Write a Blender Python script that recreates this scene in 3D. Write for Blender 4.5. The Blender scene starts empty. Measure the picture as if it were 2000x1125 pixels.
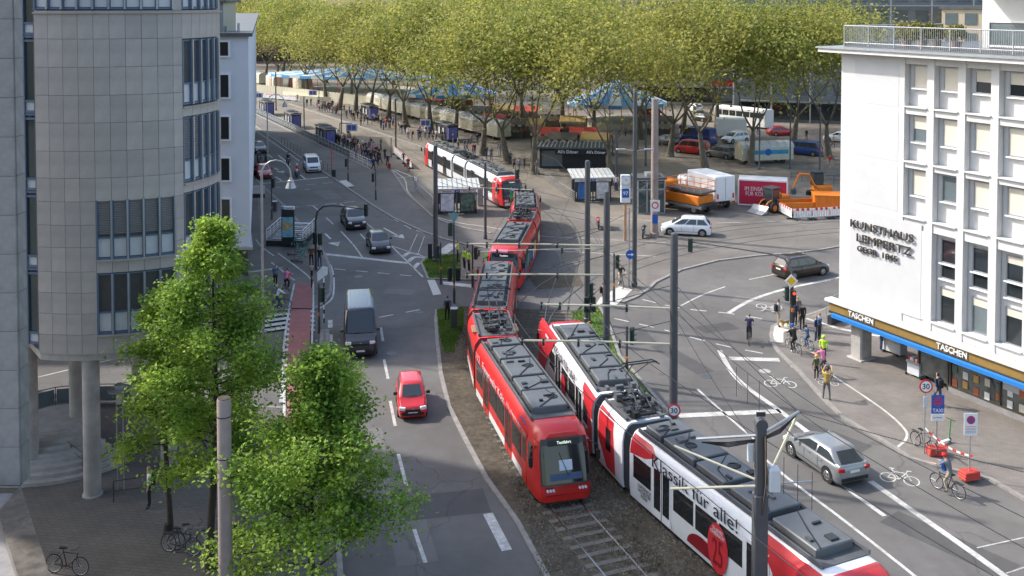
import bpy, math, random
from mathutils import Vector, Matrix
random.seed(7)
PI = math.pi; R = math.radians
scene = bpy.context.scene; col = scene.collection
# ------------------------------------------------------------------ camera, sky, sun, exposure
F_PX, CAM_H, PITCH, PPV = 1900.0, 21.5, R(2.0), 66.0
cd = bpy.data.cameras.new('camera'); cam = bpy.data.objects.new('camera', cd); col.objects.link(cam)
cam.location = (0, 0, CAM_H); cam.rotation_euler = (PI/2-PITCH, 0, 0)
cd.sensor_width = 36; cd.lens = 36*F_PX/2000; cd.shift_y = -(562.5-PPV)/2000
cd.clip_start = .5; cd.clip_end = 3000
scene.camera = cam
w = bpy.data.worlds.new('World'); scene.world = w; w.use_nodes = True
nt = w.node_tree; sky = nt.nodes.new('ShaderNodeTexSky'); sky.sky_type = 'NISHITA'; sky.sun_disc = False
SUN_EL, SUN_AZ = R(40), math.atan2(-.932, .363)      # azimuth from +Y towards +X
sky.sun_elevation = SUN_EL; sky.sun_rotation = SUN_AZ; sky.air_density = 1.2; sky.dust_density = 2.5
bg = nt.nodes['Background']; bg.inputs['Strength'].default_value = .15
nt.links.new(sky.outputs[0], bg.inputs[0])
sd = bpy.data.lights.new('sun', 'SUN'); sd.energy = 2.5; sd.angle = R(1.6); sd.color = (1, .955, .89)
sun = bpy.data.objects.new('sun', sd); col.objects.link(sun)
sdir = Vector((math.sin(SUN_AZ)*math.cos(SUN_EL), math.cos(SUN_AZ)*math.cos(SUN_EL), math.sin(SUN_EL)))
sun.rotation_euler = sdir.to_track_quat('Z', 'Y').to_euler(); sun.location = sdir*200
scene.view_settings.view_transform = 'Standard'; scene.view_settings.look = 'None'
scene.view_settings.exposure = 1.1; scene.view_settings.gamma = 1
scene.render.engine = 'CYCLES'
# ------------------------------------------------------------------ pixels to places
def ray(u, v):
    x = (u-1000)/F_PX; y = -(v-PPV)/F_PX
    return Vector((x, math.cos(PITCH)+y*math.sin(PITCH), -math.sin(PITCH)+y*math.cos(PITCH)))
def G(u, v, z=0.0):
    d = ray(u, v); t = (z-CAM_H)/d.z
    return Vector((d.x*t, d.y*t, z))
def AT(u, v, Y):                       # point on the ray at depth Y
    d = ray(u, v); t = Y/d.y
    return Vector((d.x*t, Y, CAM_H+d.z*t))
# ------------------------------------------------------------------ materials
MATS = {}
def mat(name, c=(.5,.5,.5), rough=.6, metal=0., var=.15, scale=2., bump=0., bscale=40., coat=0., emit=None, es=1., spec=.5, dirt=0., world=False):
    if name in MATS: return MATS[name]
    m = bpy.data.materials.new(name); m.use_nodes = True; n = m.node_tree.nodes; L = m.node_tree.links
    p = n['Principled BSDF']; p.inputs['Roughness'].default_value = rough; p.inputs['Metallic'].default_value = metal
    p.inputs['Coat Weight'].default_value = coat; p.inputs['Specular IOR Level'].default_value = spec
    p.inputs['Base Color'].default_value = (*c, 1)
    tc = n.new('ShaderNodeTexCoord'); co = tc.outputs['Object']
    if world:
        g = n.new('ShaderNodeNewGeometry'); co = g.outputs['Position']
    if var > 0:
        t = n.new('ShaderNodeTexNoise'); t.inputs['Scale'].default_value = scale; t.inputs['Detail'].default_value = 6; t.inputs['Roughness'].default_value = .65
        L.new(co, t.inputs['Vector'])
        mr = n.new('ShaderNodeMapRange'); mr.inputs[1].default_value = .3; mr.inputs[2].default_value = .7; mr.inputs[3].default_value = 1-var; mr.inputs[4].default_value = 1+var
        L.new(t.outputs[0], mr.inputs[0])
        mx = n.new('ShaderNodeMix'); mx.data_type = 'RGBA'; mx.blend_type = 'MULTIPLY'; mx.inputs[0].default_value = 1; mx.inputs[6].default_value = (*c, 1)
        cb = n.new('ShaderNodeCombineColor')
        for i in range(3): L.new(mr.outputs[0], cb.inputs[i])
        L.new(cb.outputs[0], mx.inputs[7]); last = mx.outputs[2]
        if dirt > 0:
            t2 = n.new('ShaderNodeTexNoise'); t2.inputs['Scale'].default_value = scale*.23; t2.inputs['Detail'].default_value = 8; L.new(co, t2.inputs['Vector'])
            m2 = n.new('ShaderNodeMapRange'); m2.inputs[1].default_value = .45; m2.inputs[2].default_value = .68; m2.inputs[3].default_value = 0; m2.inputs[4].default_value = dirt
            L.new(t2.outputs[0], m2.inputs[0])
            x2 = n.new('ShaderNodeMix'); x2.data_type = 'RGBA'; x2.inputs[7].default_value = (c[0]*.35, c[1]*.33, c[2]*.3, 1)
            L.new(m2.outputs[0], x2.inputs[0]); L.new(last, x2.inputs[6]); last = x2.outputs[2]
        L.new(last, p.inputs['Base Color'])
    if bump > 0:
        t3 = n.new('ShaderNodeTexNoise'); t3.inputs['Scale'].default_value = bscale; t3.inputs['Detail'].default_value = 4; L.new(co, t3.inputs['Vector'])
        b = n.new('ShaderNodeBump'); b.inputs['Strength'].default_value = bump; b.inputs['Distance'].default_value = .02
        L.new(t3.outputs[0], b.inputs['Height']); L.new(b.outputs[0], p.inputs['Normal'])
    if emit:
        p.inputs['Emission Color'].default_value = (*emit, 1); p.inputs['Emission Strength'].default_value = es
    MATS[name] = m; return m
def leafmat(name, c1, c2, c3, trans=.35):
    m = bpy.data.materials.new(name); m.use_nodes = True; n = m.node_tree.nodes; L = m.node_tree.links
    p = n['Principled BSDF']; p.inputs['Roughness'].default_value = .5; p.inputs['Specular IOR Level'].default_value = .35
    g = n.new('ShaderNodeNewGeometry'); rp = n.new('ShaderNodeValToRGB')
    rp.color_ramp.elements[0].color = (*c1, 1); rp.color_ramp.elements[1].color = (*c3, 1)
    e = rp.color_ramp.elements.new(.5); e.color = (*c2, 1)
    L.new(g.outputs['Random Per Island'], rp.inputs[0])
    tn = n.new('ShaderNodeTexNoise'); tn.inputs['Scale'].default_value = .55; tn.inputs['Detail'].default_value = 3; L.new(g.outputs['Position'], tn.inputs['Vector'])
    hs = n.new('ShaderNodeHueSaturation'); mr = n.new('ShaderNodeMapRange'); mr.inputs[1].default_value = .35; mr.inputs[2].default_value = .65; mr.inputs[3].default_value = .68; mr.inputs[4].default_value = 1.18
    mh = n.new('ShaderNodeMapRange'); mh.inputs[1].default_value = .35; mh.inputs[2].default_value = .65; mh.inputs[3].default_value = .515; mh.inputs[4].default_value = .485
    L.new(tn.outputs[0], mr.inputs[0]); L.new(tn.outputs[0], mh.inputs[0]); L.new(mr.outputs[0], hs.inputs['Value']); L.new(mh.outputs[0], hs.inputs['Hue']); L.new(rp.outputs[0], hs.inputs['Color'])
    L.new(hs.outputs[0], p.inputs['Base Color']); tr = n.new('ShaderNodeBsdfTranslucent'); L.new(hs.outputs[0], tr.inputs[0])
    ms = n.new('ShaderNodeMixShader'); ms.inputs[0].default_value = trans
    L.new(p.outputs[0], ms.inputs[1]); L.new(tr.outputs[0], ms.inputs[2]); L.new(ms.outputs[0], n['Material Output'].inputs[0])
    MATS[name] = m; return m
def banded(name, c, line, sx, sy, lw=.06, rough=.8, var=.12, rot=0., off=.5, world=True):
    """brick-texture paving / slabs: fine pattern too small to model"""
    m = bpy.data.materials.new(name); m.use_nodes = True; n = m.node_tree.nodes; L = m.node_tree.links
    p = n['Principled BSDF']; p.inputs['Roughness'].default_value = rough
    g = n.new('ShaderNodeNewGeometry'); mp = n.new('ShaderNodeMapping'); mp.inputs['Rotation'].default_value = (0, 0, rot)
    L.new(g.outputs['Position'], mp.inputs[0])
    b = n.new('ShaderNodeTexBrick'); b.inputs['Color1'].default_value = (*c, 1); b.inputs['Color2'].default_value = (*[x*(1-var*1.3) for x in c], 1); b.inputs['Mortar'].default_value = (*line, 1)
    b.inputs['Scale'].default_value = 1; b.inputs['Brick Width'].default_value = sx; b.inputs['Row Height'].default_value = sy; b.inputs['Mortar Size'].default_value = lw*min(sx, sy)*.5; b.offset = off
    L.new(mp.outputs[0], b.inputs['Vector'])
    t = n.new('ShaderNodeTexNoise'); t.inputs['Scale'].default_value = .6; t.inputs['Detail'].default_value = 7; L.new(g.outputs['Position'], t.inputs['Vector'])
    mr = n.new('ShaderNodeMapRange'); mr.inputs[1].default_value = .3; mr.inputs[2].default_value = .7; mr.inputs[3].default_value = 1-var*1.6; mr.inputs[4].default_value = 1+var
    L.new(t.outputs[0], mr.inputs[0]); cb = n.new('ShaderNodeCombineColor')
    for i in range(3): L.new(mr.outputs[0], cb.inputs[i])
    mx = n.new('ShaderNodeMix'); mx.data_type = 'RGBA'; mx.blend_type = 'MULTIPLY'; mx.inputs[0].default_value = 1
    L.new(b.outputs[0], mx.inputs[6]); L.new(cb.outputs[0], mx.inputs[7]); L.new(mx.outputs[2], p.inputs['Base Color'])
    MATS[name] = m; return m
def asphalt(name, c, patch=.2):
    m = bpy.data.materials.new(name); m.use_nodes = True; n = m.node_tree.nodes; L = m.node_tree.links
    p = n['Principled BSDF']; p.inputs['Roughness'].default_value = .82; p.inputs['Specular IOR Level'].default_value = .35
    g = n.new('ShaderNodeNewGeometry'); pos = g.outputs['Position']
    def noise(sc, det=6):
        t = n.new('ShaderNodeTexNoise'); t.inputs['Scale'].default_value = sc; t.inputs['Detail'].default_value = det; t.inputs['Roughness'].default_value = .6
        L.new(pos, t.inputs['Vector']); return t.outputs[0]
    def rng(s, a, b_, lo, hi):
        r = n.new('ShaderNodeMapRange'); r.inputs[1].default_value = a; r.inputs[2].default_value = b_; r.inputs[3].default_value = lo; r.inputs[4].default_value = hi
        L.new(s, r.inputs[0]); return r.outputs[0]
    def mul(a, b_):
        q = n.new('ShaderNodeMath'); q.operation = 'MULTIPLY'; L.new(a, q.inputs[0]); L.new(b_, q.inputs[1]); return q.outputs[0]
    f = mul(rng(noise(.12), .35, .65, 1-patch, 1+patch), rng(noise(1.3), .3, .7, .92, 1.08))
    f = mul(f, rng(noise(28, 3), .3, .7, .86, 1.14))
    # repaired patches and cracks
    vo = n.new('ShaderNodeTexVoronoi'); vo.feature = 'DISTANCE_TO_EDGE'; vo.inputs['Scale'].default_value = .11; vo.inputs['Randomness'].default_value = 1
    wr = n.new('ShaderNodeTexNoise'); wr.inputs['Scale'].default_value = .8; L.new(pos, wr.inputs['Vector'])
    ad = n.new('ShaderNodeVectorMath'); ad.operation = 'MULTIPLY_ADD'; ad.inputs[1].default_value = (1.6, 1.6, 0); L.new(wr.outputs[1], ad.inputs[0]); L.new(pos, ad.inputs[2])
    L.new(ad.outputs[0], vo.inputs['Vector'])
    f = mul(f, rng(vo.outputs['Distance'], 0, .006, .72, 1))
    mx = n.new('ShaderNodeMix'); mx.data_type = 'RGBA'; mx.blend_type = 'MULTIPLY'; mx.inputs[0].default_value = 1; mx.inputs[6].default_value = (*c, 1)
    cb = n.new('ShaderNodeCombineColor')
    for i in range(3): L.new(f, cb.inputs[i])
    L.new(cb.outputs[0], mx.inputs[7]); L.new(mx.outputs[2], p.inputs['Base Color'])
    b = n.new('ShaderNodeBump'); b.inputs['Strength'].default_value = .25; b.inputs['Distance'].default_value = .01; L.new(noise(60, 2), b.inputs['Height']); L.new(b.outputs[0], p.inputs['Normal'])
    MATS[name] = m; return m
# ------------------------------------------------------------------ mesh helper
class MB:
    def __init__(s): s.v = []; s.f = []; s.m = []
    def add(s, vs, fs, m=0):
        o = len(s.v); s.v += [tuple(p) for p in vs]
        for f in fs: s.f.append([o+i for i in f]); s.m.append(m)
        return s
    def quad(s, a, b, c, d, m=0): return s.add([a, b, c, d], [(0, 1, 2, 3)], m)
    def box(s, c, d, rz=0, m=0, M=None):
        x, y, z = d[0]/2, d[1]/2, d[2]/2
        vs = [Vector((i*x, j*y, k*z)) for k in (-1, 1) for j in (-1, 1) for i in (-1, 1)]
        if rz: vs = [Matrix.Rotation(rz, 3, 'Z') @ q for q in vs]
        if M: vs = [M @ q for q in vs]
        vs = [q+Vector(c) for q in vs]
        return s.add(vs, [(0, 2, 3, 1), (4, 5, 7, 6), (0, 1, 5, 4), (2, 6, 7, 3), (0, 4, 6, 2), (1, 3, 7, 5)], m)
    def bevbox(s, c, d, b=.03, rz=0, m=0):
        """box with chamfered vertical and top edges"""
        x, y, h = d[0]/2, d[1]/2, d[2]
        def rg(k, z): return [(-x+k, -y+b, z), (-x+b, -y+k, z), (x-b, -y+k, z), (x-k, -y+b, z), (x-k, y-b, z), (x-b, y-k, z), (-x+b, y-k, z), (-x+k, y-b, z)]
        rings = [rg(0, -h/2), rg(0, h/2-b), rg(b, h/2)]
        Mz = Matrix.Rotation(rz, 3, 'Z')
        return s.loft([[Mz @ Vector(p)+Vector(c) for p in r] for r in rings], True, True, m)
    def loft(s, rings, cap0=True, cap1=True, m=0, closed=True):
        n = len(rings[0]); o = len(s.v)
        for r in rings: s.v += [tuple(p) for p in r]
        for i in range(len(rings)-1):
            for j in range(n if closed else n-1):
                k = (j+1) % n
                s.f.append([o+i*n+j, o+i*n+k, o+(i+1)*n+k, o+(i+1)*n+j]); s.m.append(m)
        if cap0: s.f.append([o+j for j in reversed(range(n))]); s.m.append(m)
        if cap1: s.f.append([o+(len(rings)-1)*n+j for j in range(n)]); s.m.append(m)
        return s
    def cyl(s, p0, p1, r0, r1=None, n=10, m=0, cap=True):
        r1 = r0 if r1 is None else r1
        p0 = Vector(p0); p1 = Vector(p1); d = (p1-p0)
        if d.length < 1e-6: return s
        d.normalize(); a = d.orthogonal().normalized(); b = d.cross(a)
        return s.loft([[p+(a*math.cos(2*PI*i/n)+b*math.sin(2*PI*i/n))*r for i in range(n)] for p, r in ((p0, r0), (p1, r1))], cap, cap, m)
    def tube(s, pts, r, n=6, m=0, cap=True):
        pts = [Vector(p) for p in pts]; rings = []; up = None
        for i, p in enumerate(pts):
            d = (pts[min(i+1, len(pts)-1)]-pts[max(i-1, 0)]).normalized()
            if up is None: up = d.orthogonal().normalized()
            up = (up-d*up.dot(d)); up = up.normalized() if up.length > 1e-5 else d.orthogonal().normalized()
            b = d.cross(up); rr = r[i] if isinstance(r, (list, tuple)) else r
            rings.append([p+(up*math.cos(2*PI*k/n)+b*math.sin(2*PI*k/n))*rr for k in range(n)])
        return s.loft(rings, cap, cap, m)
    def prism(s, poly, z0, z1, m=0):
        """polygon (x,y) extruded in z; poly counter-clockwise"""
        a = sum(poly[i][0]*poly[(i+1) % len(poly)][1]-poly[(i+1) % len(poly)][0]*poly[i][1] for i in range(len(poly)))
        if a < 0: poly = poly[::-1]
        return s.loft([[(p[0], p[1], z) for p in poly] for z in (z0, z1)], True, True, m)
    def lathe(s, prof, n=16, c=(0, 0, 0), m=0):
        return s.loft([[(c[0]+r*math.cos(2*PI*i/n), c[1]+r*math.sin(2*PI*i/n), c[2]+z) for i in range(n)] for r, z in prof], True, True, m)
    def torus(s, c, Rr, r, n=20, k=6, axis='x', m=0):
        rings = []
        for i in range(n+1):
            a = 2*PI*i/n; rg = []
            for j in range(k):
                t = 2*PI*j/k; q = Rr+r*math.cos(t); h = r*math.sin(t)
                p = (h, q*math.cos(a), q*math.sin(a)) if axis == 'x' else ((q*math.cos(a), q*math.sin(a), h) if axis == 'z' else (q*math.cos(a), h, q*math.sin(a)))
                rg.append(Vector(p)+Vector(c))
            rings.append(rg)
        return s.loft(rings, False, False, m)
    def xf(s, M, start=0):
        s.v[start:] = [tuple(M @ Vector(p)) for p in s.v[start:]]; return s
    def mesh(s, name, mats, smooth=None):
        me = bpy.data.meshes.new(name); me.from_pydata(s.v, [], s.f)
        for mm in (mats if isinstance(mats, (list, tuple)) else [mats]): me.materials.append(MATS[mm] if isinstance(mm, str) else mm)
        if len(me.materials) > 1: me.polygons.foreach_set('material_index', s.m)
        if smooth is not None:
            me.polygons.foreach_set('use_smooth', [True]*len(me.polygons)); me.set_sharp_from_angle(angle=R(smooth))
        me.update(); return me
    def build(s, name, mats, parent=None, loc=(0, 0, 0), rz=0, smooth=None):
        return place(name, s.mesh(name, mats, smooth), parent, loc, rz)
def place(name, me, parent=None, loc=(0, 0, 0), rz=0):
    o = bpy.data.objects.new(name, me); col.objects.link(o); o.location = loc; o.rotation_euler = (0, 0, rz)
    if parent: o.parent = parent
    return o
def tag(o, label=None, cat=None, group=None, kind=None):
    if label: o['label'] = label
    if cat: o['category'] = cat
    if group: o['group'] = group
    if kind: o['kind'] = kind
    return o
def thing(name, label, cat, loc=(0, 0, 0), rz=0, group=None):
    o = bpy.data.objects.new(name, None); col.objects.link(o); o.location = loc; o.rotation_euler = (0, 0, rz); o.empty_display_size = .3
    return tag(o, label, cat, group)
KIDS = {}
def copy_tree(o, loc=None, rz=None, label=None, group=None, parent=None, sc=None, swap=None):
    c = o.copy(); col.objects.link(c); c.parent = parent
    if loc is not None: c.location = loc
    if rz is not None: c.rotation_euler = (0, 0, rz)
    if sc is not None: c.scale = (sc, sc, sc) if not isinstance(sc, tuple) else sc
    if label: c['label'] = label
    if group: c['group'] = group
    if swap and c.type == 'MESH':
        for i, sl in enumerate(c.material_slots):
            if sl.material and sl.material.name in swap: sl.link = 'OBJECT'; sl.material = MATS[swap[sl.material.name]]
    for ch in o.children: copy_tree(ch, parent=c, swap=swap)
    return c
def struct(o): o['kind'] = 'structure'; return o
_txt = {}
def text_mesh(body, size, depth=.01, bold=0.):
    k = (body, size, depth, bold)
    if k in _txt: return _txt[k]
    cu = bpy.data.curves.new('lettering', 'FONT'); cu.body = body; cu.size = size; cu.extrude = depth; cu.offset = bold; cu.align_x = 'CENTER'; cu.align_y = 'CENTER'; cu.resolution_u = 3; cu.space_line = .85
    o = bpy.data.objects.new('lettering', cu); col.objects.link(o); dg = bpy.context.evaluated_depsgraph_get()
    me = bpy.data.meshes.new_from_object(o.evaluated_get(dg)); bpy.data.objects.remove(o); _txt[k] = me; return me
def text(body, size, c, right, up, m, parent=None, depth=.01, bold=0., name='lettering', sx=1.):
    """lettering with its centre at c, running along 'right'"""
    me = text_mesh(body, size, depth, bold).copy(); me.materials.clear(); me.materials.append(MATS[m])
    r = Vector(right).normalized(); u = Vector(up).normalized(); nrm = r.cross(u)
    M = Matrix(((r.x*sx, u.x, nrm.x, c[0]), (r.y*sx, u.y, nrm.y, c[1]), (r.z*sx, u.z, nrm.z, c[2]), (0, 0, 0, 1)))
    me.transform(M); return place(name, me, parent)
class Path:
    """smooth curve through (x,y) points with arc length"""
    def __init__(s, pts, sub=12):
        P = [Vector((p[0], p[1], 0)) for p in pts]; out = []
        for i in range(len(P)-1):
            a, b, c, d = P[max(i-1, 0)], P[i], P[i+1], P[min(i+2, len(P)-1)]
            for k in range(sub):
                t = k/sub
                out.append(.5*((2*b)+(c-a)*t+(2*a-5*b+4*c-d)*t*t+(3*b-a-3*c+d)*t**3))
        out.append(P[-1]); s.p = out; s.s = [0]
        for i in range(1, len(out)): s.s.append(s.s[-1]+(out[i]-out[i-1]).length)
        s.L = s.s[-1]
    def at(s, d):
        d = max(0, min(s.L, d)); lo = 0
        for i in range(1, len(s.s)):
            if s.s[i] >= d: lo = i-1; break
        t = (d-s.s[lo])/max(1e-9, s.s[lo+1]-s.s[lo]); return s.p[lo].lerp(s.p[lo+1], t)
    def dirn(s, d):
        v = s.at(d+.3)-s.at(d-.3); return v.normalized()
    def near_y(s, y):
        return min(zip([abs(p.y-y) for p in s.p], s.s))[1]
    def offset(s, d, off):
        t = s.dirn(d); q = s.at(d); return Vector((q.x+t.y*off, q.y-t.x*off, 0))
def ribbon(mb, pts, wd, z, m=0):
    """flat strip of width wd along points (x,y)"""
    n = len(pts); L_, R_ = [], []
    for i in range(n):
        d = Vector(pts[min(i+1, n-1)][:2])-Vector(pts[max(i-1, 0)][:2]); d.normalize(); nx = Vector((-d.y, d.x))*wd/2
        q = Vector(pts[i][:2]); L_.append((*(q+nx), z)); R_.append((*(q-nx), z))
    for i in range(n-1): mb.quad(R_[i], R_[i+1], L_[i+1], L_[i], m)
    return mb
def kerbstrip(mb, pts, wd, z0, z1, m=0):
    n = len(pts); prof = []
    for i in range(n):
        d = Vector(pts[min(i+1, n-1)][:2])-Vector(pts[max(i-1, 0)][:2]); d.normalize(); nx = Vector((-d.y, d.x))*wd/2
        q = Vector(pts[i][:2]); a, b = q+nx, q-nx
        prof.append([(b.x, b.y, z0), (b.x, b.y, z1), (a.x, a.y, z1), (a.x, a.y, z0)])
    return mb.loft(prof, True, True, m)
# ------------------------------------------------------------------ base materials
asphalt('asphalt', (.132, .124, .116)); asphalt('asphalt_walk', (.155, .14, .122), .25); asphalt('plaza_mat', (.19, .165, .135), .22)
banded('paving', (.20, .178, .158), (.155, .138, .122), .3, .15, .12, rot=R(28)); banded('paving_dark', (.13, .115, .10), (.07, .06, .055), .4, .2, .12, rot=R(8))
mat('kerb', (.25, .235, .215), .8, var=.25, scale=3, world=True); mat('paint', (.52, .51, .48), .7, var=.3, scale=6, dirt=.55, world=True)
mat('cyclered', (.33, .115, .105), .8, var=.15, scale=2, dirt=.25, world=True); mat('tactile', (.52, .5, .45), .8, var=.2, scale=6, world=True)
mat('ballast', (.085, .07, .048), .95, var=.5, scale=4, bump=.8, bscale=14, dirt=.5, world=True); mat('soil', (.075, .062, .045), .95, var=.4, scale=2, bump=.5, world=True)
mat('turf', (.10, .17, .03), .95, var=.45, scale=3, bump=.6, bscale=12, dirt=.4, world=True)
mat('rail', (.36, .34, .32), .3, .9, var=.1); mat('rail_side', (.12, .08, .055), .8, var=.3); mat('sleeper', (.15, .135, .115), .9, var=.3, scale=3)
mat('granite', (.375, .345, .325), .55, var=.13, scale=1.1, bump=.05); mat('granite_b', (.40, .37, .345), .55, var=.14, scale=1.3); mat('granite_c', (.35, .325, .308), .55, var=.12, scale=1.1)
mat('granite_slab', (.25, .238, .235), .6, var=.2, scale=2.2); mat('joint', (.09, .085, .08), .9)
mat('concrete', (.38, .36, .34), .8, var=.2, scale=1.5, dirt=.3); mat('pinkconc', (.31, .245, .22), .8, var=.15, scale=2, dirt=.25)
mat('bluegrey_frame', (.10, .15, .23), .45, var=.08); mat('whitepanel', (.58, .6, .62), .4, var=.06); mat('greyalu', (.36, .38, .4), .4, .5, var=.08)
mat('glass', (.022, .028, .032), .04, var=0, spec=.8); mat('glass_green', (.05, .075, .075), .05, var=0, spec=.8); mat('glass_lite', (.13, .16, .17), .06, var=.2, scale=.7, spec=.8)
mat('blind', (.27, .265, .265), .6, var=.05); mat('screenblind', (.62, .57, .48), .8, var=.06)
mat('stucco', (.60, .592, .58), .85, var=.05, scale=1.5, dirt=.07); mat('stucco_grey', (.53, .535, .54), .85, var=.035, scale=1.2); mat('wall_blue', (.62, .66, .72), .85, var=.04, scale=.8)
mat('darkmetal', (.045, .047, .05), .5, .3, var=.15); mat('mastgrey', (.085, .088, .095), .5, .2, var=.15, scale=1.5); mat('galv', (.42, .43, .44), .45, .6, var=.12)
mat('white', (.78, .78, .78), .5, var=.04); mat('black', (.012, .012, .013), .5, var=.1); mat('rubber', (.02, .02, .02), .85, var=.2)
mat('red', (.62, .018, .018), .3, var=.06, coat=.5); mat('tramred', (.62, .022, .02), .34, var=.09, scale=1.5, coat=.3, dirt=.10); mat('tramwhite', (.72, .73, .75), .35, var=.05, coat=.3, dirt=.06)
mat('bronze', (.10, .09, .075), .45, .6, var=.2); mat('gold', (.30, .19, .055), .5, .2, var=.12); mat('awnblue', (.008, .16, .48), .75, var=.06)
mat('roofgrey', (.10, .103, .107), .6, var=.2, scale=1.2, dirt=.3); mat('roofbox', (.115, .122, .127), .5, var=.15, scale=1.5, dirt=.25); mat('bellows', (.06, .06, .06), .85, var=.15)
mat('orange', (.72, .20, .015), .45, var=.08, dirt=.12); mat('yellow', (.75, .48, .02), .5, var=.05); mat('signblue', (.01, .10, .42), .45, var=.03); mat('cream', (.52, .48, .36), .6, var=.1)
mat('signred', (.62, .015, .02), .45, var=.03); mat('screenblue', (.05, .06, .17), .3, var=.5, scale=3, emit=(.06, .07, .25), es=.12); mat('green', (.02, .16, .06), .5)
mat('bark', (.135, .115, .085), .9, var=.35, scale=3, bump=.5, bscale=8); mat('bark_dark', (.055, .045, .035), .9, var=.35, scale=4, bump=.4)
mat('teal', (.03, .32, .27), .4); mat('lamp_red', (.5, .01, .01), .3, emit=(1, .05, .02), es=1.5); mat('lampoff', (.02, .02, .02), .3)
mat('headlight', (.75, .77, .8), .1, var=0); mat('taillight', (.45, .01, .01), .2, var=0); mat('chrome', (.6, .6, .6), .15, 1, var=0); mat('plate', (.7, .7, .68), .5, var=.05)
mat('skin', (.50, .30, .21), .6, var=.05)
# ------------------------------------------------------------------ ground and setting
MB().quad((-900, -60, 0), (900, -60, 0), (900, 1500, 0), (-900, 1500, 0)).build('ground', 'asphalt')['kind'] = 'structure'
def px(pts, z=0): return [G(u, v, z) for u, v in pts]
def sheet(name, pts, z, m):
    o = MB().add([(p.x, p.y, z) for p in px(pts)], [tuple(range(len(pts)))]).build(name, m); return struct(o)
def raised(name, poly, h, m, kerbpts=None):
    """raised pavement: top sheet with sides and a lighter kerb strip along part of its edge"""
    P = px(poly); o = MB().prism([(p.x, p.y) for p in P], 0, h).build(name, m); struct(o)
    if kerbpts:
        K = [(p.x, p.y) for p in px(kerbpts)]
        kerbstrip(MB(), K, .22, 0.001, h+.012).build('kerb', 'kerb', o)
    return o
sheet('plaza', [(727, 329), (765, 332), (797, 378), (845, 422), (866, 432), (909, 446), (960, 455), (1060, 470), (1130, 540), (1150, 596), (1215, 590), (1242, 581), (1267, 565), (1280, 552), (1330, 528), (1400, 510), (1480, 500), (1540, 496), (1600, 489), (1645, 481), (2300, 420), (2300, 75), (200, 75), (300, 123), (486, 213), (600, 268), (700, 318)], .012, 'asphalt_walk')
sheet('market_square', [(486, 172), (600, 200), (823, 284), (960, 335), (1120, 395), (1180, 440), (1400, 425), (1645, 415), (2300, 380), (2300, 80), (200, 80)], .02, 'plaza_mat')
raised('pavement', [(1506, 655), (1509, 640), (1525, 631), (1545, 628), (1600, 610), (1645, 592), (1760, 555), (2300, 470), (2300, 1150), (2000, 976), (1934, 938), (1825, 911), (1776, 896), (1749, 877), (1650, 820), (1610, 782), (1559, 725), (1522, 690), (1509, 672)], .10, 'paving',
       [(1645, 592), (1600, 610), (1545, 628), (1525, 631), (1509, 640), (1506, 655), (1509, 672), (1522, 690), (1559, 725), (1610, 782), (1650, 820), (1749, 877), (1776, 896), (1825, 911), (1934, 938), (2000, 976), (2200, 1090)])
raised('pavement', [(487, 335), (511, 363), (559, 406), (634, 497), (643, 520), (648, 545), (645, 575), (632, 592), (612, 606), (560, 606), (480, 612), (250, 620), (250, 420)], .10, 'asphalt_walk',
       [(487, 335), (511, 363), (559, 406), (634, 497), (643, 520), (648, 545), (645, 575), (632, 592), (612, 606), (560, 606), (480, 612), (250, 620)])
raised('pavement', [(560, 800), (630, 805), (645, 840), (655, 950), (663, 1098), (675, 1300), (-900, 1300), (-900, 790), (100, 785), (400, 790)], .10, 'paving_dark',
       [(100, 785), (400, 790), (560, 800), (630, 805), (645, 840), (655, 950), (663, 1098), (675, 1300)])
raised('island', [(823, 515), (829, 506), (850, 500), (930, 497), (990, 505), (990, 540), (940, 548), (836, 546)], .10, 'turf', [(990, 540), (940, 548), (836, 546), (823, 515), (829, 506), (850, 500), (930, 497)])
sheet('path', [(895, 498), (935, 496), (960, 520), (960, 546), (895, 546)], .112, 'plaza_mat')
raised('kerb_island', [(629, 647), (640, 647), (642, 700), (626, 700)], .10, 'paving', [(629, 647), (640, 647), (642, 700), (626, 700), (629, 647)])
# track bed between the carriageways
bed_l = [(1240, 1400), (1075, 1140), (1010, 1020), (950, 936), (910, 861), (877, 796), (861, 731), (854, 670), (851, 625), (853, 606)]
bed_r = [(905, 600), (1045, 606), (1120, 608), (1170, 600), (1185, 625), (1194, 649), (1210, 696), (1247, 739), (1300, 800), (1408, 1021 - 120), (1560, 1010), (1720, 1120), (2000, 1400)]
raised('track_bed', bed_l+bed_r, .07, 'ballast', bed_l)
K = [(p.x, p.y) for p in px(bed_r[3:])]; struct(kerbstrip(MB(), K, .2, 0, .1).build('kerb', 'kerb'))
sheet('grass_verge', [(853, 608), (905, 603), (905, 640), (885, 690), (866, 690), (857, 650)], .078, 'turf')
sheet('grass_verge', [(1112, 612), (1168, 604), (1182, 628), (1190, 650), (1206, 698), (1243, 742), (1290, 797), (1262, 790), (1200, 720), (1150, 660)], .078, 'turf')
sheet('ballast_patch', [(1030, 538), (1130, 535), (1140, 558), (1050, 565)], .016, 'ballast')
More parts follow.
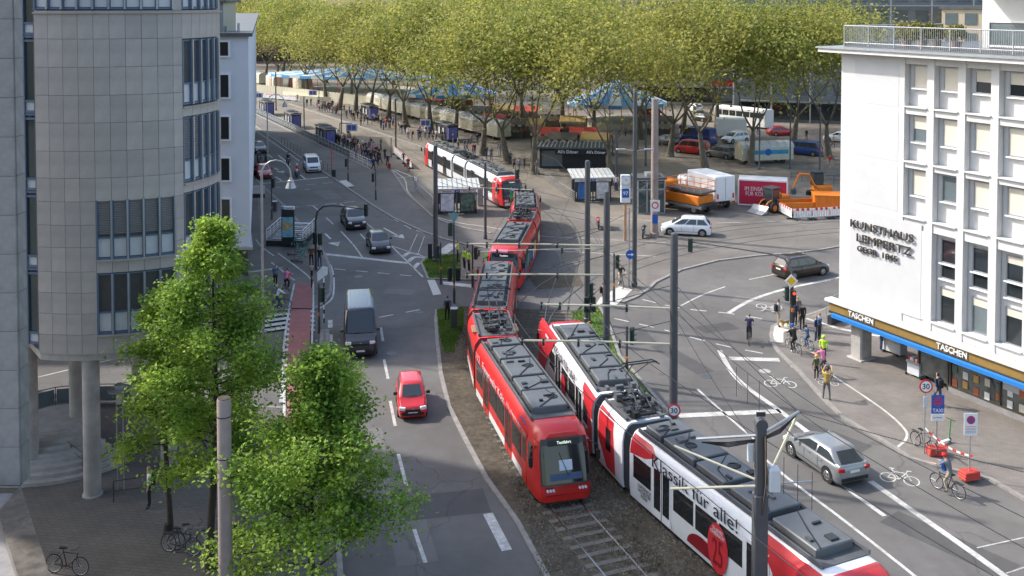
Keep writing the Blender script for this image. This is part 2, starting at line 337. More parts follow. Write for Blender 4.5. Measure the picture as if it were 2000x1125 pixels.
# kerb lines of the upper walkway
struct(kerbstrip(MB(), [(p.x, p.y) for p in px([(487, 238), (550, 283), (600, 317), (653, 350), (730, 403), (770, 427), (829, 454), (866, 467), (909, 478), (960, 487)])], .25, 0, .09).build('kerb', 'kerb'))
struct(kerbstrip(MB(), [(p.x, p.y) for p in px([(486, 217), (600, 272), (727, 333), (765, 333), (797, 380), (845, 423), (866, 433), (909, 446), (960, 456)])], .25, 0, .07).build('kerb', 'kerb'))
struct(kerbstrip(MB(), [(p.x, p.y) for p in px([(1215, 592), (1242, 581), (1267, 565), (1280, 552), (1330, 528), (1400, 510), (1480, 500), (1540, 496), (1600, 489), (1645, 481), (1800, 465)])], .25, 0, .09).build('kerb', 'kerb'))
struct(kerbstrip(MB(), [(p.x, p.y) for p in px([(564, 203), (640, 228), (700, 247), (823, 288), (900, 312)])], .4, 0, .16).build('platform_edge', 'kerb'))
sheet('tram_lane', [(486, 180), (564, 203), (823, 288), (880, 306), (980, 400), (900, 380), (800, 335), (727, 326), (486, 210)], .024, 'plaza_mat')
# grass blades and stones that nobody could count
def scatter(name, polys, z, n, mk, m, label, cat):
    mb = MB(); rnd = random.Random(3)
    for poly in polys:
        P = px(poly); xs = [p.x for p in P]; ys = [p.y for p in P]; k = 0
        while k < n:
            x = rnd.uniform(min(xs), max(xs)); y = rnd.uniform(min(ys), max(ys)); ins = False
            for i in range(len(P)):
                a, b = P[i], P[i-1]
                if (a.y > y) != (b.y > y) and x < (b.x-a.x)*(y-a.y)/(b.y-a.y)+a.x: ins = not ins
            k += 1
            if ins: mk(mb, x, y, z, rnd)
    o = mb.build(name, m); return tag(o, label, cat, kind='stuff')
def blade(mb, x, y, z, r):
    for _ in range(3):
        a = r.uniform(0, 2*PI); h = r.uniform(.05, .17); w_ = .018; dx, dy = math.cos(a)*w_, math.sin(a)*w_; lx, ly = r.uniform(-.06, .06), r.uniform(-.06, .06)
        mb.add([(x-dx, y-dy, z), (x+dx, y+dy, z), (x+lx, y+ly, z+h)], [(0, 1, 2)])
def stone(mb, x, y, z, r):
    s = r.uniform(.025, .06); a = r.uniform(0, PI); c, q = math.cos(a)*s, math.sin(a)*s
    mb.add([(x-c, y-q, z), (x+q, y-c, z), (x+c, y+q, z), (x-q, y+c, z), (x, y, z+s*.9)], [(0, 1, 4), (1, 2, 4), (2, 3, 4), (3, 0, 4)])
leafmat('grassblade', (.08, .17, .02), (.15, .27, .04), (.24, .31, .08), .4)
scatter('grass', [[(825, 515), (850, 501), (900, 499), (900, 545), (838, 545)], [(853, 608), (905, 603), (905, 640), (885, 690), (866, 690), (857, 650)],
                  [(1112, 612), (1168, 604), (1182, 628), (1190, 650), (1206, 698), (1243, 742), (1290, 797), (1262, 790), (1200, 720), (1150, 660)]], .09, 5000, blade, 'grassblade', 'short green grass tufts on the tram island verges', 'grass')
leafmat('stones', (.07, .055, .04), (.14, .12, .095), (.22, .19, .15), 0)
scatter('ballast_stones', [[(862, 700), (905, 700), (985, 900), (1060, 1125), (1240, 1125), (1390, 1125), (1250, 930), (1080, 800), (1010, 700), (1000, 620), (860, 640)]], .07, 26000, stone, 'stones', 'loose ballast stones between the tram rails', 'ballast')
def weed(mb, x, y, z, r):
    if math.sin(x*1.7)+math.sin(y*1.1+x) < .5: return
    for _ in range(4):
        a = r.uniform(0, 2*PI); h = r.uniform(.03, .12); dx, dy = math.cos(a)*.02, math.sin(a)*.02; ox, oy = r.uniform(-.15, .15), r.uniform(-.15, .15)
        mb.add([(x+ox-dx, y+oy-dy, z), (x+ox+dx, y+oy+dy, z), (x+ox+r.uniform(-.05, .05), y+oy+r.uniform(-.05, .05), z+h)], [(0, 1, 2)])
leafmat('weedmat', (.09, .065, .025), (.12, .09, .035), (.07, .11, .02), .2)
scatter('weeds', [[(862, 700), (905, 700), (985, 900), (1060, 1125), (1240, 1125), (1390, 1125), (1250, 930), (1080, 800), (1010, 700), (1000, 620), (860, 640)]], .075, 9000, weed, 'weedmat', 'dry brown and green weeds between the tram rails', 'weeds')
# ------------------------------------------------------------------ road markings
def line(pts, wd=.14, z=.006, dash=None, name='lane_line', zz=None):
    P = [(p.x, p.y) for p in px(pts)]; path = Path(P, 6) if len(P) > 2 else Path(P, 1); mb = MB()
    if dash:
        d = 0
        while d < path.L-.3:
            e = min(path.L, d+dash[0]); ribbon(mb, [path.at(d+(e-d)*k/3) for k in range(4)], wd, z); d += dash[0]+dash[1]
    else: ribbon(mb, path.p, wd, z)
    return struct(mb.build(name, 'paint'))
for a in [[(744, 640), (748, 666)], [(750, 702), (758, 740)], [(762, 783), (772, 832)], [(778, 887), (794, 949)], [(809, 1034), (831, 1099)]]: line(a, .16)
line([(953, 1003), (990, 1075)], .42)
for k in range(3): line([(645, 635+k*28-10), (645, 650+k*28-10)] if k < 2 else [(646, 640+50), (648, 710)], .3 if k < 2 else .13)
line([(636, 506), (646, 520), (651, 537)], .16); line([(652, 542), (652, 565), (647, 585), (623, 603)], .14)
line([(634, 496), (797, 514)], .5)                                       # stop line
line([(653, 525), (826, 541)], .14, dash=(1.0, .9)); line([(740, 620), (840, 601)], .14, dash=(1.1, .9))
line([(666, 452), (690, 478), (708, 503)], .13); line([(764, 480), (826, 541)], .13); line([(765, 480), (800, 492), (838, 504)], .11)
for a in [[(788, 501), (799, 494), (818, 497)], [(798, 511), (810, 502), (834, 504)], [(808, 523), (819, 513)]]: line(a, .4)
for a in [[(637, 425), (651, 438)], [(611, 402), (625, 413)], [(665, 398), (675, 405)], [(704, 457), (713, 467)], [(713, 434), (733, 450)]]: line(a, .14)
line([(561, 406), (710, 392)], .13, dash=(1.2, .8)); line([(508, 359), (641, 346)], .35); line([(530, 367), (655, 356)], .12, dash=(1.2, .8))
for a in [[(543, 303), (568, 323)], [(587, 342), (598, 351)], [(538, 345), (550, 353)], [(524, 302), (532, 308)], [(487, 248), (500, 257)]]: line(a, .2)
line([(490, 249), (560, 297), (584, 314)], .12)
for a in [[(768, 427), (778, 433)], [(790, 440), (803, 447)], [(813, 450), (830, 455)], [(840, 458), (860, 462)]]: line(a, .13)
line([(862, 495), (887, 476)], 1.0); line([(800, 490), (815, 457)], .06); line([(817, 494), (829, 461)], .06)
line([(765, 331), (790, 350), (797, 375), (823, 402), (845, 421), (900, 436), (950, 443), (1065, 462)], .14, z=.018)
line([(768, 330), (803, 344)], .25, z=.018); line([(775, 348), (832, 342)], .2, z=.018)
# right-hand road
line([(1422, 612), (1470, 585), (1540, 563), (1645, 541), (1760, 515)], .32); line([(1463, 546), (1512, 536)], .13); line([(1330, 597), (1372, 576), (1416, 560)], .13); line([(1522, 500), (1570, 494)], .12)
line([(1255, 585), (1330, 602), (1422, 612), (1520, 628)], .14, dash=(1.1, .8)); line([(1200, 622), (1300, 645), (1400, 672), (1515, 695)], .14, dash=(1.1, .8))
line([(1405, 684), (1440, 740), (1520, 800), (1575, 842)], .3); line([(1424, 700), (1522, 703)], .55); line([(1325, 812), (1524, 803)], .5)
line([(1362, 760), (1420, 812), (1475, 860)], .13); line([(1475, 880), (1540, 935), (1640, 1010), (1740, 1088), (1830, 1160)], .15)
line([(1700, 940), (1800, 1010), (1900, 1080), (2010, 1160)], .3); line([(1655, 955), (1728, 1008)], .22); line([(1575, 842), (1640, 893), (1700, 940)], .14, dash=(1.5, 1.5))
line([(1908, 1070), (2000, 1050)], .06); line([(1965, 1120), (2010, 1105)], .06)
line([(1624, 735), (1720, 800), (1765, 840), (1770, 860), (1752, 878)], .13, z=.106)
line([(1575, 625), (1640, 645)], .3, z=.106); line([(1632, 604), (1690, 648)], .3, z=.106); line([(1640, 645), (1720, 660)], .35, z=.106)
line([(1065, 489), (1280, 501)], .13, z=.018); line([(1185, 425), (1290, 433)], .1, z=.026); line([(1400, 436), (1648, 430)], .12, z=.026, dash=(3, 2)); line([(1060, 462), (1300, 474)], .1, z=.018)
sheet('tactile_paving', [(1507, 655), (1510, 641), (1526, 633), (1544, 632), (1546, 650), (1530, 652), (1530, 672), (1511, 671)], .106, 'tactile')
sheet('tactile_paving', [(1162, 598), (1172, 582), (1210, 560), (1236, 566), (1200, 600)], .03, 'tactile')
sheet('tactile_paving', [(619, 535), (630, 522), (640, 524), (640, 538), (620, 553)], .106, 'tactile'); sheet('tactile_paving', [(834, 546), (848, 544), (862, 575), (846, 577)], .02, 'tactile')
sheet('crossing_strip', [(865, 550), (921, 556), (921, 562), (866, 556)], .014, 'paint'); sheet('tactile_paving', [(662, 355), (676, 353), (692, 365), (678, 367)], .1, 'tactile')
# cycle lane and zebra
sheet('cycle_lane', [(578, 557), (611, 557), (609, 600), (606, 650), (604, 698), (604, 760), (606, 840), (560, 840), (560, 763), (557, 698), (562, 650), (569, 600)], .112, 'cyclered')
line([(575, 557), (566, 600), (558, 650), (553, 700), (555, 763), (555, 820)], .14, z=.116); line([(612, 560), (612, 600), (610, 650), (609, 700), (609, 763)], .12, z=.116)
for k in range(5):
    v = 618+k*9; line([(492, v+7), (561, v-3)], .5, z=.107) if k < 4 else None
for k in range(18): line([(559-k*.8, 617+k*10), (567-k*.6, 616+k*10)], .45, z=.118); line([(607, 612+k*9), (614, 611+k*9)], .45, z=.118) if k < 5 else None
line([(542, 496), (600, 540), (612, 560)], .12, z=.108); line([(500, 470), (512, 485), (535, 502)], .12, z=.108); line([(480, 535), (552, 525)], .3, z=.108); line([(530, 515), (575, 550)], .15, z=.108)
for a in [[(60, 740), (480, 640)], [(60, 690), (220, 660)]]: line(a, .12)
# repaired patches in the carriageways
asphalt('asphalt_dark', (.085, .082, .08)); asphalt('asphalt_pale', (.165, .155, .145))
for i, (u, v, wd, ln, rz) in enumerate(((800, 1040, 1.6, 4.5, 14), (870, 985, 3.6, 2.0, 12), (700, 600, 1.2, 5, 5), (780, 570, 2.2, 1.2, -10), (1400, 640, 2.6, 1.4, 20), (1620, 850, 1.1, 4, 40), (1480, 590, 1.5, 3.5, 60), (1330, 700, 1.2, 5, 25), (1850, 1060, 1.4, 5, 38), (640, 380, 2, 5, 28), (575, 345, 1.5, 6, 25), (1250, 660, 1.6, 2.4, 10), (740, 900, .8, 7, 12))):
    c = G(u, v); o = MB().box((0, 0, 0), (wd, ln, .0015)).build('road_patch', 'asphalt_dark' if i % 3 else 'asphalt_pale', None, (c.x, c.y, .0018+.0002*i), R(rz)); struct(o)
for u, v in ((765, 690), (820, 610), (1600, 905), (700, 540), (1380, 735), (600, 370)): struct(MB().lathe([(.34, 0), (.34, .008), (.28, .009)], 16).build('manhole_cover', 'mastgrey', None, tuple(G(u, v))))
# arrows
def arrow(pts, wd, z=.006):
    P = [Vector((p.x, p.y)) for p in px(pts)]; mb = MB(); ribbon(mb, [*P[:-1], P[-2].lerp(P[-1], .45)], wd, z)
    d = (P[-1]-P[-2]).normalized(); nx = Vector((-d.y, d.x)); b = P[-1]-d*1.5
    mb.add([(*(b+nx*.55), z), (*(b-nx*.55), z), (*P[-1], z)], [(0, 1, 2)]); struct(mb.build('lane_arrow', 'paint'))
arrow([(635, 456), (660, 481)], .2); arrow([(536, 328), (554, 338)], .2); arrow([(749, 445), (771, 457), (790, 466)], .2)
def bike_mark(c, rz, s=1., z=.006, name='cycle_symbol'):
    mb = MB()
    def circ(cx, cy, r):
        mb2 = [(cx+r*math.cos(2*PI*i/20), cy+r*math.sin(2*PI*i/20)) for i in range(21)]; ribbon(mb, mb2, .065, z)
    circ(-.55, 0, .36); circ(.55, 0, .36)
    for a in [[(-.55, 0), (-.3, .55), (.3, .55), (.55, 0)], [(-.3, .55), (-.02, 0), (.3, .55)], [(-.55, 0), (-.02, 0)], [(-.42, .8), (-.3, .55)], [(-.5, .8), (-.25, .8)], [(.3, .55), (.36, .78), (.55, .78)]]: ribbon(mb, a, .065, z)
    M = Matrix.Translation((c.x, c.y, 0)) @ Matrix.Rotation(rz, 4, 'Z') @ Matrix.Diagonal((s, s*1.35, 1, 1)); mb.xf(M); struct(mb.build(name, 'paint'))
bike_mark(G(1524, 750), R(-8), .95); bike_mark(G(1757, 936), R(-22), .9); bike_mark(G(1502, 602), R(160), .95, .108); bike_mark(G(1618, 752), R(-10), .6, .107)
for u, v in ((1494, 725), (1555, 716)):
    MB().lathe([(.33, 0), (.33, .012), (.28, .014)], 16).build('manhole_cover', 'concrete', None, tuple(G(u, v)+Vector((0, 0, .0))))['kind'] = 'structure'
# ------------------------------------------------------------------ tracks
TA = Path([(11, 20), (8.0, 27), (5.6, 32), (3.9, 36.3), (2.0, 41.3), (.2, 47.5), (-1.0, 54), (-1.5, 60), (-1.3, 66), (-.3, 73), (.8, 81), (1.5, 89), (1.1, 95.5), (-.4, 101), (-3.6, 109.5), (-8, 120.5), (-12.3, 131), (-20, 150), (-45, 212), (-70, 272)])
TB = Path([(17, 20), (13, 27), (10.6, 31.8), (7.9, 37.6), (5.6, 43.2), (4.0, 49.1), (3.0, 55), (2.8, 62), (3.3, 68.5), (4.5, 77), (5.4, 85), (5.2, 91.5), (4.0, 98), (1, 106.5), (-4, 118.5), (-8.5, 129.5), (-16.5, 150), (-41.5, 212), (-66.5, 272)])
TC = Path([(2.8, 60), (3.6, 66), (7, 74), (13, 81), (22, 87), (34, 91), (50, 94)])
TD = Path([(-1.5, 60), (-.6, 67), (2.5, 75), (8, 82.5), (16, 88.5), (28, 93.5), (50, 98)])
def track(p, y0, y1, sl=False):
    t = thing('tram_track', None, None); del_keys = 0
    t['kind'] = 'structure'; a, b = p.near_y(y0), p.near_y(y1) if y1 else p.L
    n = int((b-a)/1.2)
    for sgn in (-1, 1):
        rings = []
        for i in range(n+1):
            s = a+(b-a)*i/n; q0 = p.offset(s, sgn*.7175-.035); q1 = p.offset(s, sgn*.7175+.035); zt = .105 if p.at(s).y < 68 else .03
            rings.append([(q0.x, q0.y, 0), (q0.x, q0.y, zt), (q1.x, q1.y, zt), (q1.x, q1.y, 0)])
        mb = MB().loft(rings, True, True)
        mb.m = [0]*len(mb.m); mb.build('rail', 'rail', t)
    if sl:
        me = MB().box((0, 0, 0), (2.3, .24, .08)).mesh('sleeper', 'sleeper'); s = p.near_y(26)
        while s < p.near_y(66):
            q = p.at(s); d = p.dirn(s); place('sleeper', me, t, (q.x, q.y, .05), math.atan2(-d.x, d.y)); s += .68
    return t
track(TA, 24, 272, True); track(TB, 24, 272, True); track(TC, 60, None); track(TD, 60, None)
# ------------------------------------------------------------------ round granite tower
UPZ = Vector((0, 0, 1))
tw = thing('office_tower', 'round grey granite office tower on concrete columns with blue framed windows', 'building')
PH = [(i-2)*5.0 for i in range(9)]+[52]+[64, 70, 76, 82, 88]+[95, 120]
WD = [.64]*9+[.45]+[.57]*5+[.7, 3.0]
V4 = Vector((-17.65, 40.95)); verts = {4: V4}
for i in range(4, len(PH)):
    a = R(PH[i]); verts[i+1] = verts[i]+Vector((math.cos(a), math.sin(a)))*WD[i]
for i in range(3, -1, -1):
    a = R(PH[i]); verts[i] = verts[i+1]-Vector((math.cos(a), math.sin(a)))*WD[i]
TH = 25.5; FT = [9.85, 13.0, 16.35, 19.75, 23.2]
core = [verts[i] for i in range(len(PH)+1)]+[Vector((-22, 52)), Vector((-36, 56.5)), Vector((-36, 43)), Vector((verts[0].x-1.2, verts[0].y+1.5))]
cn = sum(core, Vector((0, 0)))/len(core)
inner = [p+(cn-p).normalized()*.12 for p in core]
MB().prism([tuple(p) for p in inner], 6.4, TH).build('wall', 'joint', tw)
MB().prism([tuple(p+(cn-p).normalized()*.05) for p in core], 6.12, 6.4).build('soffit', 'concrete', tw)
_pm = {}
def panel(i, z0, z1, m):
    a = R(PH[i]); w_ = WD[i]-.014; h = z1-z0-.014; k = (round(w_, 3), round(h, 3), m)
    if k not in _pm: _pm[k] = MB().box((0, .06, 0), (w_, .12, h)).mesh('panel', m)
    c = (verts[i]+verts[i+1])/2; o = place('panel', _pm[k], tw, (c.x, c.y, (z0+z1)/2), a); return o
gm = ['granite', 'granite_b', 'granite_c']; rr = random.Random(5)
def column_of(i, zs):
    for a, b in zip(zs[:-1], zs[1:]): panel(i, a, b, rr.choice(gm))
_wm = {}
def window_unit(i, ztop, hgt, blind, parent=tw):
    """frame, glass pane, white spandrel panel and, where drawn down, a slatted blind"""
    a = R(PH[i]); w_ = WD[i]; c = (verts[i]+verts[i+1])/2; k = (round(w_, 3), round(hgt, 3))
    if k not in _wm:
        f = MB()
        for sx in (-1, 1): f.box((sx*(w_/2-.035), .05, -hgt/2), (.07, .14, hgt))
        f.box((0, .07, -.03), (w_-.14, .1, .06)); f.box((0, .07, -hgt+.93), (w_-.14, .1, .07)); f.box((0, .07, -hgt+.04), (w_-.14, .1, .08))
        g = MB().box((0, .13, -(hgt-.95)/2-.03), (w_-.14, .02, hgt-1.02)); s = MB().box((0, .11, -hgt+.49), (w_-.15, .03, .78))
        b = MB()
        for q in range(int((hgt-1.05)/.075)): b.box((0, .1, -.1-q*.075), (w_-.16, .035, .05), M=Matrix.Rotation(R(35), 3, 'X'))
        mu = MB().box((w_/2, -.03, -hgt/2), (.07, .12, hgt))
        _wm[k] = [f.mesh('window_frame', 'bluegrey_frame'), g.mesh('pane', 'glass_lite'), s.mesh('spandrel', 'whitepanel'), b.mesh('blind', 'blind'), mu.mesh('mullion', 'greyalu')]
    fr = place('window', _wm[k][0], parent, (c.x, c.y, ztop), a)
    place('pane', _wm[k][1], fr); place('spandrel', _wm[k][2], fr); place('mullion', _wm[k][4], fr)
    if blind: place('blind', _wm[k][3], fr)
zrow = [6.4, 7.25, 8.15, 9.05, 9.95, 11.0, 11.95, 12.95, 13.95, 15.1, 16.3, 17.47, 18.66, 19.85, 21.05]
for i in range(0, 4): column_of(i, zrow)
for i in range(4, 9):
    column_of(i, [6.4, 7.2]); window_unit(i, 9.85, 2.6, False); column_of(i, [9.88, 10.4]); window_unit(i, 13.0, 2.55, True); column_of(i, zrow[7:])
column_of(9, zrow); column_of(15, zrow)
for i in range(0, 16):
    if i == 9 or i == 15: column_of(i, [21.05, 22.3, 23.5, 25.4])
    else: window_unit(i, 23.75, 2.65, i % 4 == 1); panel(i, 23.78, 25.4, 'granite')
for i in range(10, 15):
    panel(i, 6.4, 6.95, 'granite'); 
    for ft, bl in zip(FT, (True, False, True, False)): window_unit(i, ft, 2.85, bl)
    for ft in FT[:3]: panel(i, ft+.03, ft+(.26 if ft < 10 else .46), 'granite_b')
    panel(i, 19.8, 21.05, 'granite')
for z, i0, i1 in ((7.2, 4, 9), (10.42, 4, 9), (10.1, 10, 15), (13.4, 10, 15), (16.8, 10, 15), (20.95, 0, 16)):
    pts = [verts[i] for i in range(i0, i1+1)]; kerbstrip(MB(), [tuple(p-(cn-p).normalized()*.02) for p in pts], .16, z-.03, z+.03).build('ledge', 'granite_c', tw)
for u, v in ((181, 966), (60, 920), (152, 862), (272, 800), (330, 905)):
    c = G(u, v, .1); MB().lathe([(.42, 0), (.42, .06), (.36, .08), (.355, 6.1)], 24, (c.x, c.y, .1)).build('column', 'concrete', tw, smooth=40)
# glazed recess between the tower and the slab
gl = [Vector((verts[0].x-2.6, verts[0].y+.9)), verts[0]+Vector((-.05, .55))]
for z in [6.6+3.35*k for k in range(6)]:
    d = (gl[1]-gl[0]); a = math.atan2(d.y, d.x); L_ = d.length; m_ = (gl[0]+gl[1])/2
    fr = MB()
    for sx in (-.5, -.1, .22, .5): fr.box((sx*L_, 0, 1.65), (.1, .14, 3.3))
    for zz in (.05, .5, 3.1, 3.28): fr.box((0, .01, zz), (L_, .12, .1))
    o = fr.build('glazing', 'bluegrey_frame', tw, (m_.x, m_.y, z), a)
    for x0, x1 in ((-.5, -.1), (-.1, .22), (.22, .5)): MB().box(((x0+x1)/2*L_, .05, 1.8), ((x1-x0)*L_-.1, .02, 2.5)).build('pane', 'glass_green', o)
    MB().box((0, .03, .27), (L_, .04, .36)).build('spandrel', 'whitepanel', o)
    rl = MB(); rl.cyl((-.45*L_, -.12, 1.35), (.05*L_, -.12, 1.35), .02, n=6); rl.cyl((-.45*L_, -.12, .6), (.05*L_, -.12, 1.3), .015, n=6); rl.build('hand_rail', 'galv', o)
# flat granite slab beside it
sl = thing('granite_wall', 'flat dark granite wall slab beside the round tower', 'wall')
x1 = AT(31, 500, 31).x; MB().box((x1-4.05, 31.35, 15.5), (8, .5, 19.6)).build('core', 'joint', sl)
me = MB().box((0, 0, 0), (1.286, .1, 1.246)).mesh('panel', 'granite_slab')
for r_ in range(15):
    for c_ in range(5): place('panel', me, sl, (x1-.65-c_*1.3, 31.05, 6.4+r_*1.26))
me = MB().box((0, 0, 0), (.06, .5, 1.246)).mesh('panel', 'granite_slab')
for r_ in range(15): place('panel', me, sl, (x1-.0, 31.36, 6.4+r_*1.26))
# low roof with a weathered metal coping
lr = thing('low_roof', 'low flat roof with streaked metal coping beside the granite wall', 'roof')
mat('coping', (.17, .145, .12), .35, .3, var=.5, scale=2.5, dirt=.5)
a, b, c, d = G(40, 948, 6.1), G(118, 1185, 6.1), G(55, 1185, 6.1), G(-5, 1000, 6.1)
MB().add([a, b, c, d, a-UPZ*.25, b-UPZ*.25, c-UPZ*.25, d-UPZ*.25], [(0, 3, 2, 1), (0, 1, 5, 4), (2, 3, 7, 6), (1, 2, 6, 5), (3, 0, 4, 7)]).build('coping', 'coping', lr)
MB().prism([(a.x-.1, a.y), (b.x-.1, b.y), (b.x-9, b.y), (a.x-9, a.y)], .1, 5.84).build('wall', 'granite_slab', lr)
# steps, railing and lamp under the tower
st = thing('curved_steps', 'curved stone steps winding round the columns under the tower', 'steps')
cs = G(112, 872); 
for k in range(8):
    r0, r1 = 1.6+.38*k, 1.6+.38*(k+1); z = .1+.16*(8-k); n = 22; q = MB(); rings = []
    for i in range(n+1):
        t = R(170+i*165/n); e = Vector((math.cos(t), math.sin(t)*.9, 0)); rings.append([(cs.x+e.x*r0, cs.y+e.y*r0, .1), (cs.x+e.x*r1, cs.y+e.y*r1, .1), (cs.x+e.x*r1, cs.y+e.y*r1, z), (cs.x+e.x*r0, cs.y+e.y*r0, z)])
    q.loft(rings).build('step', 'concrete', st)
MB().lathe([(1.62, .1), (1.62, 1.4)], 28, (cs.x, cs.y, 0)).build('landing', 'concrete', st)
def railing(name, label, pts, h, m, every=1.5, bars=3, cat='railing', group=None, z=0.1, rail_r=.025, glassy=False):
    p = Path(pts, 6) if len(pts) > 2 else Path(pts, 1); t = thing(name, label, cat, group=group); n = max(1, int(p.L/every))
    pm = MB().cyl((0, 0, 0), (0, 0, h), .025, n=6).mesh('post', m)
    for i in range(n+1): q = p.at(p.L*i/n); place('post', pm, t, (q.x, q.y, z))
    for b in range(bars):
        zz = z+h*(1-b/bars) if bars > 1 else z+h
        MB().tube([(q.x, q.y, zz) for q in [p.at(p.L*i/(n*2)) for i in range(n*2+1)]], rail_r if b == 0 else rail_r*.6, 5).build('rail', m, t)
    if glassy:
        for i in range(n):
            q0, q1 = p.at(p.L*i/n), p.at(p.L*(i+1)/n); d = (q1-q0).normalized()*.06
            MB().quad((q0.x+d.x, q0.y+d.y, z+.12), (q1.x-d.x, q1.y-d.y, z+.12), (q1.x-d.x, q1.y-d.y, z+h-.1), (q0.x+d.x, q0.y+d.y, z+h-.1)).build('pane', 'glass_lite', t)
    return t
railing('hand_railing', 'dark metal handrail beside the curved steps', [tuple(G(u, v).xy) for u, v in ((80, 862), (172, 935), (205, 930), (290, 895))], .95, 'darkmetal', 1.2, 3)
railing('hand_railing', 'low dark railing at the foot of the curved steps', [tuple(G(u, v).xy) for u, v in ((222, 985), (270, 978), (300, 955))], .9, 'darkmetal', 1.2, 2)
railing('hand_railing', 'glass railing along the side street behind the columns', [tuple(G(u, v).xy) for u, v in ((40, 815), (120, 795), (240, 790), (290, 800))], 1.0, 'darkmetal', 1.6, 2, glassy=True)
lp = thing('post_lamp', 'twin tube lamp with flat round shade beside the tower steps', 'lamp', tuple(G(236, 960)))
for sx in (-.14, .14): MB().cyl((sx, 0, .1), (sx, 0, 4.1), .03, n=8).build('post', 'galv', lp)
MB().lathe([(.1, 3.9), (.14, 4.1), (.14, 4.45), (.1, 4.5)], 14).build('lantern', 'cream', lp); MB().lathe([(.5, 4.5), (.52, 4.56), (.2, 4.62), (.2, 4.75), (.1, 4.8)], 20).build('lamp_shade', 'galv', lp)
# ------------------------------------------------------------------ pale blue-white block up the street
wb = thing('apartment_block', 'pale blue-white rendered block with small dark windows past the tower', 'building')
cx = AT(487, 300, 65).x
poly = [(cx, 65), (cx-24.5, 160), (cx-40, 160), (cx-40, 65)]
MB().prism(poly, 4.9, 19.05).build('wall', 'wall_blue', wb); MB().prism([(cx-.5, 66.2), (cx-25, 160), (cx-39, 160), (cx-39, 66.2)], 0, 4.9).build('ground_floor', 'mastgrey', wb)
MB().prism([(cx+.35, 64.7), (cx-24, 160), (cx-40, 160), (cx-40, 64.7)], 19.05, 19.3).build('roof', 'roofgrey', wb); MB().prism([(cx+.25, 64.75), (cx-1, 69), (cx-40, 69), (cx-40, 64.75)], 4.72, 4.9).build('canopy', 'concrete', wb)
for k, (v0, v1) in enumerate(((82, 109), (146, 190), (228, 272), (309, 352), (389, 433))):
    z1, z0 = AT(440, v0, 65).z, AT(440, v1, 65).z
    for du in (438, 395):
        xx = AT(du, 300, 65).x; wf = MB(); ww = .72
        for sx in (-1, 1): wf.box((xx+sx*(ww/2+.05), 64.96, (z0+z1)/2), (.1, .12, z1-z0+.2))
        wf.box((xx, 64.96, z1+.05), (ww, .12, .1)); wf.box((xx, 64.94, z0-.05), (ww, .16, .1))
        wo = wf.build('window', 'white', wb); MB().box((xx, 65.0, (z0+z1)/2), (ww, .05, z1-z0)).build('pane', 'glass', wo)
        bf = MB(); bf.box((xx-ww/2+.04, 64.965, (z0+z1)/2), (.06, .03, z1-z0)); bf.box((xx+ww/2-.04, 64.965, (z0+z1)/2), (.06, .03, z1-z0)); bf.box((xx, 64.965, z1-.04), (ww-.14, .03, .06)); bf.box((xx, 64.965, z0+.04), (ww-.14, .03, .06)); bf.build('frame', 'darkmetal', wo)
MB().box((cx-3.4, 68, 20.3), (2.6, 3, 2.0)).build('stair_head', 'greyalu', wb); MB().box((cx-3.4, 68, 21.4), (3.2, 3.6, .18)).build('cap', 'roofgrey', wb)
for dx, h in ((1.2, .6), (2.0, .4)): MB().cyl((cx-dx, 67, 19.3), (cx-dx, 67, 19.3+h), .09, n=8).build('vent_pipe', 'galv', wb)
MB().box((cx-1.7, 64.9, 3.4), (1.2, .12, .9)).build('shop_sign', 'yellow', wb); MB().box((cx-1.5, 65.2, 1.6), (2.4, .1, 2.4)).build('shop_window', 'glass_lite', wb)
# ------------------------------------------------------------------ white Kunsthaus building
KO = Vector((19.84, 58.45)); KA = math.atan2(-.88, .476)
kh = thing('auction_house', 'white corner building with recessed square windows, bronze lettering and a blue awning', 'building', (KO.x, KO.y, 0), KA)
LN = 17.5; DP = 14
bays = [(4.58+1.925*k, 6.06+1.925*k) for k in range(7)]
rows = [(17.92, 15.5, [(17.83, 16.6)]), (15.12, 12.42, [(15.05, 13.57)]), (12.1, 9.31, [(12.0, 10.57)]), (8.76, 3.84, [(8.52, 7.2), (7.14, 6.35), (5.84, 3.95)])]
ZB, ZT = 3.35, 18.35; RD = .42
MB().box((LN/2, RD+.02+(DP-RD)/2, (ZB+ZT)/2), (LN, DP-RD-.04, ZT-ZB)).build('wall', 'stucco', kh)
fl = MB()      # front skin of piers and bands
fl.box((bays[0][0]/2, RD/2, (ZB+ZT)/2), (bays[0][0], RD, ZT-ZB))
for k, (a_, b_) in enumerate(bays):
    nx = bays[k+1][0] if k+1 < len(bays) else LN
    fl.box(((b_+nx)/2, RD/2, (ZB+ZT)/2), (nx-b_, RD, ZT-ZB))
    zs = [ZT]+[z for r_ in rows for z in r_[:2]]+[ZB]
    for j in range(0, len(zs), 2): fl.box(((a_+b_)/2, RD/2+.03, (zs[j]+zs[j+1])/2), (b_-a_, RD-.06, zs[j]-zs[j+1]))
    if k == 0: fl.box(((a_+b_)/2, RD/2, (8.76+3.84)/2), (b_-a_, RD, 8.76-3.84))
fl.build('facade', 'stucco', kh)
rk = random.Random(11)
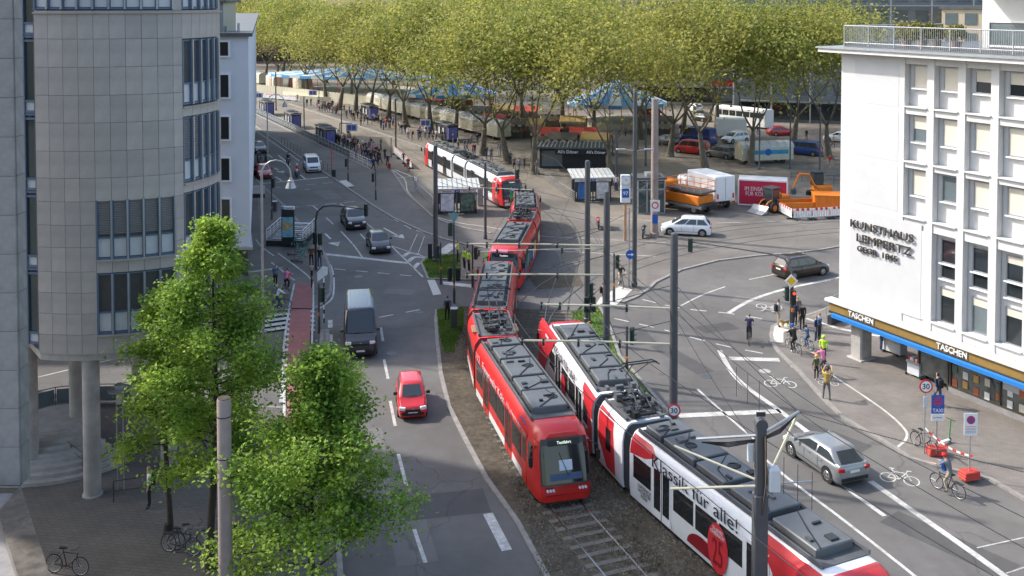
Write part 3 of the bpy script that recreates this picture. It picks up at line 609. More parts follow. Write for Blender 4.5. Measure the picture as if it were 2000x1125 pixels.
for k, (a_, b_) in enumerate(bays):
    for ri, (zt, zb, wins) in enumerate(rows):
        if ri == 3 and k == 0: continue
        xc = (a_+b_)/2; bw = b_-a_
        MB().box((xc, RD/2-.05, zb+.03), (bw+.06, RD+.08, .07)).build('ledge', 'stucco', kh)
        for wi, (z1, z0) in enumerate(wins):
            xo = xc+.12; ww = bw-.38; f = MB()
            for sx in (-1, 1): f.box((xo+sx*(ww/2-.03), RD-.02, (z0+z1)/2), (.07, .09, z1-z0))
            f.box((xo, RD-.02, z1-.03), (ww-.14, .09, .06)); f.box((xo, RD-.02, z0+.03), (ww-.14, .09, .06))
            wo = f.build('window', 'greyalu', kh); MB().box((xo, RD-.005, (z0+z1)/2), (ww-.12, .02, z1-z0-.1)).build('pane', 'glass' if rk.random() < .6 else 'glass_lite', wo)
            sf = rk.choice([0, 0, .35, .5, 1, 1]) if ri < 3 else (.22 if wi == 2 else rk.choice([0, .3]))
            if sf > 0: MB().box((xo, RD-.03, z1-.06-(z1-z0-.12)*sf/2), (ww-.14, .016, (z1-z0-.12)*sf)).build('roller_blind', 'screenblind', wo)
            MB().box((xo, RD-.09, z0-.05), (ww+.12, .2, .07)).build('sill', 'white', wo)
for z1, z0, xa, xb in ((17.95, 15.45, 1.02, 4.2), (15.15, 12.35, 1.02, 4.2), (12.1, 9.5, 1.02, 4.2), (9.1, 3.8, .8, 5.85)):
    MB().box(((xa+xb)/2, -.004, (z0+z1)/2), (xb-xa, .012, z1-z0)).build('grey_panel', 'stucco_grey', kh)
def fit_text(body, width, c, right, up, m, parent, depth=.03, bold=0., name='lettering', h=None):
    me = text_mesh(body, 1.0, depth, bold); xs = [v.co.x for v in me.vertices]; ys = [v.co.y for v in me.vertices]; s = width/(max(xs)-min(xs)); hy = h/(max(ys)-min(ys)) if h else s
    me = me.copy(); me.materials.clear(); me.materials.append(MATS[m]); r = Vector(right).normalized(); u = Vector(up).normalized(); nn = r.cross(u); mx, my = (max(xs)+min(xs))/2, (max(ys)+min(ys))/2
    me.transform(Matrix.Translation((-mx, -my, 0))); me.transform(Matrix(((r.x*s, u.x*hy, nn.x, c[0]), (r.y*s, u.y*hy, nn.y, c[1]), (r.z*s, u.z*hy, nn.z, c[2]), (0, 0, 0, 1)))); return place(name, me, parent)
for body, wd, zc, xc, hh in (('KUNSTHAUS', 4.45, 8.22, 3.17, .46), ('LEMPERTZ', 3.85, 7.46, 3.35, .46), ('GEGR. 1845', 2.85, 6.82, 2.9, .34)):
    fit_text(body, wd, (xc, -.12, zc), (1, 0, 0), (0, 0, 1), 'bronze', kh, .04, .0, h=hh)
# cornice, terrace, railing, planting, penthouse
MB().box((LN/2-.45, DP/2-.45, 18.47), (LN+1.1, DP+1.0, .22)).build('cornice', 'stucco', kh); MB().box((LN/2-.45, DP/2-.45, 18.64), (LN+1.3, DP+1.2, .1)).build('gutter', 'greyalu', kh)
MB().box((LN/2, DP/2, 18.74), (LN-.2, DP-.2, .1)).build('terrace', 'roofgrey', kh)
rl = MB(); rl.cyl((.1, .1, 19.95), (LN, .1, 19.95), .035, n=6); rl.cyl((.1, .1, 18.95), (LN, .1, 18.95), .025, n=6); rl.cyl((.1, .1, 19.95), (.1, 9, 19.95), .035, n=6); rl.cyl((.1, .1, 18.95), (.1, 9, 18.95), .025, n=6); rl.build('guard_rail', 'galv', kh)
bm_ = MB().cyl((0, 0, 18.75), (0, 0, 19.95), .014, n=5).mesh('baluster', 'galv'); pm_ = MB().cyl((0, 0, 18.75), (0, 0, 19.98), .04, n=6).mesh('post', 'galv')
for i in range(int(LN/.13)): place('post' if i % 14 == 0 else 'baluster', pm_ if i % 14 == 0 else bm_, kh, (.1+i*.13, .1, 0))
for i in range(1, 60): place('baluster', bm_, kh, (.1, .1+i*.15, 0))
MB().box((12.1, 8.3, 21.3), (11, 9, 5.0)).build('penthouse', 'stucco', kh)
pw = MB(); pw.box((8.75, 3.75, 20.3), (3.5, .1, .1)); pw.box((8.75, 3.75, 18.95), (3.5, .1, .1)); pw.box((7.05, 3.75, 19.6), (.12, .1, 1.4)); pw.box((10.45, 3.75, 19.6), (.12, .1, 1.4)); pwo = pw.build('window', 'white', kh); MB().box((8.75, 3.78, 19.62), (3.3, .04, 1.3)).build('pane', 'glass_lite', pwo)
MB().box((12.2, 3.0, 22.6), (11.4, 2.2, .5)).build('roof_edge', 'stucco', kh)
leafmat('terraceleaf', (.10, .13, .02), (.19, .18, .03), (.28, .24, .05), .3)
pl = MB(); rp_ = random.Random(2)
for cxp, rad in ((3.0, .75), (4.1, .8), (5.0, .6), (6.3, .6)):
    for _ in range(420):
        t, f_, q = rp_.uniform(0, 2*PI), rp_.uniform(-.9, 1), rad*rp_.uniform(.4, 1); p_ = Vector((cxp+q*math.cos(t)*math.cos(f_), 2.0+q*math.sin(t)*math.cos(f_), 19.7+q*math.sin(f_)*.9)); e = Vector((rp_.uniform(-1, 1), rp_.uniform(-1, 1), rp_.uniform(-1, 1))).normalized()*.1; g_ = e.orthogonal().normalized()*.05
        pl.quad(p_-e, p_+g_, p_+e, p_-g_)
    pl.cyl((cxp, 2, 18.8), (cxp, 2, 19.6), .04, n=5)
tp = tag(pl.build('terrace_shrubs', 'terraceleaf', None, (KO.x, KO.y, 0), KA), 'yellow-green shrubs on the roof terrace behind the white railing', 'shrub')
for cxp in (3.0, 4.1, 5.0, 6.3): MB().lathe([(.25, 18.79), (.34, 19.2), (.3, 19.2)], 12, (cxp, 2, 0)).build('planter', 'pinkconc', tp)
# fascia, awning, pillar, shop front
MB().box((LN/2-.2, -.28, 3.27), (LN+.8, .6, .16)).build('ledge', 'stucco', kh); MB().box((LN/2-.2, -.2, 3.16), (LN+.6, .5, .07)).build('trim', 'white', kh)
MB().box((LN/2-.1, -.22, 2.88), (LN+.5, .4, .46)).build('fascia', 'gold', kh); MB().box((LN/2-.1, .6, 2.6), (LN+.4, 2.2, .1)).build('soffit', 'roofgrey', kh)
for xc in (2.1, 8.2, 14.3): fit_text('TASCHEN', 1.85, (xc, -.46, 2.9), (1, 0, 0), (0, 0, 1), 'white', kh, .03, .012, h=.34)
aw = MB(); aw.add([(0, -.45, 2.62), (LN, -.45, 2.62), (LN, -.66, 2.54), (0, -.66, 2.54), (LN, -.66, 2.34), (0, -.66, 2.34)], [(0, 1, 2, 3), (3, 2, 4, 5)]); aw.add([(0, -.45, 2.62), (0, -.66, 2.54), (0, -.64, 2.34)], [(0, 1, 2)]); aw.build('awning', 'awnblue', kh)
MB().box((LN/2-.1, -.47, 2.6), (LN+.4, .12, .12)).build('awning_case', 'darkmetal', kh)
MB().bevbox((1.35, .45, 1.38), (.85, .95, 2.5), .08).build('pillar', 'concrete', kh); MB().bevbox((1.35, .45, .13), (1.15, 1.25, .1), .05).build('pillar_foot', 'concrete', kh)
MB().box((11.4, 4.2, 1.4), (12.2, 6, 2.35)).build('shop_core', 'mastgrey', kh)
sf = MB()
for xx in (5.2, 7.1, 7.25, 10.2, 13.2, 16.2): sf.box((xx, .75, 1.35), (.09, .12, 2.4))
sf.box((11.7, .75, .42), (9.2, .14, .1)); sf.box((10.8, .75, 2.5), (11.3, .12, .12)); sf.build('shopfront_frame', 'bronze', kh)
MB().box((11.8, .8, .24), (9.2, .3, .3)).build('plinth', 'granite_slab', kh)
mat('shopglass', (.10, .11, .10), .05, var=.6, scale=1.3, spec=.7)
for x0, x1 in ((5.25, 7.05), (7.3, 10.15), (10.25, 13.15), (13.25, 16.15)): MB().box(((x0+x1)/2, .8, 1.45), (x1-x0, .03, 2.0)).build('pane', 'shopglass', kh)
bk = random.Random(4); bookm = [mat('book%d' % i, c, .6) for i, c in enumerate([(.4, .12, .06), (.6, .55, .45), (.1, .15, .12), (.5, .3, .1), (.7, .7, .68), (.05, .05, .06)])]
for i in range(26): MB().box((7.5+(i % 13)*.65, .76-.012*(i % 2), .75+.62*(i//13)+bk.uniform(-.1, .1)), (.3, .02, .4)).build('book', 'book%d' % bk.randrange(6), kh)
MB().box((11.6, .755, 1.75), (2.5, .02, .75)).build('poster', 'stucco_grey', kh); fit_text('WALTON FORD', 2.0, (11.6, .74, 1.9), (1, 0, 0), (0, 0, 1), 'darkmetal', kh, .004, h=.2)
# ------------------------------------------------------------------ far buildings round the square
def far_building(label, x, y, wd, dp, ht, m, floors, nb, rz=0, gm='glass_lite', top=None):
    t = thing('far_building', label, 'building', (x, y, 0), rz)
    MB().box((0, dp/2, ht/2), (wd, dp, ht)).build('wall', m, t); MB().box((0, dp/2, ht+.2), (wd+.6, dp+.6, .4)).build('roof', 'roofgrey', t)
    fh = (ht-4)/floors; bw = wd/nb; wm = MB().box((0, -.03, 0), (bw*.62, .1, fh*.58)).mesh('window', gm)
    for f_ in range(floors):
        for b_ in range(nb): place('window', wm, t, (-wd/2+bw*(b_+.5), 0, 4+fh*(f_+.5)))
    MB().box((0, -.06, 1.9), (wd*.96, .15, 3.0)).build('shopfront', 'glass', t); MB().box((0, -.7, 3.6), (wd*.96, 1.4, .25)).build('canopy', 'greyalu', t)
    return t
mat('sandstone', (.52, .43, .31), .85, var=.08, scale=.5); mat('officegrey', (.20, .215, .225), .5, var=.08); mat('brickred', (.30, .13, .09), .85, var=.1)
ob = far_building('grey glass office block with steel balcony frames above the tree crowns', 62, 168, 46, 20, 27, 'officegrey', 7, 14, R(-14))
fm = MB()
for k in range(8): fm.cyl((-23+k*6.5, -1.6, 0), (-23+k*6.5, -1.6, 27.5), .14, n=8)
for z in (20.5, 24, 27.3): fm.box((0, -1.4, z), (46, .9, .14)); fm.cyl((-23, -1.7, z+1), (23, -1.7, z+1), .05, n=5)
fm.build('balcony_frame', 'galv', ob)
far_building('long sandstone shop building behind the plane trees', 52, 198, 60, 16, 22, 'sandstone', 5, 20, R(-10))
sb_ = [o for o in bpy.data.objects if o.get('label', '').startswith('long sandstone')][0]
for x, m, wd in ((-8, 'signred', 6), (4, 'yellow', 7), (14, 'signblue', 4)): MB().box((x, -.9, 4.4), (wd, .3, 1.0)).build('shop_sign', m, sb_); MB().box((x, -.3, 2.0), (wd*.9, .2, 2.6)).build('lit_shop_window', 'glass_lite', sb_)
far_building('white rendered shop building at the end of the square', -12, 330, 70, 16, 19, 'stucco', 4, 22, 0)
far_building('brick commercial block at the far left of the square', -95, 335, 80, 18, 19, 'brickred', 4, 24, R(8))
far_building('pale grey department store behind the market tents', 62, 330, 70, 18, 21, 'stucco_grey', 5, 20, R(-5))
far_building('sandstone corner house beyond the parked vans', 82, 150, 30, 16, 20, 'sandstone', 5, 10, R(-40))
# ------------------------------------------------------------------ trees
leafmat('planeleaf', (.22, .235, .045), (.34, .34, .07), (.46, .43, .12), .5)
leafmat('planeleaf_b', (.18, .22, .04), (.29, .32, .065), (.42, .40, .11), .5)
leafmat('limeleaf', (.15, .26, .03), (.27, .43, .055), (.42, .56, .12), .55)
def gen_tree(seed, H, r0, fork, spread, nlimb, leaf, per, clr, lm, bm, lean=(0, 0), ellip=None, depth=3):
    """trunk with forking limbs; leaf clumps at the twigs. returns (trunk mesh, crown mesh)"""
    rd = random.Random(seed); tb = MB(); tips = []
    def branch(p, d, L, r, lv):
        n = 5 if lv < 2 else 3; pts = [p]; rs = [r]; q = p.copy(); dd = d.copy()
        for i in range(n):
            up = .10 if lv else .02
            dd = (dd+Vector((rd.uniform(-.2, .2), rd.uniform(-.2, .2), rd.uniform(-.06, .16)+up))*(.8 if lv else .25)).normalized(); q = q+dd*L/n
            pts.append(q.copy()); rs.append(r*(1-.55*(i+1)/n))
        tb.tube(pts, rs, 8 if lv == 0 else (6 if lv < 2 else 4), cap=True)
        if lv >= depth:
            tips.append((q, 1.)); tips.append((pts[len(pts)//2], .8)); return
        k = nlimb if lv == 0 else rd.choice([3, 3, 4])
        a0 = rd.uniform(0, 2*PI)
        for j in range(k):
            a = a0+2*PI*j/k+rd.uniform(-.35, .35); t = spread*rd.uniform(.65, 1.15)*(1 if lv else 1)
            if j == 0 and lv > 0: t *= .35
            ax = dd.orthogonal().normalized(); ax = Matrix.Rotation(a, 3, dd) @ ax
            nd = (dd*math.cos(t)+ax*math.sin(t)).normalized()
            src = q if (j < 2 or lv == 0) else pts[-2]
            branch(src, nd, L*rd.uniform(.62, .85) if lv else (H-fork)*rd.uniform(.42, .55), rs[-1]*(.72 if lv else .62), lv+1)
        if lv >= 2: tips.append((q, .9))
        elif lv == 1: tips.append((q, .7))
    branch(Vector((0, 0, 0)), Vector((lean[0], lean[1], 1)).normalized(), fork, r0, 0)
    tb.cyl((0, 0, -.1), (0, 0, .5), r0*1.5, r0*1.02, 10)
    zmax = max(p.z for p, _ in tips); sc = H/(zmax+clr*.8)
    cb = MB()
    for p, s in tips:
        for _ in range(int(per*s)):
            o = Vector((rd.gauss(0, 1), rd.gauss(0, 1), rd.gauss(-.25, .85)))*clr*.55
            c = p+o; e = Vector((rd.uniform(-1, 1), rd.uniform(-1, 1), rd.uniform(-.7, .7))).normalized(); f = Vector((rd.uniform(-1, 1), rd.uniform(-1, 1), rd.uniform(-1, 1))); f = (f-e*f.dot(e)).normalized()
            s_ = leaf*rd.uniform(.6, 1.25); n_ = e.cross(f)*s_*.25
            cb.add([c-e*s_, c+f*s_*.62+n_, c+e*s_, c-f*s_*.62+n_], [(0, 1, 2, 3)])
    for m_ in (tb, cb): m_.v = [(x*sc, y*sc, z*sc) for x, y, z in m_.v]
    return tb.mesh('trunk', bm, 60), cb.mesh('crown', lm)
def tree(label, me, loc, rz=0, sc=1., group=None, cat='tree', name='plane_tree'):
    t = thing(name, label, cat, loc, rz, group); t.scale = sc if isinstance(sc, tuple) else (sc, sc, sc)
    place('trunk', me[0], t); place('crown', me[1], t); return t
PT = [gen_tree(s, 22.5, .72, 6.0, .78, 4, .33, 23, 3.8, 'planeleaf' if s % 2 else 'planeleaf_b', 'bark', lean=((s % 3-1)*.14, (s % 2)*.12), depth=4) for s in (21, 34, 55, 72)]
bases = [(540, 166), (567, 173), (607, 176), (637, 199), (662, 215), (695, 221), (721, 226), (759, 232), (794, 248), (841, 261), (887, 274), (941, 304), (992, 320), (1043, 340), (1192, 361), (1160, 273), (1101, 260), (1019, 252), (1240, 293), (1308, 306), (1379, 335), (1467, 324), (1333, 258), (1547, 295), (1619, 311), (1400, 254), (1252, 272)]
rt = random.Random(9)
for i, (u, v) in enumerate(bases):
    tree(['plane tree growing along the far tram platform', 'plane tree between the kiosk and the tram curve', 'plane tree among the market vehicles and tents'][0 if i < 12 else (1 if i < 15 else 2)], PT[i % 4], tuple(G(u, v)), rt.uniform(0, 2*PI), (lambda q: (q*1.06, q*1.06, q*(1.02 if i < 14 else 1.1)))(rt.uniform(.94, 1.1)), ['plane trees along the platform', 'plane trees by the kiosk', 'plane trees among the market vehicles'][0 if i < 12 else (1 if i < 15 else 2)])
k = 0
for Y, us in ((212, (600, 680, 860, 950, 1080, 1290, 1450)), (245, (520, 640, 760, 850, 980, 1180, 1380, 1480, 1570, 1640)), (280, (480, 560, 700, 800, 900, 1040, 1120, 1230, 1330, 1480)), (310, (440, 500, 610, 750, 950, 1100, 1280, 1420))):
    for u in us:
        k += 1; p = AT(u+rt.uniform(-15, 15), 100, Y+rt.uniform(-6, 6)); tree('plane tree in the back rows of the square behind the market', PT[k % 4], (p.x, p.y, 0), rt.uniform(0, 6.2), rt.uniform(1.0, 1.2), 'plane trees in the back rows')
def gen_cone(seed, H, r0, z0, prof, nb, leaf, per, lm, bm, lean=(0, 0)):
    """central leader with side boughs; prof(t) gives the bough length at relative height t"""
    rd = random.Random(seed); tb = MB(); cb = MB(); n = 14; P = []
    for i in range(n+1):
        t = i/n; P.append(Vector((lean[0]*t*H+.12*math.sin(t*7+seed), lean[1]*t*H+.12*math.cos(t*5+seed), t*H)))
    tb.tube(P, [r0*(1-.93*i/n) for i in range(n+1)], 8); tb.cyl((0, 0, -.1), (0, 0, .35), r0*1.5, r0, 9)
    def leaves(c0, rad, k):
        for _ in range(k):
            c = c0+Vector((rd.gauss(0, 1), rd.gauss(0, 1), rd.gauss(0, .75)))*rad
            e = Vector((rd.uniform(-1, 1), rd.uniform(-1, 1), rd.uniform(-.6, .3))).normalized(); f = Vector((rd.uniform(-1, 1), rd.uniform(-1, 1), rd.uniform(-.4, .4))); f = (f-e*f.dot(e)).normalized(); s_ = leaf*rd.uniform(.6, 1.3); n_ = e.cross(f)*s_*.3
            cb.add([c-e*s_, c+f*s_*.7+n_, c+e*s_, c-f*s_*.7+n_], [(0, 1, 2, 3)])
    for b in range(nb):
        t = (z0+(H-z0)*(b+rd.random())/nb)/H; i = min(n-1, int(t*n)); p = P[i].lerp(P[i+1], t*n-i); L = prof((t*H-z0)/(H-z0))*rd.uniform(.55, 1.2); a = b*2.4+rd.uniform(-.5, .5)
        d = Vector((math.cos(a), math.sin(a), rd.uniform(.15, .75))).normalized(); q = p.copy(); pts = [q.copy()]
        for k in range(6):
            d = (d+Vector((rd.uniform(-.22, .22), rd.uniform(-.22, .22), rd.uniform(-.16, .14)))).normalized(); q = q+d*L/6; pts.append(q.copy())
            if k >= 1:
                for _ in range(2):
                    e = (d+Vector((rd.uniform(-1, 1), rd.uniform(-1, 1), rd.uniform(-.5, .6)))).normalized(); tl = L*.26*rd.uniform(.5, 1.3); tb.tube([q, q+e*tl*.5, q+e*tl], [.014, .009, .004], 4)
                    leaves(q+e*tl*.75, .2+L*.045, per)
        tb.tube(pts, [max(.008, r0*.3*(1-t*.6)*(1-.85*k/6)) for k in range(7)], 5); leaves(q, .28, per)
    leaves(P[-1], .25, per)
    return tb.mesh('trunk', bm, 60), cb.mesh('crown', lm)
t1 = gen_cone(5, 13.0, .17, 3.0, lambda t: 3.0*(1-t)**.75+.3 if t > .12 else 2.3, 60, .078, 46, 'limeleaf', 'bark_dark', (.02, 0))
t2 = gen_cone(8, 8.9, .15, 1.5, lambda t: 3.4*(1-t)**.8+.3, 58, .078, 46, 'limeleaf', 'bark_dark', (.06, .02))
t3 = gen_cone(15, 9.5, .13, 3.4, lambda t: 2.1*(1-t)**.7+.3, 36, .09, 26, 'limeleaf', 'bark_dark')
tree('bright green street tree whose tall crown hides part of the round tower', t1, tuple(G(415, 1110, .1)), .6, 1., name='street_tree')
tree('bright green street tree beside the road kerb with a broad crown', t2, (-7.1, 33.2, .1), .4, 1., name='street_tree')
tree('slim street tree standing close to the curved steps', t3, tuple(G(327, 1040, .1)), 1.3, 1., name='street_tree')
# ------------------------------------------------------------------ trams
mat('tramdark', (.03, .03, .033), .3, var=.1); mat('tramglass', (.018, .02, .022), .05, var=0, spec=.7); mat('adred', (.55, .03, .04), .35, var=.05, coat=.3); mat('darkred', (.22, .008, .015), .35, coat=.3)
mat('pink', (.72, .20, .36), .35, coat=.3); mat('sandvent', (.50, .28, .17), .7, var=.2); mat('flaggreen', (.05, .25, .08), .7); mat('ledtext', (.7, .75, .6), .5, emit=(.8, .9, .7), es=.6)
mat('muralblue', (.03, .12, .30), .4); mat('muralgreen', (.10, .32, .10), .4); mat('muralyellow', (.65, .42, .05), .4); mat('drvshirt', (.55, .6, .68), .8); mat('dashboard', (.06, .10, .18), .7)
HW = 1.325
def ring(y, k=1., zt=3.12, lo=.32):
    pts = [(-HW*k+.05, lo), (-HW*k, .75), (-HW*k, 2.35), (-HW*k+.07, 2.75), (-HW*k+.27, zt-.08), (-HW*k+.42, zt)]
    return [(x, y, z) for x, z in pts]+[(-x, y, z) for x, z in reversed(pts)]
def nose_y(z, full, sgn):       # how far the cab face leans back with height
    if z < 1.0: return (1.0-z)*.12
    return (z-1.0)*.30+(.10 if z > 2.9 else 0)
def section(t, s, L, cab, body, roofgear, side=None):
    """one tram section; local y runs away from the camera; cab = -1 near end, +1 far end, 0 none"""
    p0, p1 = TRK.at(s), TRK.at(s+L); d = (p1-p0).normalized(); c = (p0+p1)/2
    o = thing('section', None, None)
    o.parent = t; o.location = (c.x, c.y, .0); o.rotation_euler = (0, 0, math.atan2(-d.x, d.y)); o.name = 'tram_section'
    mb = MB(); h = L/2; rings = []
    def cabrings(sg):
        out = []
        for k, dy in ((.70, 0), (.83, .10), (.93, .42), (1., 1.5)):
            rg = [Vector(p) for p in ring(0, k, 3.12 if dy > .4 else 2.98)]
            out.append([(p.x, sg*(h-dy-nose_y(p.z, 1, sg)*(1 if dy < 1 else 0)), p.z) for p in rg])
        return out
    if cab == -1: rings = [[(x, y, z) for x, y, z in r_] for r_ in cabrings(-1)]+[ring(h)]
    elif cab == 1: rings = [ring(-h)]+list(reversed(cabrings(1)))
    else: rings = [ring(-h), ring(h)]
    mb.loft(rings, True, True)
    mb.build('body', body, o, smooth=35)
    MB().box((0, 0, .28), (2.3, L-1.6 if cab else L-.4, .36)).build('underframe', 'black', o)
    y0, y1 = (-h+1.9, h-.25) if cab == -1 else ((-h+.25, h-1.9) if cab == 1 else (-h+.2, h-.2))
    MB().box((0, (y0+y1)/2, 3.10), (1.9, y1-y0, .10)).build('roof_deck', 'roofgrey', o)
    for sx in (-1, 1): MB().box((sx*1.02, (y0+y1)/2, 3.2), (.07, y1-y0, .16)).build('roof_rail', 'roofbox', o)
    if cab:
        sg = cab
        def nf(x, z, out=.02):
            x *= 1-.14*max(0, z-2.2); ax = abs(x)+.0
            T_ = ((0, 0), (.93, 0), (1.1, .1), (1.232, .42), (1.325, 1.5)); dyk = 0
            for (xa, ya), (xb_, yb_) in zip(T_[:-1], T_[1:]):
                if xa <= ax <= xb_: dyk = ya+(yb_-ya)*(ax-xa)/(xb_-xa)
            return (x, sg*(h-nose_y(z, 1, sg)-dyk+out), z)
        def patch(name, x0, x1, z0, z1, m, out=.02, nx=14, nz=6, par=o):
            q = MB(); g = [[nf(x0+(x1-x0)*i/nx, z0+(z1-z0)*j/nz, out) for i in range(nx+1)] for j in range(nz+1)]
            for j in range(nz):
                for i in range(nx):
                    f = (g[j][i], g[j][i+1], g[j+1][i+1], g[j+1][i]); q.quad(*(f if sg < 0 else f[::-1]))
            return q.build(name, m, par, smooth=50)
        ws = patch('windscreen', -1.04, 1.04, 1.12, 2.6, 'tramglass', .045); patch('dashboard', -.7, .7, 1.24, 1.5, 'dashboard', .05, par=ws)
        patch('driver', -.28, .3, 1.6, 2.0, 'drvshirt', .05, 4, 3, ws)
        patch('screen_surround', -1.1, 1.1, 1.05, 2.84, 'tramdark', .03); ds = patch('destination_display', -.75, .75, 2.55, 2.78, 'black', .055)
        e = Vector(nf(0, 2.67, .07)); text('Testfahrt', .17, e, (-sg, 0, 0), (0, -sg*-.29*-1, 1), 'ledtext', o, .004)
        for sx in (-1, 1):
            for k in range(3): q = nf(sx*(.58+k*.13), .86, .03); MB().cyl((q[0], q[1]-sg*.06, q[2]), (q[0], q[1]+sg*.03, q[2]), .055, n=10).build('headlight', 'headlight', o)
            MB().tube([(sx*1.15, sg*(h-.75), 2.5), (sx*1.5, sg*(h-.35), 2.45), (sx*1.5, sg*(h-.3), 2.1)], .03, 5).build('mirror_arm', 'black', o); MB().box((sx*1.5, sg*(h-.3), 2.05), (.16, .1, .4)).build('mirror', 'black', o)
        patch('bumper', -.9, .9, .36, .62, body, .06); w_ = MB(); w_.tube([nf(-.25, 2.3, .07), nf(.1, 1.4, .07)], .015, 4); w_.build('wiper', 'black', o)
        for sx in (-1, 1):
            dr = MB().box((sx*(HW+.004), sg*(h-1.95), 1.55), (.02, .72, 2.2)).build('cab_door', body, o); MB().box((sx*(HW+.012), sg*(h-1.95), 1.95), (.02, .5, 1.1)).build('pane', 'tramglass', dr)
            MB().box((sx*(HW*.97), sg*(h-1.18), 1.95), (.06, .5, 1.0)).build('side_window', 'tramglass', o)
    if side: side(o, L, cab, y0, y1)
    roofgear(o, L, cab, y0, y1)
    return o
def windows_doors(o, L, cab, y0, y1, band='tramdark', doorm='tramwhite', lower='tramwhite', bandon=True):
    rs_ = random.Random(int(L*31))
    a, b = (y0+.6, y1) if cab == -1 else ((y0, y1-.6) if cab == 1 else (y0, y1))
    n = max(1, round((b-a)/1.55)); w_ = (b-a)/n
    for sx in (-1, 1):
        if bandon: MB().box((sx*(HW+.003), (a+b)/2, 1.76), (.016, b-a, 1.08)).build('window_band', band, o)
        if lower: MB().box((sx*(HW-.012), (a+b)/2, .55), (.03, b-a+.1, .34)).build('skirt', lower, o)
        for i in range(n):
            yc = a+w_*(i+.5)
            if n >= 4 and i in (1, n-2):
                d = MB(); d.box((sx*(HW+.008), yc, 1.45), (.03, 1.3, 2.1)); do = d.build('door', doorm, o)
                for q in (-.32, .32): MB().box((sx*(HW+.02), yc+q, 1.55), (.025, .46, 1.65)).build('pane', 'tramglass', do)
                sl = MB(); sl.box((sx*(HW+.027), yc, 1.45), (.012, .03, 2.1)); sl.box((sx*(HW+.03), yc+.15, 1.2), (.012, .06, .3)); sl.build('door_seal', 'black', do)
            else:
                wn = MB().box((sx*(HW+.01), yc, 1.75), (.02, w_-.16, .96)).build('window', 'tramglass', o); MB().box((sx*(HW+.021), yc, 2.04), (.012, w_-.18, .03)).build('window_bar', 'black', wn)
def gear(panto_at=None, seed=1):
    def f(o, L, cab, y0, y1):
        rd = random.Random(seed+int(L*10)); y = y0+.5
        while y < y1-1.2:
            ln = min(rd.uniform(1.5, 2.3), y1-y-.2)
            if panto_at is not None and abs((y+ln/2)-panto_at) < 2.0: y += ln+.1; continue
            bx = MB(); bx.bevbox((0, y+ln/2, 3.29), (1.6, ln, .3), .04); b = bx.build('roof_box', 'roofbox', o)
            if rd.random() < .6: MB().lathe([(.26, 3.43), (.26, 3.46), (.2, 3.47), (.2, 3.45)], 16, (rd.uniform(-.3, .4), y+ln/2, 0)).build('fan', 'black', b)
            for _ in range(3): MB().box((rd.uniform(-.65, .65), y+rd.uniform(.15, ln-.15), 3.47), (rd.uniform(.06, .4), rd.uniform(.06, .35), rd.uniform(.04, .12))).build('roof_hatch', rd.choice(['black', 'mastgrey', 'roofgrey', 'darkmetal']), b)
            MB().tube([(rd.uniform(-.7, -.2), y, 3.46), (rd.uniform(-.5, .5), y+ln*.5, 3.47), (rd.uniform(.2, .7), y+ln, 3.44)], .02, 4).build('cable', 'black', b)
            MB().box((0, y+ln+.03, 3.27), (1.5, .05, .2)).build('conduit', 'black', b)
            for sx in (-1, 1): MB().cyl((sx*.9, y+.1, 3.22), (sx*.9, y+ln, 3.24), .035, n=5).build('cable', 'black', b)
            y += ln+rd.uniform(.12, .35)
        if panto_at is not None:
            pg = thing('pantograph', None, None); pg.parent = o; pg.location = (0, panto_at, 3.2)
            fr = MB()
            for sx in (-.55, .55):
                fr.box((sx, 0, .12), (.09, 2.6, .1))
            for yy in (-1.2, -.5, .5, 1.2): fr.box((0, yy, .15), (1.3, .1, .09))
            fr.build('base_frame', 'black', pg)
            am = MB()
            for sx in (-.1, .1): am.tube([(sx*3, -.9, .25), (sx*2, .75, 1.15)], .035, 5); am.tube([(sx*2, .75, 1.15), (sx*4, -.35, 2.05)], .025, 5)
            am.build('arm', 'mastgrey', pg); hd = MB(); hd.tube([(-.95, -.35, 1.95), (-.7, -.35, 2.08), (.7, -.35, 2.08), (.95, -.35, 1.95)], .03, 5); hd.tube([(-.95, -.1, 1.95), (-.7, -.1, 2.08), (.7, -.1, 2.08), (.95, -.1, 1.95)], .03, 5); hd.build('contact_strip', 'black', pg)
            eq = random.Random(seed)
            for _ in range(16): MB().box((eq.uniform(-.75, .75), eq.uniform(-1.9, 1.9), .12+eq.uniform(0, .1)), (eq.uniform(.12, .4), eq.uniform(.12, .5), eq.uniform(.12, .3))).build('roof_unit', eq.choice(['black', 'mastgrey', 'roofbox', 'darkmetal']), pg)
            for _ in range(10):
                a = Vector((eq.uniform(-.8, .8), eq.uniform(-1.8, 1.8), .3)); MB().tube([a, a+Vector((eq.uniform(-.3, .3), eq.uniform(.1, .5), .12)), a+Vector((eq.uniform(-.5, .5), eq.uniform(.5, 1), 0))], .022, 4).build('cable', 'black', pg)
    return f
def bellows(t, s, L):
    p0, p1 = TRK.at(s-.05), TRK.at(s+L+.05); d = (p1-p0).normalized(); c = (p0+p1)/2; mb = MB(); n = 9; rings = []
    for i in range(n+1):
        k = .95 if i % 2 else .88; rings.append([(x*k, (i/n-.5)*(L+.1), .35+(z-.32)*(.97 if i % 2 else .93)) for x, _, z in ring(0)])
    mb.loft(rings).build('bellows', 'bellows', t, (c.x, c.y, 0), math.atan2(-d.x, d.y))
def side_text(o, body, width, y, z, m, h=None, sx=-1):
    return fit_text(body, width, (sx*(HW+.036), y, z), (0, sx, 0), (0, 0, 1), m, o, .003, h=h)
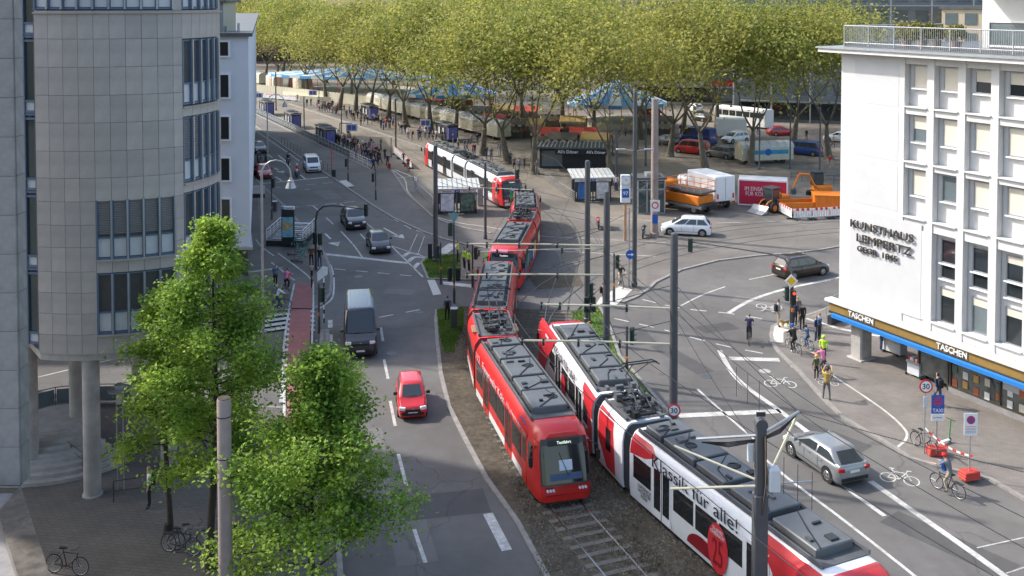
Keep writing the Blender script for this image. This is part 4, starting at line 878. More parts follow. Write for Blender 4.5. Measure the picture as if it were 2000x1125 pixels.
def side_patch(o, pts, m, sx=-1, off=.006, name='livery_patch'):
    """flat coloured film on the side wall: (y,z) points, following the shoulder of the roof"""
    def X(z): return HW if z <= 2.35 else (HW-.07*(z-2.35)/.4 if z <= 2.75 else HW-.07-.2*(z-2.75)/.29)
    zs = sorted(set([min(z for _, z in pts), 2.35, 2.75, max(z for _, z in pts)])); ymin = min(y for y, _ in pts)
    # slice polygon rows into thin strips by scan-lines
    z0, z1 = min(z for _, z in pts), max(z for _, z in pts); N = 22; mb = MB()
    def span(z):
        xs = []
        for i in range(len(pts)):
            (ya, za), (yb, zb) = pts[i], pts[i-1]
            if (za > z) != (zb > z): xs.append(ya+(z-za)/(zb-za)*(yb-ya))
        return (min(xs), max(xs)) if len(xs) > 1 else None
    for k in range(N):
        a, b = z0+(z1-z0)*(k+.001)/N, z0+(z1-z0)*(k+.999)/N; sa, sb = span(a), span(b)
        if sa and sb: mb.quad(*[(sx*(X(z)+off), y, z) for y, z in ((sa[0], a), (sa[1], a), (sb[1], b), (sb[0], b))][::(1 if sx > 0 else -1)])
    return mb.build(name, m, o)
def ell(yc, zc, ry, rz, a0=0, a1=360, n=24): return [(yc+ry*math.cos(R(a0+(a1-a0)*i/n)), zc+rz*math.sin(R(a0+(a1-a0)*i/n))) for i in range(n+1)]
def tram(label, trk, y_front, body, mid_body, sides, seeds=1, LA=11.9, LM=4.2, gap=.55, LN_=None):
    LC = LA; LA = LN_ or LA
    global TRK
    TRK = trk; s = trk.near_y(y_front); p = trk.at(s); t = thing('tram', label, 'tram', (0, 0, 0))
    A = section(t, s, LA, -1, body, gear(None, seeds), sides[0]); bellows(t, s+LA, gap)
    B = section(t, s+LA+gap, LM, 0, mid_body, gear(0, seeds+1), sides[1]); bellows(t, s+LA+gap+LM, gap)
    C = section(t, s+LA+LM+2*gap, LC, 1, body, gear(None, seeds+2), sides[2])
    return t, A, B, C
plain = lambda o, L, cab, a, b: windows_doors(o, L, cab, a, b, doorm='tramred', lower='tramwhite')
def louvre(o, L, cab, a, b):
    windows_doors(o, L, cab, a, b, doorm='tramred', lower='tramwhite')
    for sx in (-1, 1):
        for k in range(7): MB().box((sx*1.12, -.9+k*.16, 3.02), (.34, .1, .12)).build('louvre', 'sandvent', o)
def redA(o, L, cab, a, b):
    plain(o, L, cab, a, b); MB().box((-1.2, -L/2+2.6, 2.72), (.03, .9, .3)).build('logo', 'signblue', o)
t, A, B, C = tram('red two-ended tram with dark roof boxes running a test trip', TA, 40.6, 'tramred', 'tramred', (redA, louvre, plain), 1)
side_text(A, 'Feuerwehr Köln', 4.6, 1.8, 2.58, 'tramwhite', .36); side_text(A, '112', .9, 5.2, 2.58, 'tramwhite', .36); side_text(A, '112 | Feuerwehr', 2.6, -2.2, 2.58, 'tramwhite', .22)
side_patch(A, [(-3.6, .75), (-1.2, .75), (-1.2, 1.5), (-2.4, 1.9), (-3.6, 1.2)], 'adred'); side_patch(A, [(1, .75), (3, .75), (3, 1.3), (1, 1.25)], 'adred')
def mural(o, L, cab, a, b):
    windows_doors(o, L, cab, a, b, doorm='tramred', lower='adred'); rd = random.Random(int(L*7+cab)); y = a+.3
    while y < b-1:
        for sx in (-1, 1): side_patch(o, ell(y+.5, rd.uniform(1.0, 1.5), rd.uniform(.3, .6), rd.uniform(.35, .7)), rd.choice(['muralblue', 'muralgreen', 'muralyellow', 'pink', 'tramwhite']), sx, .034)
        y += rd.uniform(.9, 1.5)
t2_, A2, B2, C2 = tram('pink and red tram with colourful painted sides behind the test trip tram', TA, 70.8, 'tramred', 'tramred', (mural, mural, mural), 4, LA=9.6, LM=3.6)
for q in (A2,): MB().box((-.35, -4.3, 2.98), (1.3, .7, .1)).build('roof_cap', 'pink', q)
fg = MB(); fg.cyl((-1.45, -.2, 1.2), (-1.3, -.2, 4.2), .03, n=6); fo = fg.build('flag_pole', 'galv', C2); fl_ = MB()
for k in range(5): fl_.quad((-1.42+.0*k, -.2-.02*k, 1.5+k*.5), (-1.1, -.35+.1*(k % 2), 1.3+k*.5), (-1.06, -.35+.1*((k+1) % 2), 1.8+k*.5), (-1.4, -.2, 2.0+k*.5))
fl_.build('flag', 'flaggreen', C2)
def white_side(o, L, cab, a, b):
    windows_doors(o, L, cab, a, b, doorm='tramdark', lower=None)
def cabred(o, sg, L):
    h = L/2
    for sx in (-1, 1): side_patch(o, [(sg*(h-1.62), .4), (sg*(h-2.7), .4), (sg*(h-2.7), 2.3), (sg*(h-2.3), 3.0), (sg*(h-1.62), 3.0)], 'tramred', sx, .03)
t3_, A3, B3, C3 = tram('white and red tram standing at the stop beneath the plane trees', TA, 99.6, 'tramwhite', 'tramwhite', (white_side, white_side, white_side), 7)
for o_, sg in ((A3, -1), (C3, 1)):
    b_ = [c for c in o_.children if c.name.startswith('body')][0]; b_.data.materials.append(MATS['tramred'])
    for p_ in b_.data.polygons:
        if p_.center.y*sg > 11.9/2-1.55: p_.material_index = 1
    cabred(o_, sg, 11.9)
def kl(o, L, cab, a, b):
    windows_doors(o, L, cab, a, b, bandon=False, doorm='tramwhite', lower=None)
t4_, A4, B4, C4 = tram('white and red tram with Klassik für alle lettering on its side', TB, 29.3, 'tramwhite', 'tramwhite', (kl, lambda *a: None, kl), 11, LA=11.4, LM=2.6, gap=.55, LN_=13.2)
for o_, sg, hl in ((A4, -1, 6.6), (C4, 1, 5.7)):
    b_ = [c for c in o_.children if c.name.startswith('body')][0]; b_.data.materials.append(MATS['adred'])
    for p_ in b_.data.polygons:
        if p_.center.y*sg > hl-1.55: p_.material_index = 1
side_text(A4, 'Klassik für alle!', 5.6, 2.0, 2.63, 'black', .52); side_text(C4, 'Klassik für alle!', 4.4, -.4, 2.63, 'black', .48)
side_text(A4, 'GÜRZENICH\nORCHESTER\nKÖLN', 1.0, 5.4, .95, 'black', .55); side_text(C4, 'GÜRZENICH\nORCHESTER\nKÖLN', .9, -4.7, .95, 'black', .5)
side_patch(A4, [(6.55, 3.0), (5.2, 3.0), (4.6, 2.75), (5.4, 2.4), (6.55, 2.2)], 'adred'); side_patch(A4, [(-2.0, 3.02), (-6.6, 3.02), (-6.6, .5), (-4.6, .6), (-3.2, 1.5), (-2.3, 2.4)], 'adred', off=.04)
side_patch(A4, ell(.35, 1.25, .62, .95), 'adred', off=.045); side_patch(A4, ell(1.3, .55, 1.0, .6, 0, 180), 'darkred', off=.04)
side_text(A4, '25', .6, .35, 1.1, 'darkred', 1.0).location = (-.02, 0, 0); o25 = side_text(A4, '25 JAHRE\nOHRENAUF!', .85, .35, 1.85, 'tramwhite', .3); o25.location = (-.02, 0, 0)
side_patch(C4, [(5.8, .5), (5.8, 3.02), (1.9, 3.02), (2.5, 2.3), (3.3, 1.6), (4.4, .5)], 'adred', off=.04); side_patch(C4, [(-5.75, 2.95), (-3.7, 2.95), (-4.4, 2.2), (-5.75, 1.9)], 'adred', off=.04); side_patch(C4, ell(-5.0, 1.0, .8, 1.0, 90, 270), 'adred', off=.04)
side_patch(C4, ell(-.2, 1.4, .45, .6), 'adred', off=.045)
side_patch(B4, [(1.25, 1.5), (.3, .5), (-.6, .5), (-.3, 2.9), (1.25, 2.95)], 'adred'); MB().box((-HW-.01, .15, 1.8), (.02, .5, 1.0)).build('window', 'tramglass', B4)

# sections were only scaffolding: hang every piece straight under its tram
for t_, secs in ((t, (A, B, C)), (t2_, (A2, B2, C2)), (t3_, (A3, B3, C3)), (t4_, (A4, B4, C4))):
    base = secs[1].location.copy(); T = Matrix.Translation(-base)
    for ch in list(t_.children):
        if ch in secs:
            for g in list(ch.children): g.parent = t_; g.matrix_basis = T @ ch.matrix_basis @ g.matrix_basis
            bpy.data.objects.remove(ch)
        else: ch.matrix_basis = T @ ch.matrix_basis
    t_.location = base
# ------------------------------------------------------------------ vehicles
mat('carglass', (.04, .048, .052), .04, var=0, spec=.8); mat('rim', (.45, .46, .47), .3, .8, var=.05)
def paint(n, c, metal=.0): return mat('paint_'+n, c, .28, metal, var=.04, coat=.7)
for n_, c_ in (('red', (.62, .02, .025)), ('black', (.012, .012, .014)), ('darkgrey', (.035, .037, .042)), ('white', (.74, .75, .77)), ('brown', (.055, .035, .026)), ('silver', (.25, .26, .265)), ('blue', (.02, .055, .22)), ('midred', (.42, .02, .02)), ('grey', (.12, .115, .11)), ('cream', (.62, .56, .40))): paint(n_, c_, .35 if n_ in ('silver', 'brown', 'darkgrey') else 0)
def facing(p, q):
    a, b = G(*p), G(*q); d = (b-a).xy.normalized(); return math.atan2(d.x, -d.y)
SPEC = {  # L, W, H, hood z, cowl(y from front, z), roof front, roof rear (from rear), rear base (from rear, z), side windows, wheel r
 'mini': (3.5, 1.52, 1.5, .78, (.72, .98), 1.35, .42, (.10, .98), 2, .28), 'hatch': (4.2, 1.78, 1.48, .74, (1.0, .98), 1.8, .75, (.15, 1.0), 2, .32), 'suv': (4.65, 1.89, 1.64, .9, (1.15, 1.1), 1.95, .8, (.15, 1.12), 3, .36),
 'mpv': (4.5, 1.83, 1.66, .8, (.95, 1.05), 1.85, .5, (.08, 1.05), 3, .33), 'vanlet': (4.6, 1.85, 1.84, .95, (.8, 1.15), 1.5, .25, (.04, 1.2), 3, .33), 'van': (5.9, 2.02, 2.6, 1.1, (.75, 1.32), 1.45, .12, (.02, 1.5), 1, .36), 'bus': (5.0, 1.9, 1.96, 1.0, (.65, 1.2), 1.2, .3, (.04, 1.2), 3, .34)}
def car(name, label, kind, paintm, loc, rz, cat='car', group=None, panel=False, plate=True):
    L, W, H, hz, (cy, cz), rf, rr_, (by, bz), ns, wr = SPEC[kind]; w_ = W/2; h = L/2
    t = thing(name, label, cat, (loc[0], loc[1], loc[2] if len(loc) > 2 else 0), rz, group)
    pm = 'paint_'+paintm; lo = .2
    def rg(y, k, zt, zb=lo):
        pts = [(w_*k*.93, zb), (w_*k, zb+.16), (w_*k, zt*.62), (w_*k-.035, zt-.10), (w_*k-.13, zt)]
        return [(-x, y, z) for x, z in pts]+[(x, y, z) for x, z in reversed(pts)]
    st = [(-h, .74, hz-.22, lo+.1), (-h+.06, .86, hz-.10, lo), (-h+.22, .95, hz-.01, lo), (-h+.6, 1, hz+(cz-hz)*.5, lo), (-h+cy, 1, cz, lo), (0, 1, (cz+bz)/2, lo), (h-max(by, .3), 1, bz, lo), (h-.1, .96, bz-.02, lo), (h, .86, bz-.16, lo+.08)]
    MB().loft([rg(*s_) for s_ in st]).build('body', pm, t, smooth=38)
    tw_ = w_*.76 if kind not in ('van', 'bus', 'vanlet') else w_*.86
    def oct(y0, y1, x, z, c=.10): return [(-x+c, y0, z), (x-c, y0, z), (x, y0+c, z), (x, y1-c, z), (x-c, y1, z), (-x+c, y1, z), (-x, y1-c, z), (-x, y0+c, z)]
    yb0, yb1, yt0, yt1 = -h+cy-.02, h-by, -h+rf, h-rr_; zb = min(cz, bz)-.05
    def zc(y): return cz-.04+(bz-cz)*(y-yb0)/(yb1-yb0)
    c0 = [(x, y, zc(y)) for x, y, _ in oct(yb0, yb1, w_-.09, 0, .12)]
    MB().loft([c0, oct(yt0, yt1, tw_, H-.09, .12), oct(yt0+.1, yt1-.1, tw_-.1, H-.02, .12), oct(yt0+.3, yt1-.3, tw_-.3, H, .1)], False, True).build('cabin', pm, t, smooth=40)
    def pane(name, a, b, c, d, ins=.06, m='carglass', off=.012):
        a, b, c, d = [Vector(q) for q in (a, b, c, d)]; n_ = (b-a).cross(d-a).normalized(); ctr = (a+b+c+d)/4
        if n_.dot(ctr-Vector((0, 0, H*.5))) < 0: n_ = -n_
        P = []
        for q in (a, b, c, d): e = ctr-q; P.append(q+e.normalized()*min(ins*1.4, e.length*.3)+n_*off)
        Q = [q-n_*.03 for q in P]; return MB().loft([Q, P], False, True).build(name, m, t)
    xb, xt, zt = w_-.09, tw_, H-.09
    pane('windscreen', (-xb+.1, yb0, cz-.02), (xb-.1, yb0, cz-.02), (xt-.1, yt0, zt), (-xt+.1, yt0, zt), .04)
    if kind != 'van': pane('rear_window', (xb-.1, yb1, bz), (-xb+.1, yb1, bz), (-xt+.1, yt1, zt), (xt-.1, yt1, zt), .09)
    for sx in (-1, 1):
        yb, ye = (yb0+.16, yb1-.14), (yt0+.1, yt1-.12)
        nn = ns if kind != 'van' else 3
        for i in range(nn if kind != 'van' else 1):
            f0, f1 = i/nn, (i+1)/nn; q = lambda f, top: (sx*(xt if top else xb), (ye if top else yb)[0]+f*((ye if top else yb)[1]-(ye if top else yb)[0]), zt-.02 if top else zc((yb[0]+f*(yb[1]-yb[0])))+.03)
            pane('side_window', q(f0, 0), q(f1, 0), q(f1, 1), q(f0, 1), .045 if nn > 1 else .06)
        sm = MB()
        for f in ((.30, .62) if kind != 'van' else (.27, .55)): sm.box((sx*(w_+.001), -h+cy+f*(L-cy-.2)-.1, (lo+.2+cz)/2), (.008, .014, cz-lo-.25))
        sm.box((sx*(w_+.001), 0, .42), (.008, L*.55, .03)); sm.build('door_seam', 'black', t)
        for f in (.36, .62): MB().box((sx*(w_-.005), -h+cy+f*(L-cy)-.02, cz-.14), (.04, .16, .03)).build('door_handle', pm if kind != 'van' else 'black', t)
        MB().bevbox((sx*(w_+.09), yb0+.32, cz+.1), (.2, .1, .15), .03).build('mirror', pm if kind not in ('mini',) else 'black', t)
        MB().bevbox((sx*w_*.70, -h+.10, hz-.14), (.34, .16, .15), .03, sx*.35).build('headlight', 'headlight', t)
        tl = (.16, .10, .5) if kind in ('van', 'vanlet', 'bus') else (.30, .12, .15); MB().bevbox((sx*(w_*.93-tl[0]/2+.01), h-.045, bz-.18), tl, .02, -sx*.2).build('taillight', 'taillight', t)
        for yy in (-h+.82 if kind != 'van' else -h+1.0, h-.78 if kind != 'van' else h-1.2):
            MB().cyl((sx*(w_-.25), yy, wr+.02), (sx*(w_+.006), yy, wr+.02), wr+.07, n=20).build('wheel_arch', 'black', t)
            wh = MB().cyl((sx*(w_-.2), yy, wr), (sx*(w_+.012), yy, wr), wr, n=22).build('wheel', 'rubber', t, smooth=40); MB().cyl((sx*(w_), yy, wr), (sx*(w_+.02), yy, wr), wr*.66, wr*.6, 16).build('rim', 'rim', wh)
            sp = MB()
            for k in range(5): a = 2*PI*k/5; sp.box((sx*(w_+.022), yy+math.cos(a+.6)*wr*.36, wr+math.sin(a+.6)*wr*.36), (.006, wr*.16, wr*.3), M=Matrix.Rotation(a+.6-PI/2, 3, 'X'))
            sp.build('rim_gap', 'black', wh)
    MB().box((0, -h+.012, hz-.24), (W*.52, .08, .13)).build('grille', 'black', t); MB().box((0, -h+.02, .36), (W*.72, .1, .14)).build('lower_grille', 'black', t)
    if plate:
        MB().box((0, -h-.012, .48), (.5, .03, .11)).build('number_plate', 'plate', t); MB().box((0, h+.008, bz-.28), (.5, .03, .11)).build('number_plate', 'plate', t)
    MB().lathe([(.055, 0), (.055, .02), (.02, .025)], 12).xf(Matrix.Translation((0, -h+.0, hz-.17)) @ Matrix.Rotation(PI/2, 4, 'X')).build('badge', 'chrome', t)
    MB().box((0, h-.02, .38), (W*.8, .08, .16)).build('rear_bumper', 'black', t)
    wp = MB(); wp.tube([(-.3, yb0-.01, cz+.0), (.25, yb0+.05, cz+.06)], .01, 4); wp.build('wiper', 'black', t)
    if kind in ('mpv', 'suv', 'vanlet'):
        for sx in (-1, 1): MB().tube([(sx*(tw_-.06), yt0+.15, H-.04), (sx*(tw_-.07), yt0+.3, H+.03), (sx*(tw_-.07), yt1-.3, H+.03), (sx*(tw_-.06), yt1-.1, H-.04)], .016, 5).build('roof_rail', 'chrome', t)
    if kind == 'van':
        for k in range(5): MB().box((-.6+k*.3, .8, H+.005), (.05, 3.6, .02)).build('roof_rib', pm, t)
    return t
car('parked_car', 'small bright red hatchback driving on the road past the leafy tree', 'mini', 'red', G(803, 795), facing((801, 770), (810, 840)), 'car').name = 'car'
vn = car('delivery_van', 'dark grey delivery van with long ribbed roof', 'van', 'darkgrey', G(703, 668), facing((702, 640), (705, 720)), 'van')
car('car', 'black sports utility car with bright headlights and a sunroof', 'suv', 'black', G(690, 440), facing((672, 415), (708, 463)))
car('car', 'black hatchback beside the painted turn arrow', 'hatch', 'black', G(739, 486), facing((728, 462), (752, 512)))
car('car', 'white passenger van waiting at the stop line beside a motorcyclist', 'vanlet', 'white', G(609, 332), facing((596, 312), (622, 350)), 'van')
car('car', 'black car queueing behind the motorcycles', 'hatch', 'darkgrey', G(505, 297), facing((488, 285), (530, 312)))
car('car', 'red car waiting at the stop line beside the motorcycles', 'hatch', 'midred', G(513, 345), facing((498, 330), (528, 358)))
car('car', 'white people carrier crossing the square in front of the orange truck', 'mpv', 'white', G(1340, 457), facing((1380, 458), (1280, 453)))
car('car', 'dark brown people carrier driving away past the white building', 'mpv', 'brown', G(1564, 537), facing((1540, 540), (1640, 524)))
car('car', 'silver grey hatchback driving along the lane beside the tram', 'hatch', 'silver', (14.4, 44.2, 0), math.atan2(-.35, -.937))
sqg = 'vehicles parked on the market square'
car('van', 'dark blue panel van with a high roof behind the plane trees', 'van', 'blue', G(1362, 281), facing((1330, 278), (1300, 274)), 'van')
car('van', 'red van parked in front of the blue panel van', 'bus', 'midred', G(1352, 300), facing((1340, 298), (1300, 294)), 'van')
car('car', 'dark grey estate car parked by the market wagon', 'mpv', 'grey', G(1408, 308), facing((1408, 308), (1360, 301)))
car('van', 'blue minibus parked behind the cream market wagon', 'bus', 'blue', G(1569, 302), facing((1569, 302), (1530, 298)), 'van')
car('car', 'white estate car with red stripe beside the white box trailer', 'mpv', 'white', G(1436, 278), facing((1436, 278), (1400, 282)))
car('car', 'red saloon parked beyond the market wagon', 'hatch', 'red', G(1524, 264), facing((1524, 264), (1570, 262)))
car('car', 'white off-road car on the far road by the plane tree', 'suv', 'white', G(1640, 277), facing((1640, 277), (1600, 274)))
car('car', 'white car parked far behind the striped tent', 'suv', 'white', G(1356, 218), facing((1356, 218), (1330, 212)))
car('car', 'black car parked far behind the striped tent', 'hatch', 'black', G(1368, 236), facing((1368, 236), (1340, 232)))
car('car', 'silver car half hidden behind the lift house', 'hatch', 'silver', G(1300, 282), facing((1300, 282), (1270, 278)))
# ---- lorries and machines
def wheelset(t, pos, r, wd, rim='rim'):
    for x, y in pos:
        wh = MB().cyl((x-wd/2, y, r), (x+wd/2, y, r), r, n=18).build('wheel', 'rubber', t, smooth=40); MB().cyl((x-wd/2-.01, y, r), (x+wd/2+.01, y, r), r*.55, n=12).build('rim', rim, wh)
ot = thing('platform_truck', 'orange maintenance truck with a raised railed work platform', 'truck', tuple(G(1338, 410)), facing((1338, 410), (1300, 402)))
MB().box((0, .3, .75), (1.0, 6.4, .3)).build('chassis', 'black', ot); MB().bevbox((0, -2.7, 1.7), (2.3, 1.9, 2.1), .12).build('cab', 'orange', ot); MB().box((0, -3.67, 2.1), (2.0, .06, .8)).build('windscreen', 'carglass', ot)
for sx in (-1, 1): MB().box((sx*1.16, -2.7, 2.1), (.04, 1.2, .7)).build('side_window', 'carglass', ot)
MB().bevbox((0, .6, 1.45), (2.3, 4.2, .9), .05).build('equipment_body', 'orange', ot)
for sx in (-1, 1):
    for k in range(4): MB().box((sx*1.16, -1+k*1.05, 1.45), (.02, .9, .6)).build('locker_door', 'orange', ot)
    MB().box((sx*1.15, .8, .8), (.06, 4.4, .25)).build('side_guard', 'galv', ot)
wheelset(ot, [(sx*.95, y) for sx in (-1, 1) for y in (-2.6, 2.0)], .5, .35)
MB().box((0, .7, 2.25), (2.3, 4.6, .16)).build('platform_floor', 'mastgrey', ot)
for k in range(16): MB().box((-1.16, -1.5+k*.29, 2.25), (.03, .15, .2), M=Matrix.Rotation(.5, 3, 'X')).build('hazard_stripe', 'signred' if k % 2 else 'white', ot)
for sx in (-1, 1):
    for z in (2.75, 3.3): MB().cyl((sx*1.1, -1.5, z), (sx*1.1, 2.9, z), .03, n=5).build('guard_rail', 'orange', ot)
    for k in range(6): MB().cyl((sx*1.1, -1.5+k*.88, 2.3), (sx*1.1, -1.5+k*.88, 3.3), .03, n=5).build('guard_post', 'orange', ot)
for y in (-1.5, 2.9):
    for z in (2.75, 3.3): MB().cyl((-1.1, y, z), (1.1, y, z), .03, n=5).build('guard_rail', 'orange', ot)
MB().box((0, 2.95, .9), (2.2, .5, .5)).build('rear_crane', 'darkmetal', ot)
def box_truck(label, loc, rz, L, H, wallm, cabm, cat='truck', cab=True, name='box_truck', hz=False):
    t = thing(name, label, cat, tuple(loc), rz); cy = -L/2+1.0
    MB().box((0, 0, .8), (.9, L-.3, .25)).build('chassis', 'black', t)
    y0 = -L/2+2.2 if cab else -L/2; MB().bevbox((0, (y0+L/2)/2, 1.0+(H-1)/2), (2.45, L/2-y0, H-1.0), .06).build('box_body', wallm, t)
    if cab: MB().bevbox((0, cy, 1.6), (2.3, 2.0, 2.1), .25).build('cab', cabm, t); MB().box((0, cy-1.0, 2.1), (2.0, .05, .8)).build('windscreen', 'carglass', t)
    wheelset(t, [(sx*1.0, y) for sx in (-1, 1) for y in ((cy+.3, L/2-1.2) if cab else (L/2-1.4, L/2-2.2))], .45, .3)
    MB().box((0, L/2+.02, 1.0+(H-1)/2), (2.2, .03, H-1.3)).build('rear_door', wallm, t); MB().box((0, L/2+.04, 1+(H-1)/2), (.03, .02, H-1.3)).build('door_gap', 'mastgrey', t)
    for sx in (-1, 1): MB().box((sx*1.0, L/2+.05, .85), (.3, .06, .15)).build('taillight', 'taillight', t)
    if hz:
        for sx in (-1, 1): MB().box((sx*.95, L/2+.05, 1.5), (.2, .02, .5)).build('warning_board', 'signred', t)
    return t
wt = box_truck('white box lorry parked behind the orange platform truck', G(1376, 398), facing((1376, 398), (1330, 383)), 7.2, 3.5, 'white', 'white', hz=True)
mat('banner_red', (.55, .015, .06), .5, var=.05)
ct = thing('site_container', 'red advertising container with white framed edges beside the digger', 'container', tuple(G(1490, 400)), facing((1490, 400), (1485, 430)))
MB().box((0, 0, 1.45), (4.9, 2.3, 2.5)).build('container_body', 'banner_red', ct)
for sx in (-1, 1):
    for sy in (-1, 1): MB().box((sx*2.45, sy*1.15, 1.45), (.14, .14, 2.7)).build('corner_post', 'white', ct)
for z in (.15, 2.75):
    for sy in (-1, 1): MB().box((0, sy*1.15, z), (4.8, .13, .14)).build('edge_beam', 'white', ct)
MB().box((0, 0, 2.78), (4.9, 2.3, .1)).build('roof', 'stucco_grey', ct)
fit_text('IM EINSATZ\nFÜR KÖLN', 2.4, (-.6, -1.18, 1.6), (1, 0, 0), (0, 0, 1), 'white', ct, .004, h=.95); fit_text('IM EINSATZ\nFÜR KÖLN', 1.3, (-2.47, 0, 1.7), (0, -1, 0), (0, 0, 1), 'white', ct, .004, h=.7)
MB().cyl((1.6, -1.2, 1.3), (1.6, -1.21, 1.3), .4, n=16).build('picture_print', 'whitepanel', ct)
wl = thing('wheel_loader', 'orange compact wheel loader with a grey front bucket', 'loader', tuple(G(1512, 412)), facing((1540, 405), (1480, 415)))
MB().bevbox((0, .9, 1.15), (1.3, 1.7, .9), .12).build('engine_hood', 'orange', wl); MB().bevbox((0, -.35, 1.55), (1.25, 1.1, 1.7), .1).build('cab', 'carglass', wl); MB().box((0, -.35, 2.45), (1.35, 1.25, .12)).build('cab_roof', 'mastgrey', wl)
for sx in (-1, 1):
    MB().tube([(sx*.45, -.6, 1.3), (sx*.45, -1.4, 1.1), (sx*.45, -2.0, .45)], .08, 6).build('lift_arm', 'orange', wl)
    for sy in (-.95, .3): MB().box((sx*.63, sy, 1.55), (.07, .07, 1.7)).build('cab_post', 'mastgrey', wl)
bk_ = MB(); bk_.loft([[(-1.0, -1.9, .8), (-1.0, -2.1, .1), (-1.0, -2.9, .08), (-1.0, -2.3, .35)], [(1.0, -1.9, .8), (1.0, -2.1, .1), (1.0, -2.9, .08), (1.0, -2.3, .35)]]); bk_.build('bucket', 'galv', wl)
wheelset(wl, [(sx*.75, y) for sx in (-1, 1) for y in (-.9, 1.1)], .55, .4, 'orange')
ex = thing('mini_excavator', 'small orange excavator with folded boom and glass cab', 'excavator', tuple(G(1600, 383)), facing((1600, 383), (1560, 385)))
for sx in (-1, 1): MB().bevbox((sx*.7, 0, .3), (.4, 2.4, .55), .15).build('track', 'rubber', ex)
MB().bevbox((0, .3, .95), (1.6, 1.9, .6), .15).build('upper_body', 'orange', ex); MB().bevbox((-.3, -.1, 1.9), (.95, 1.2, 1.4), .1).build('cab', 'carglass', ex); MB().box((-.3, -.1, 2.64), (1.0, 1.25, .08)).build('cab_roof', 'mastgrey', ex)
MB().tube([(.3, -.6, 1.0), (.3, -1.5, 2.5), (.3, -2.6, 2.6)], .14, 6).build('boom', 'orange', ex); MB().tube([(.3, -2.6, 2.6), (.3, -3.3, 1.1)], .11, 6).build('dipper_arm', 'orange', ex); MB().bevbox((.3, -3.3, .75), (.6, .5, .6), .1).build('bucket', 'mastgrey', ex)
sk = thing('skip', 'open orange waste skip behind the striped barrier', 'skip', tuple(G(1563, 418)), facing((1563, 418), (1500, 420))+PI/2)
sb = MB(); sb.loft([[(-1.5, -.8, .2), (1.5, -.8, .2), (1.5, .8, .2), (-1.5, .8, .2)], [(-2.0, -.9, 1.3), (2.0, -.9, 1.3), (2.0, .9, 1.3), (-2.0, .9, 1.3)]], True, False); sb.build('hull', 'orange', sk)
for sy in (-1, 1): MB().box((0, sy*.92, 1.3), (4.1, .1, .12)).build('rim', 'orange', sk)
MB().box((0, 0, .9), (3.2, 1.5, .05)).build('rubble', 'soil', sk)
oc = thing('waste_container', 'closed ribbed orange waste container behind the striped barrier', 'container', tuple(G(1622, 418)), R(-8))
MB().box((0, 0, 1.05), (3.4, 2.2, 1.9)).build('container_body', 'orange', oc)
rm = MB().box((0, 0, 1.05), (.12, .08, 1.8)).mesh('rib', 'orange')
for k in range(9): place('rib', rm, oc, (-1.55+k*.39, -1.13, 0))
MB().box((0, 0, 2.04), (3.5, 2.3, .08)).build('lid', 'orange', oc)
# ---- market wagons and trailers
mat('wagon_roof', (.55, .55, .52), .5, var=.12, scale=1, dirt=.2); mat('wagonblue', (.02, .25, .42), .5, var=.3, scale=1.5)
def wagon(label, loc, rz, L=6.0, H=2.9, W=2.4, m='cream', blue=True, name='market_wagon', group=None):
    t = thing(name, label, 'wagon', tuple(loc), rz, group); n = 10; prof = [(-W/2, .55), (-W/2, H-.75)]+[(-W/2*math.cos(PI*k/n), H-.75+.75*math.sin(PI*k/n)) for k in range(1, n)]+[(W/2, H-.75), (W/2, .55)]
    MB().loft([[(y_, x_, z_) for x_, z_ in prof] for y_ in (-L/2, L/2)]).build('wagon_body', m, t, smooth=35)
    rp2 = [(x_*1.03, z_+.04) for x_, z_ in prof[1:-1]]+[(x_*1.0, z_) for x_, z_ in reversed(prof[1:-1])]
    MB().loft([[(y_, x_, z_) for x_, z_ in rp2] for y_ in (-L/2-.1, L/2+.1)]).build('roof', 'wagon_roof', t, smooth=35)
    for k in range(int(L/1.1)+1): MB().loft([[(y_, x_*1.005, z_+.05) for x_, z_ in rp2[:len(prof)-2]]+[(y_, x_, z_) for x_, z_ in reversed(rp2[:len(prof)-2])] for y_ in (-L/2+k*1.1-.03, -L/2+k*1.1+.03)]).build('roof_hoop', 'galv', t)
    if blue:
        for sy in (-1, 1): MB().box((0, sy*(W/2+.01), 1.6), (L*.8, .02, .55)).build('painted_band', 'wagonblue', t); MB().cyl((0, sy*(W/2+.02), 1.6), (0, sy*(W/2+.03), 1.6), .45, n=16).build('painted_sign', 'signblue', t)
    wheelset2 = [(-L*.3, sy*(W/2-.2)) for sy in (-1, 1)]+[(L*.3, sy*(W/2-.2)) for sy in (-1, 1)]
    for x, y in wheelset2: MB().cyl((x, y-.1, .35), (x, y+.1, .35), .35, n=14).build('wheel', 'rubber', t)
    return t
wagon('cream market wagon with rounded roof and painted blue band', G(1492, 318), facing((1440, 316), (1545, 312))-PI/2+PI, 7.2)
bw = thing('box_trailer', 'plain white box trailer behind the white estate car', 'trailer', tuple(G(1428, 268)), R(-10))
MB().bevbox((0, 0, 1.75), (4.6, 2.3, 2.5), .05).build('box_body', 'white', bw)
for x in (-.6, .6): MB().cyl((x, -1.0, .35), (x, -1.15, .35), .35, n=14).build('wheel', 'rubber', bw)
co = thing('coach', 'white coach parked behind the trees with dark window band', 'coach', tuple(G(1452, 246)), facing((1452, 246), (1400, 240)))
MB().bevbox((0, 0, 1.75), (2.5, 10.5, 2.9), .2).build('coach_body', 'white', co)
for sx in (-1, 1):
    for k in range(7): MB().box((sx*1.255, -4.2+k*1.4, 2.2), (.02, 1.25, .9)).build('window', 'carglass', co)
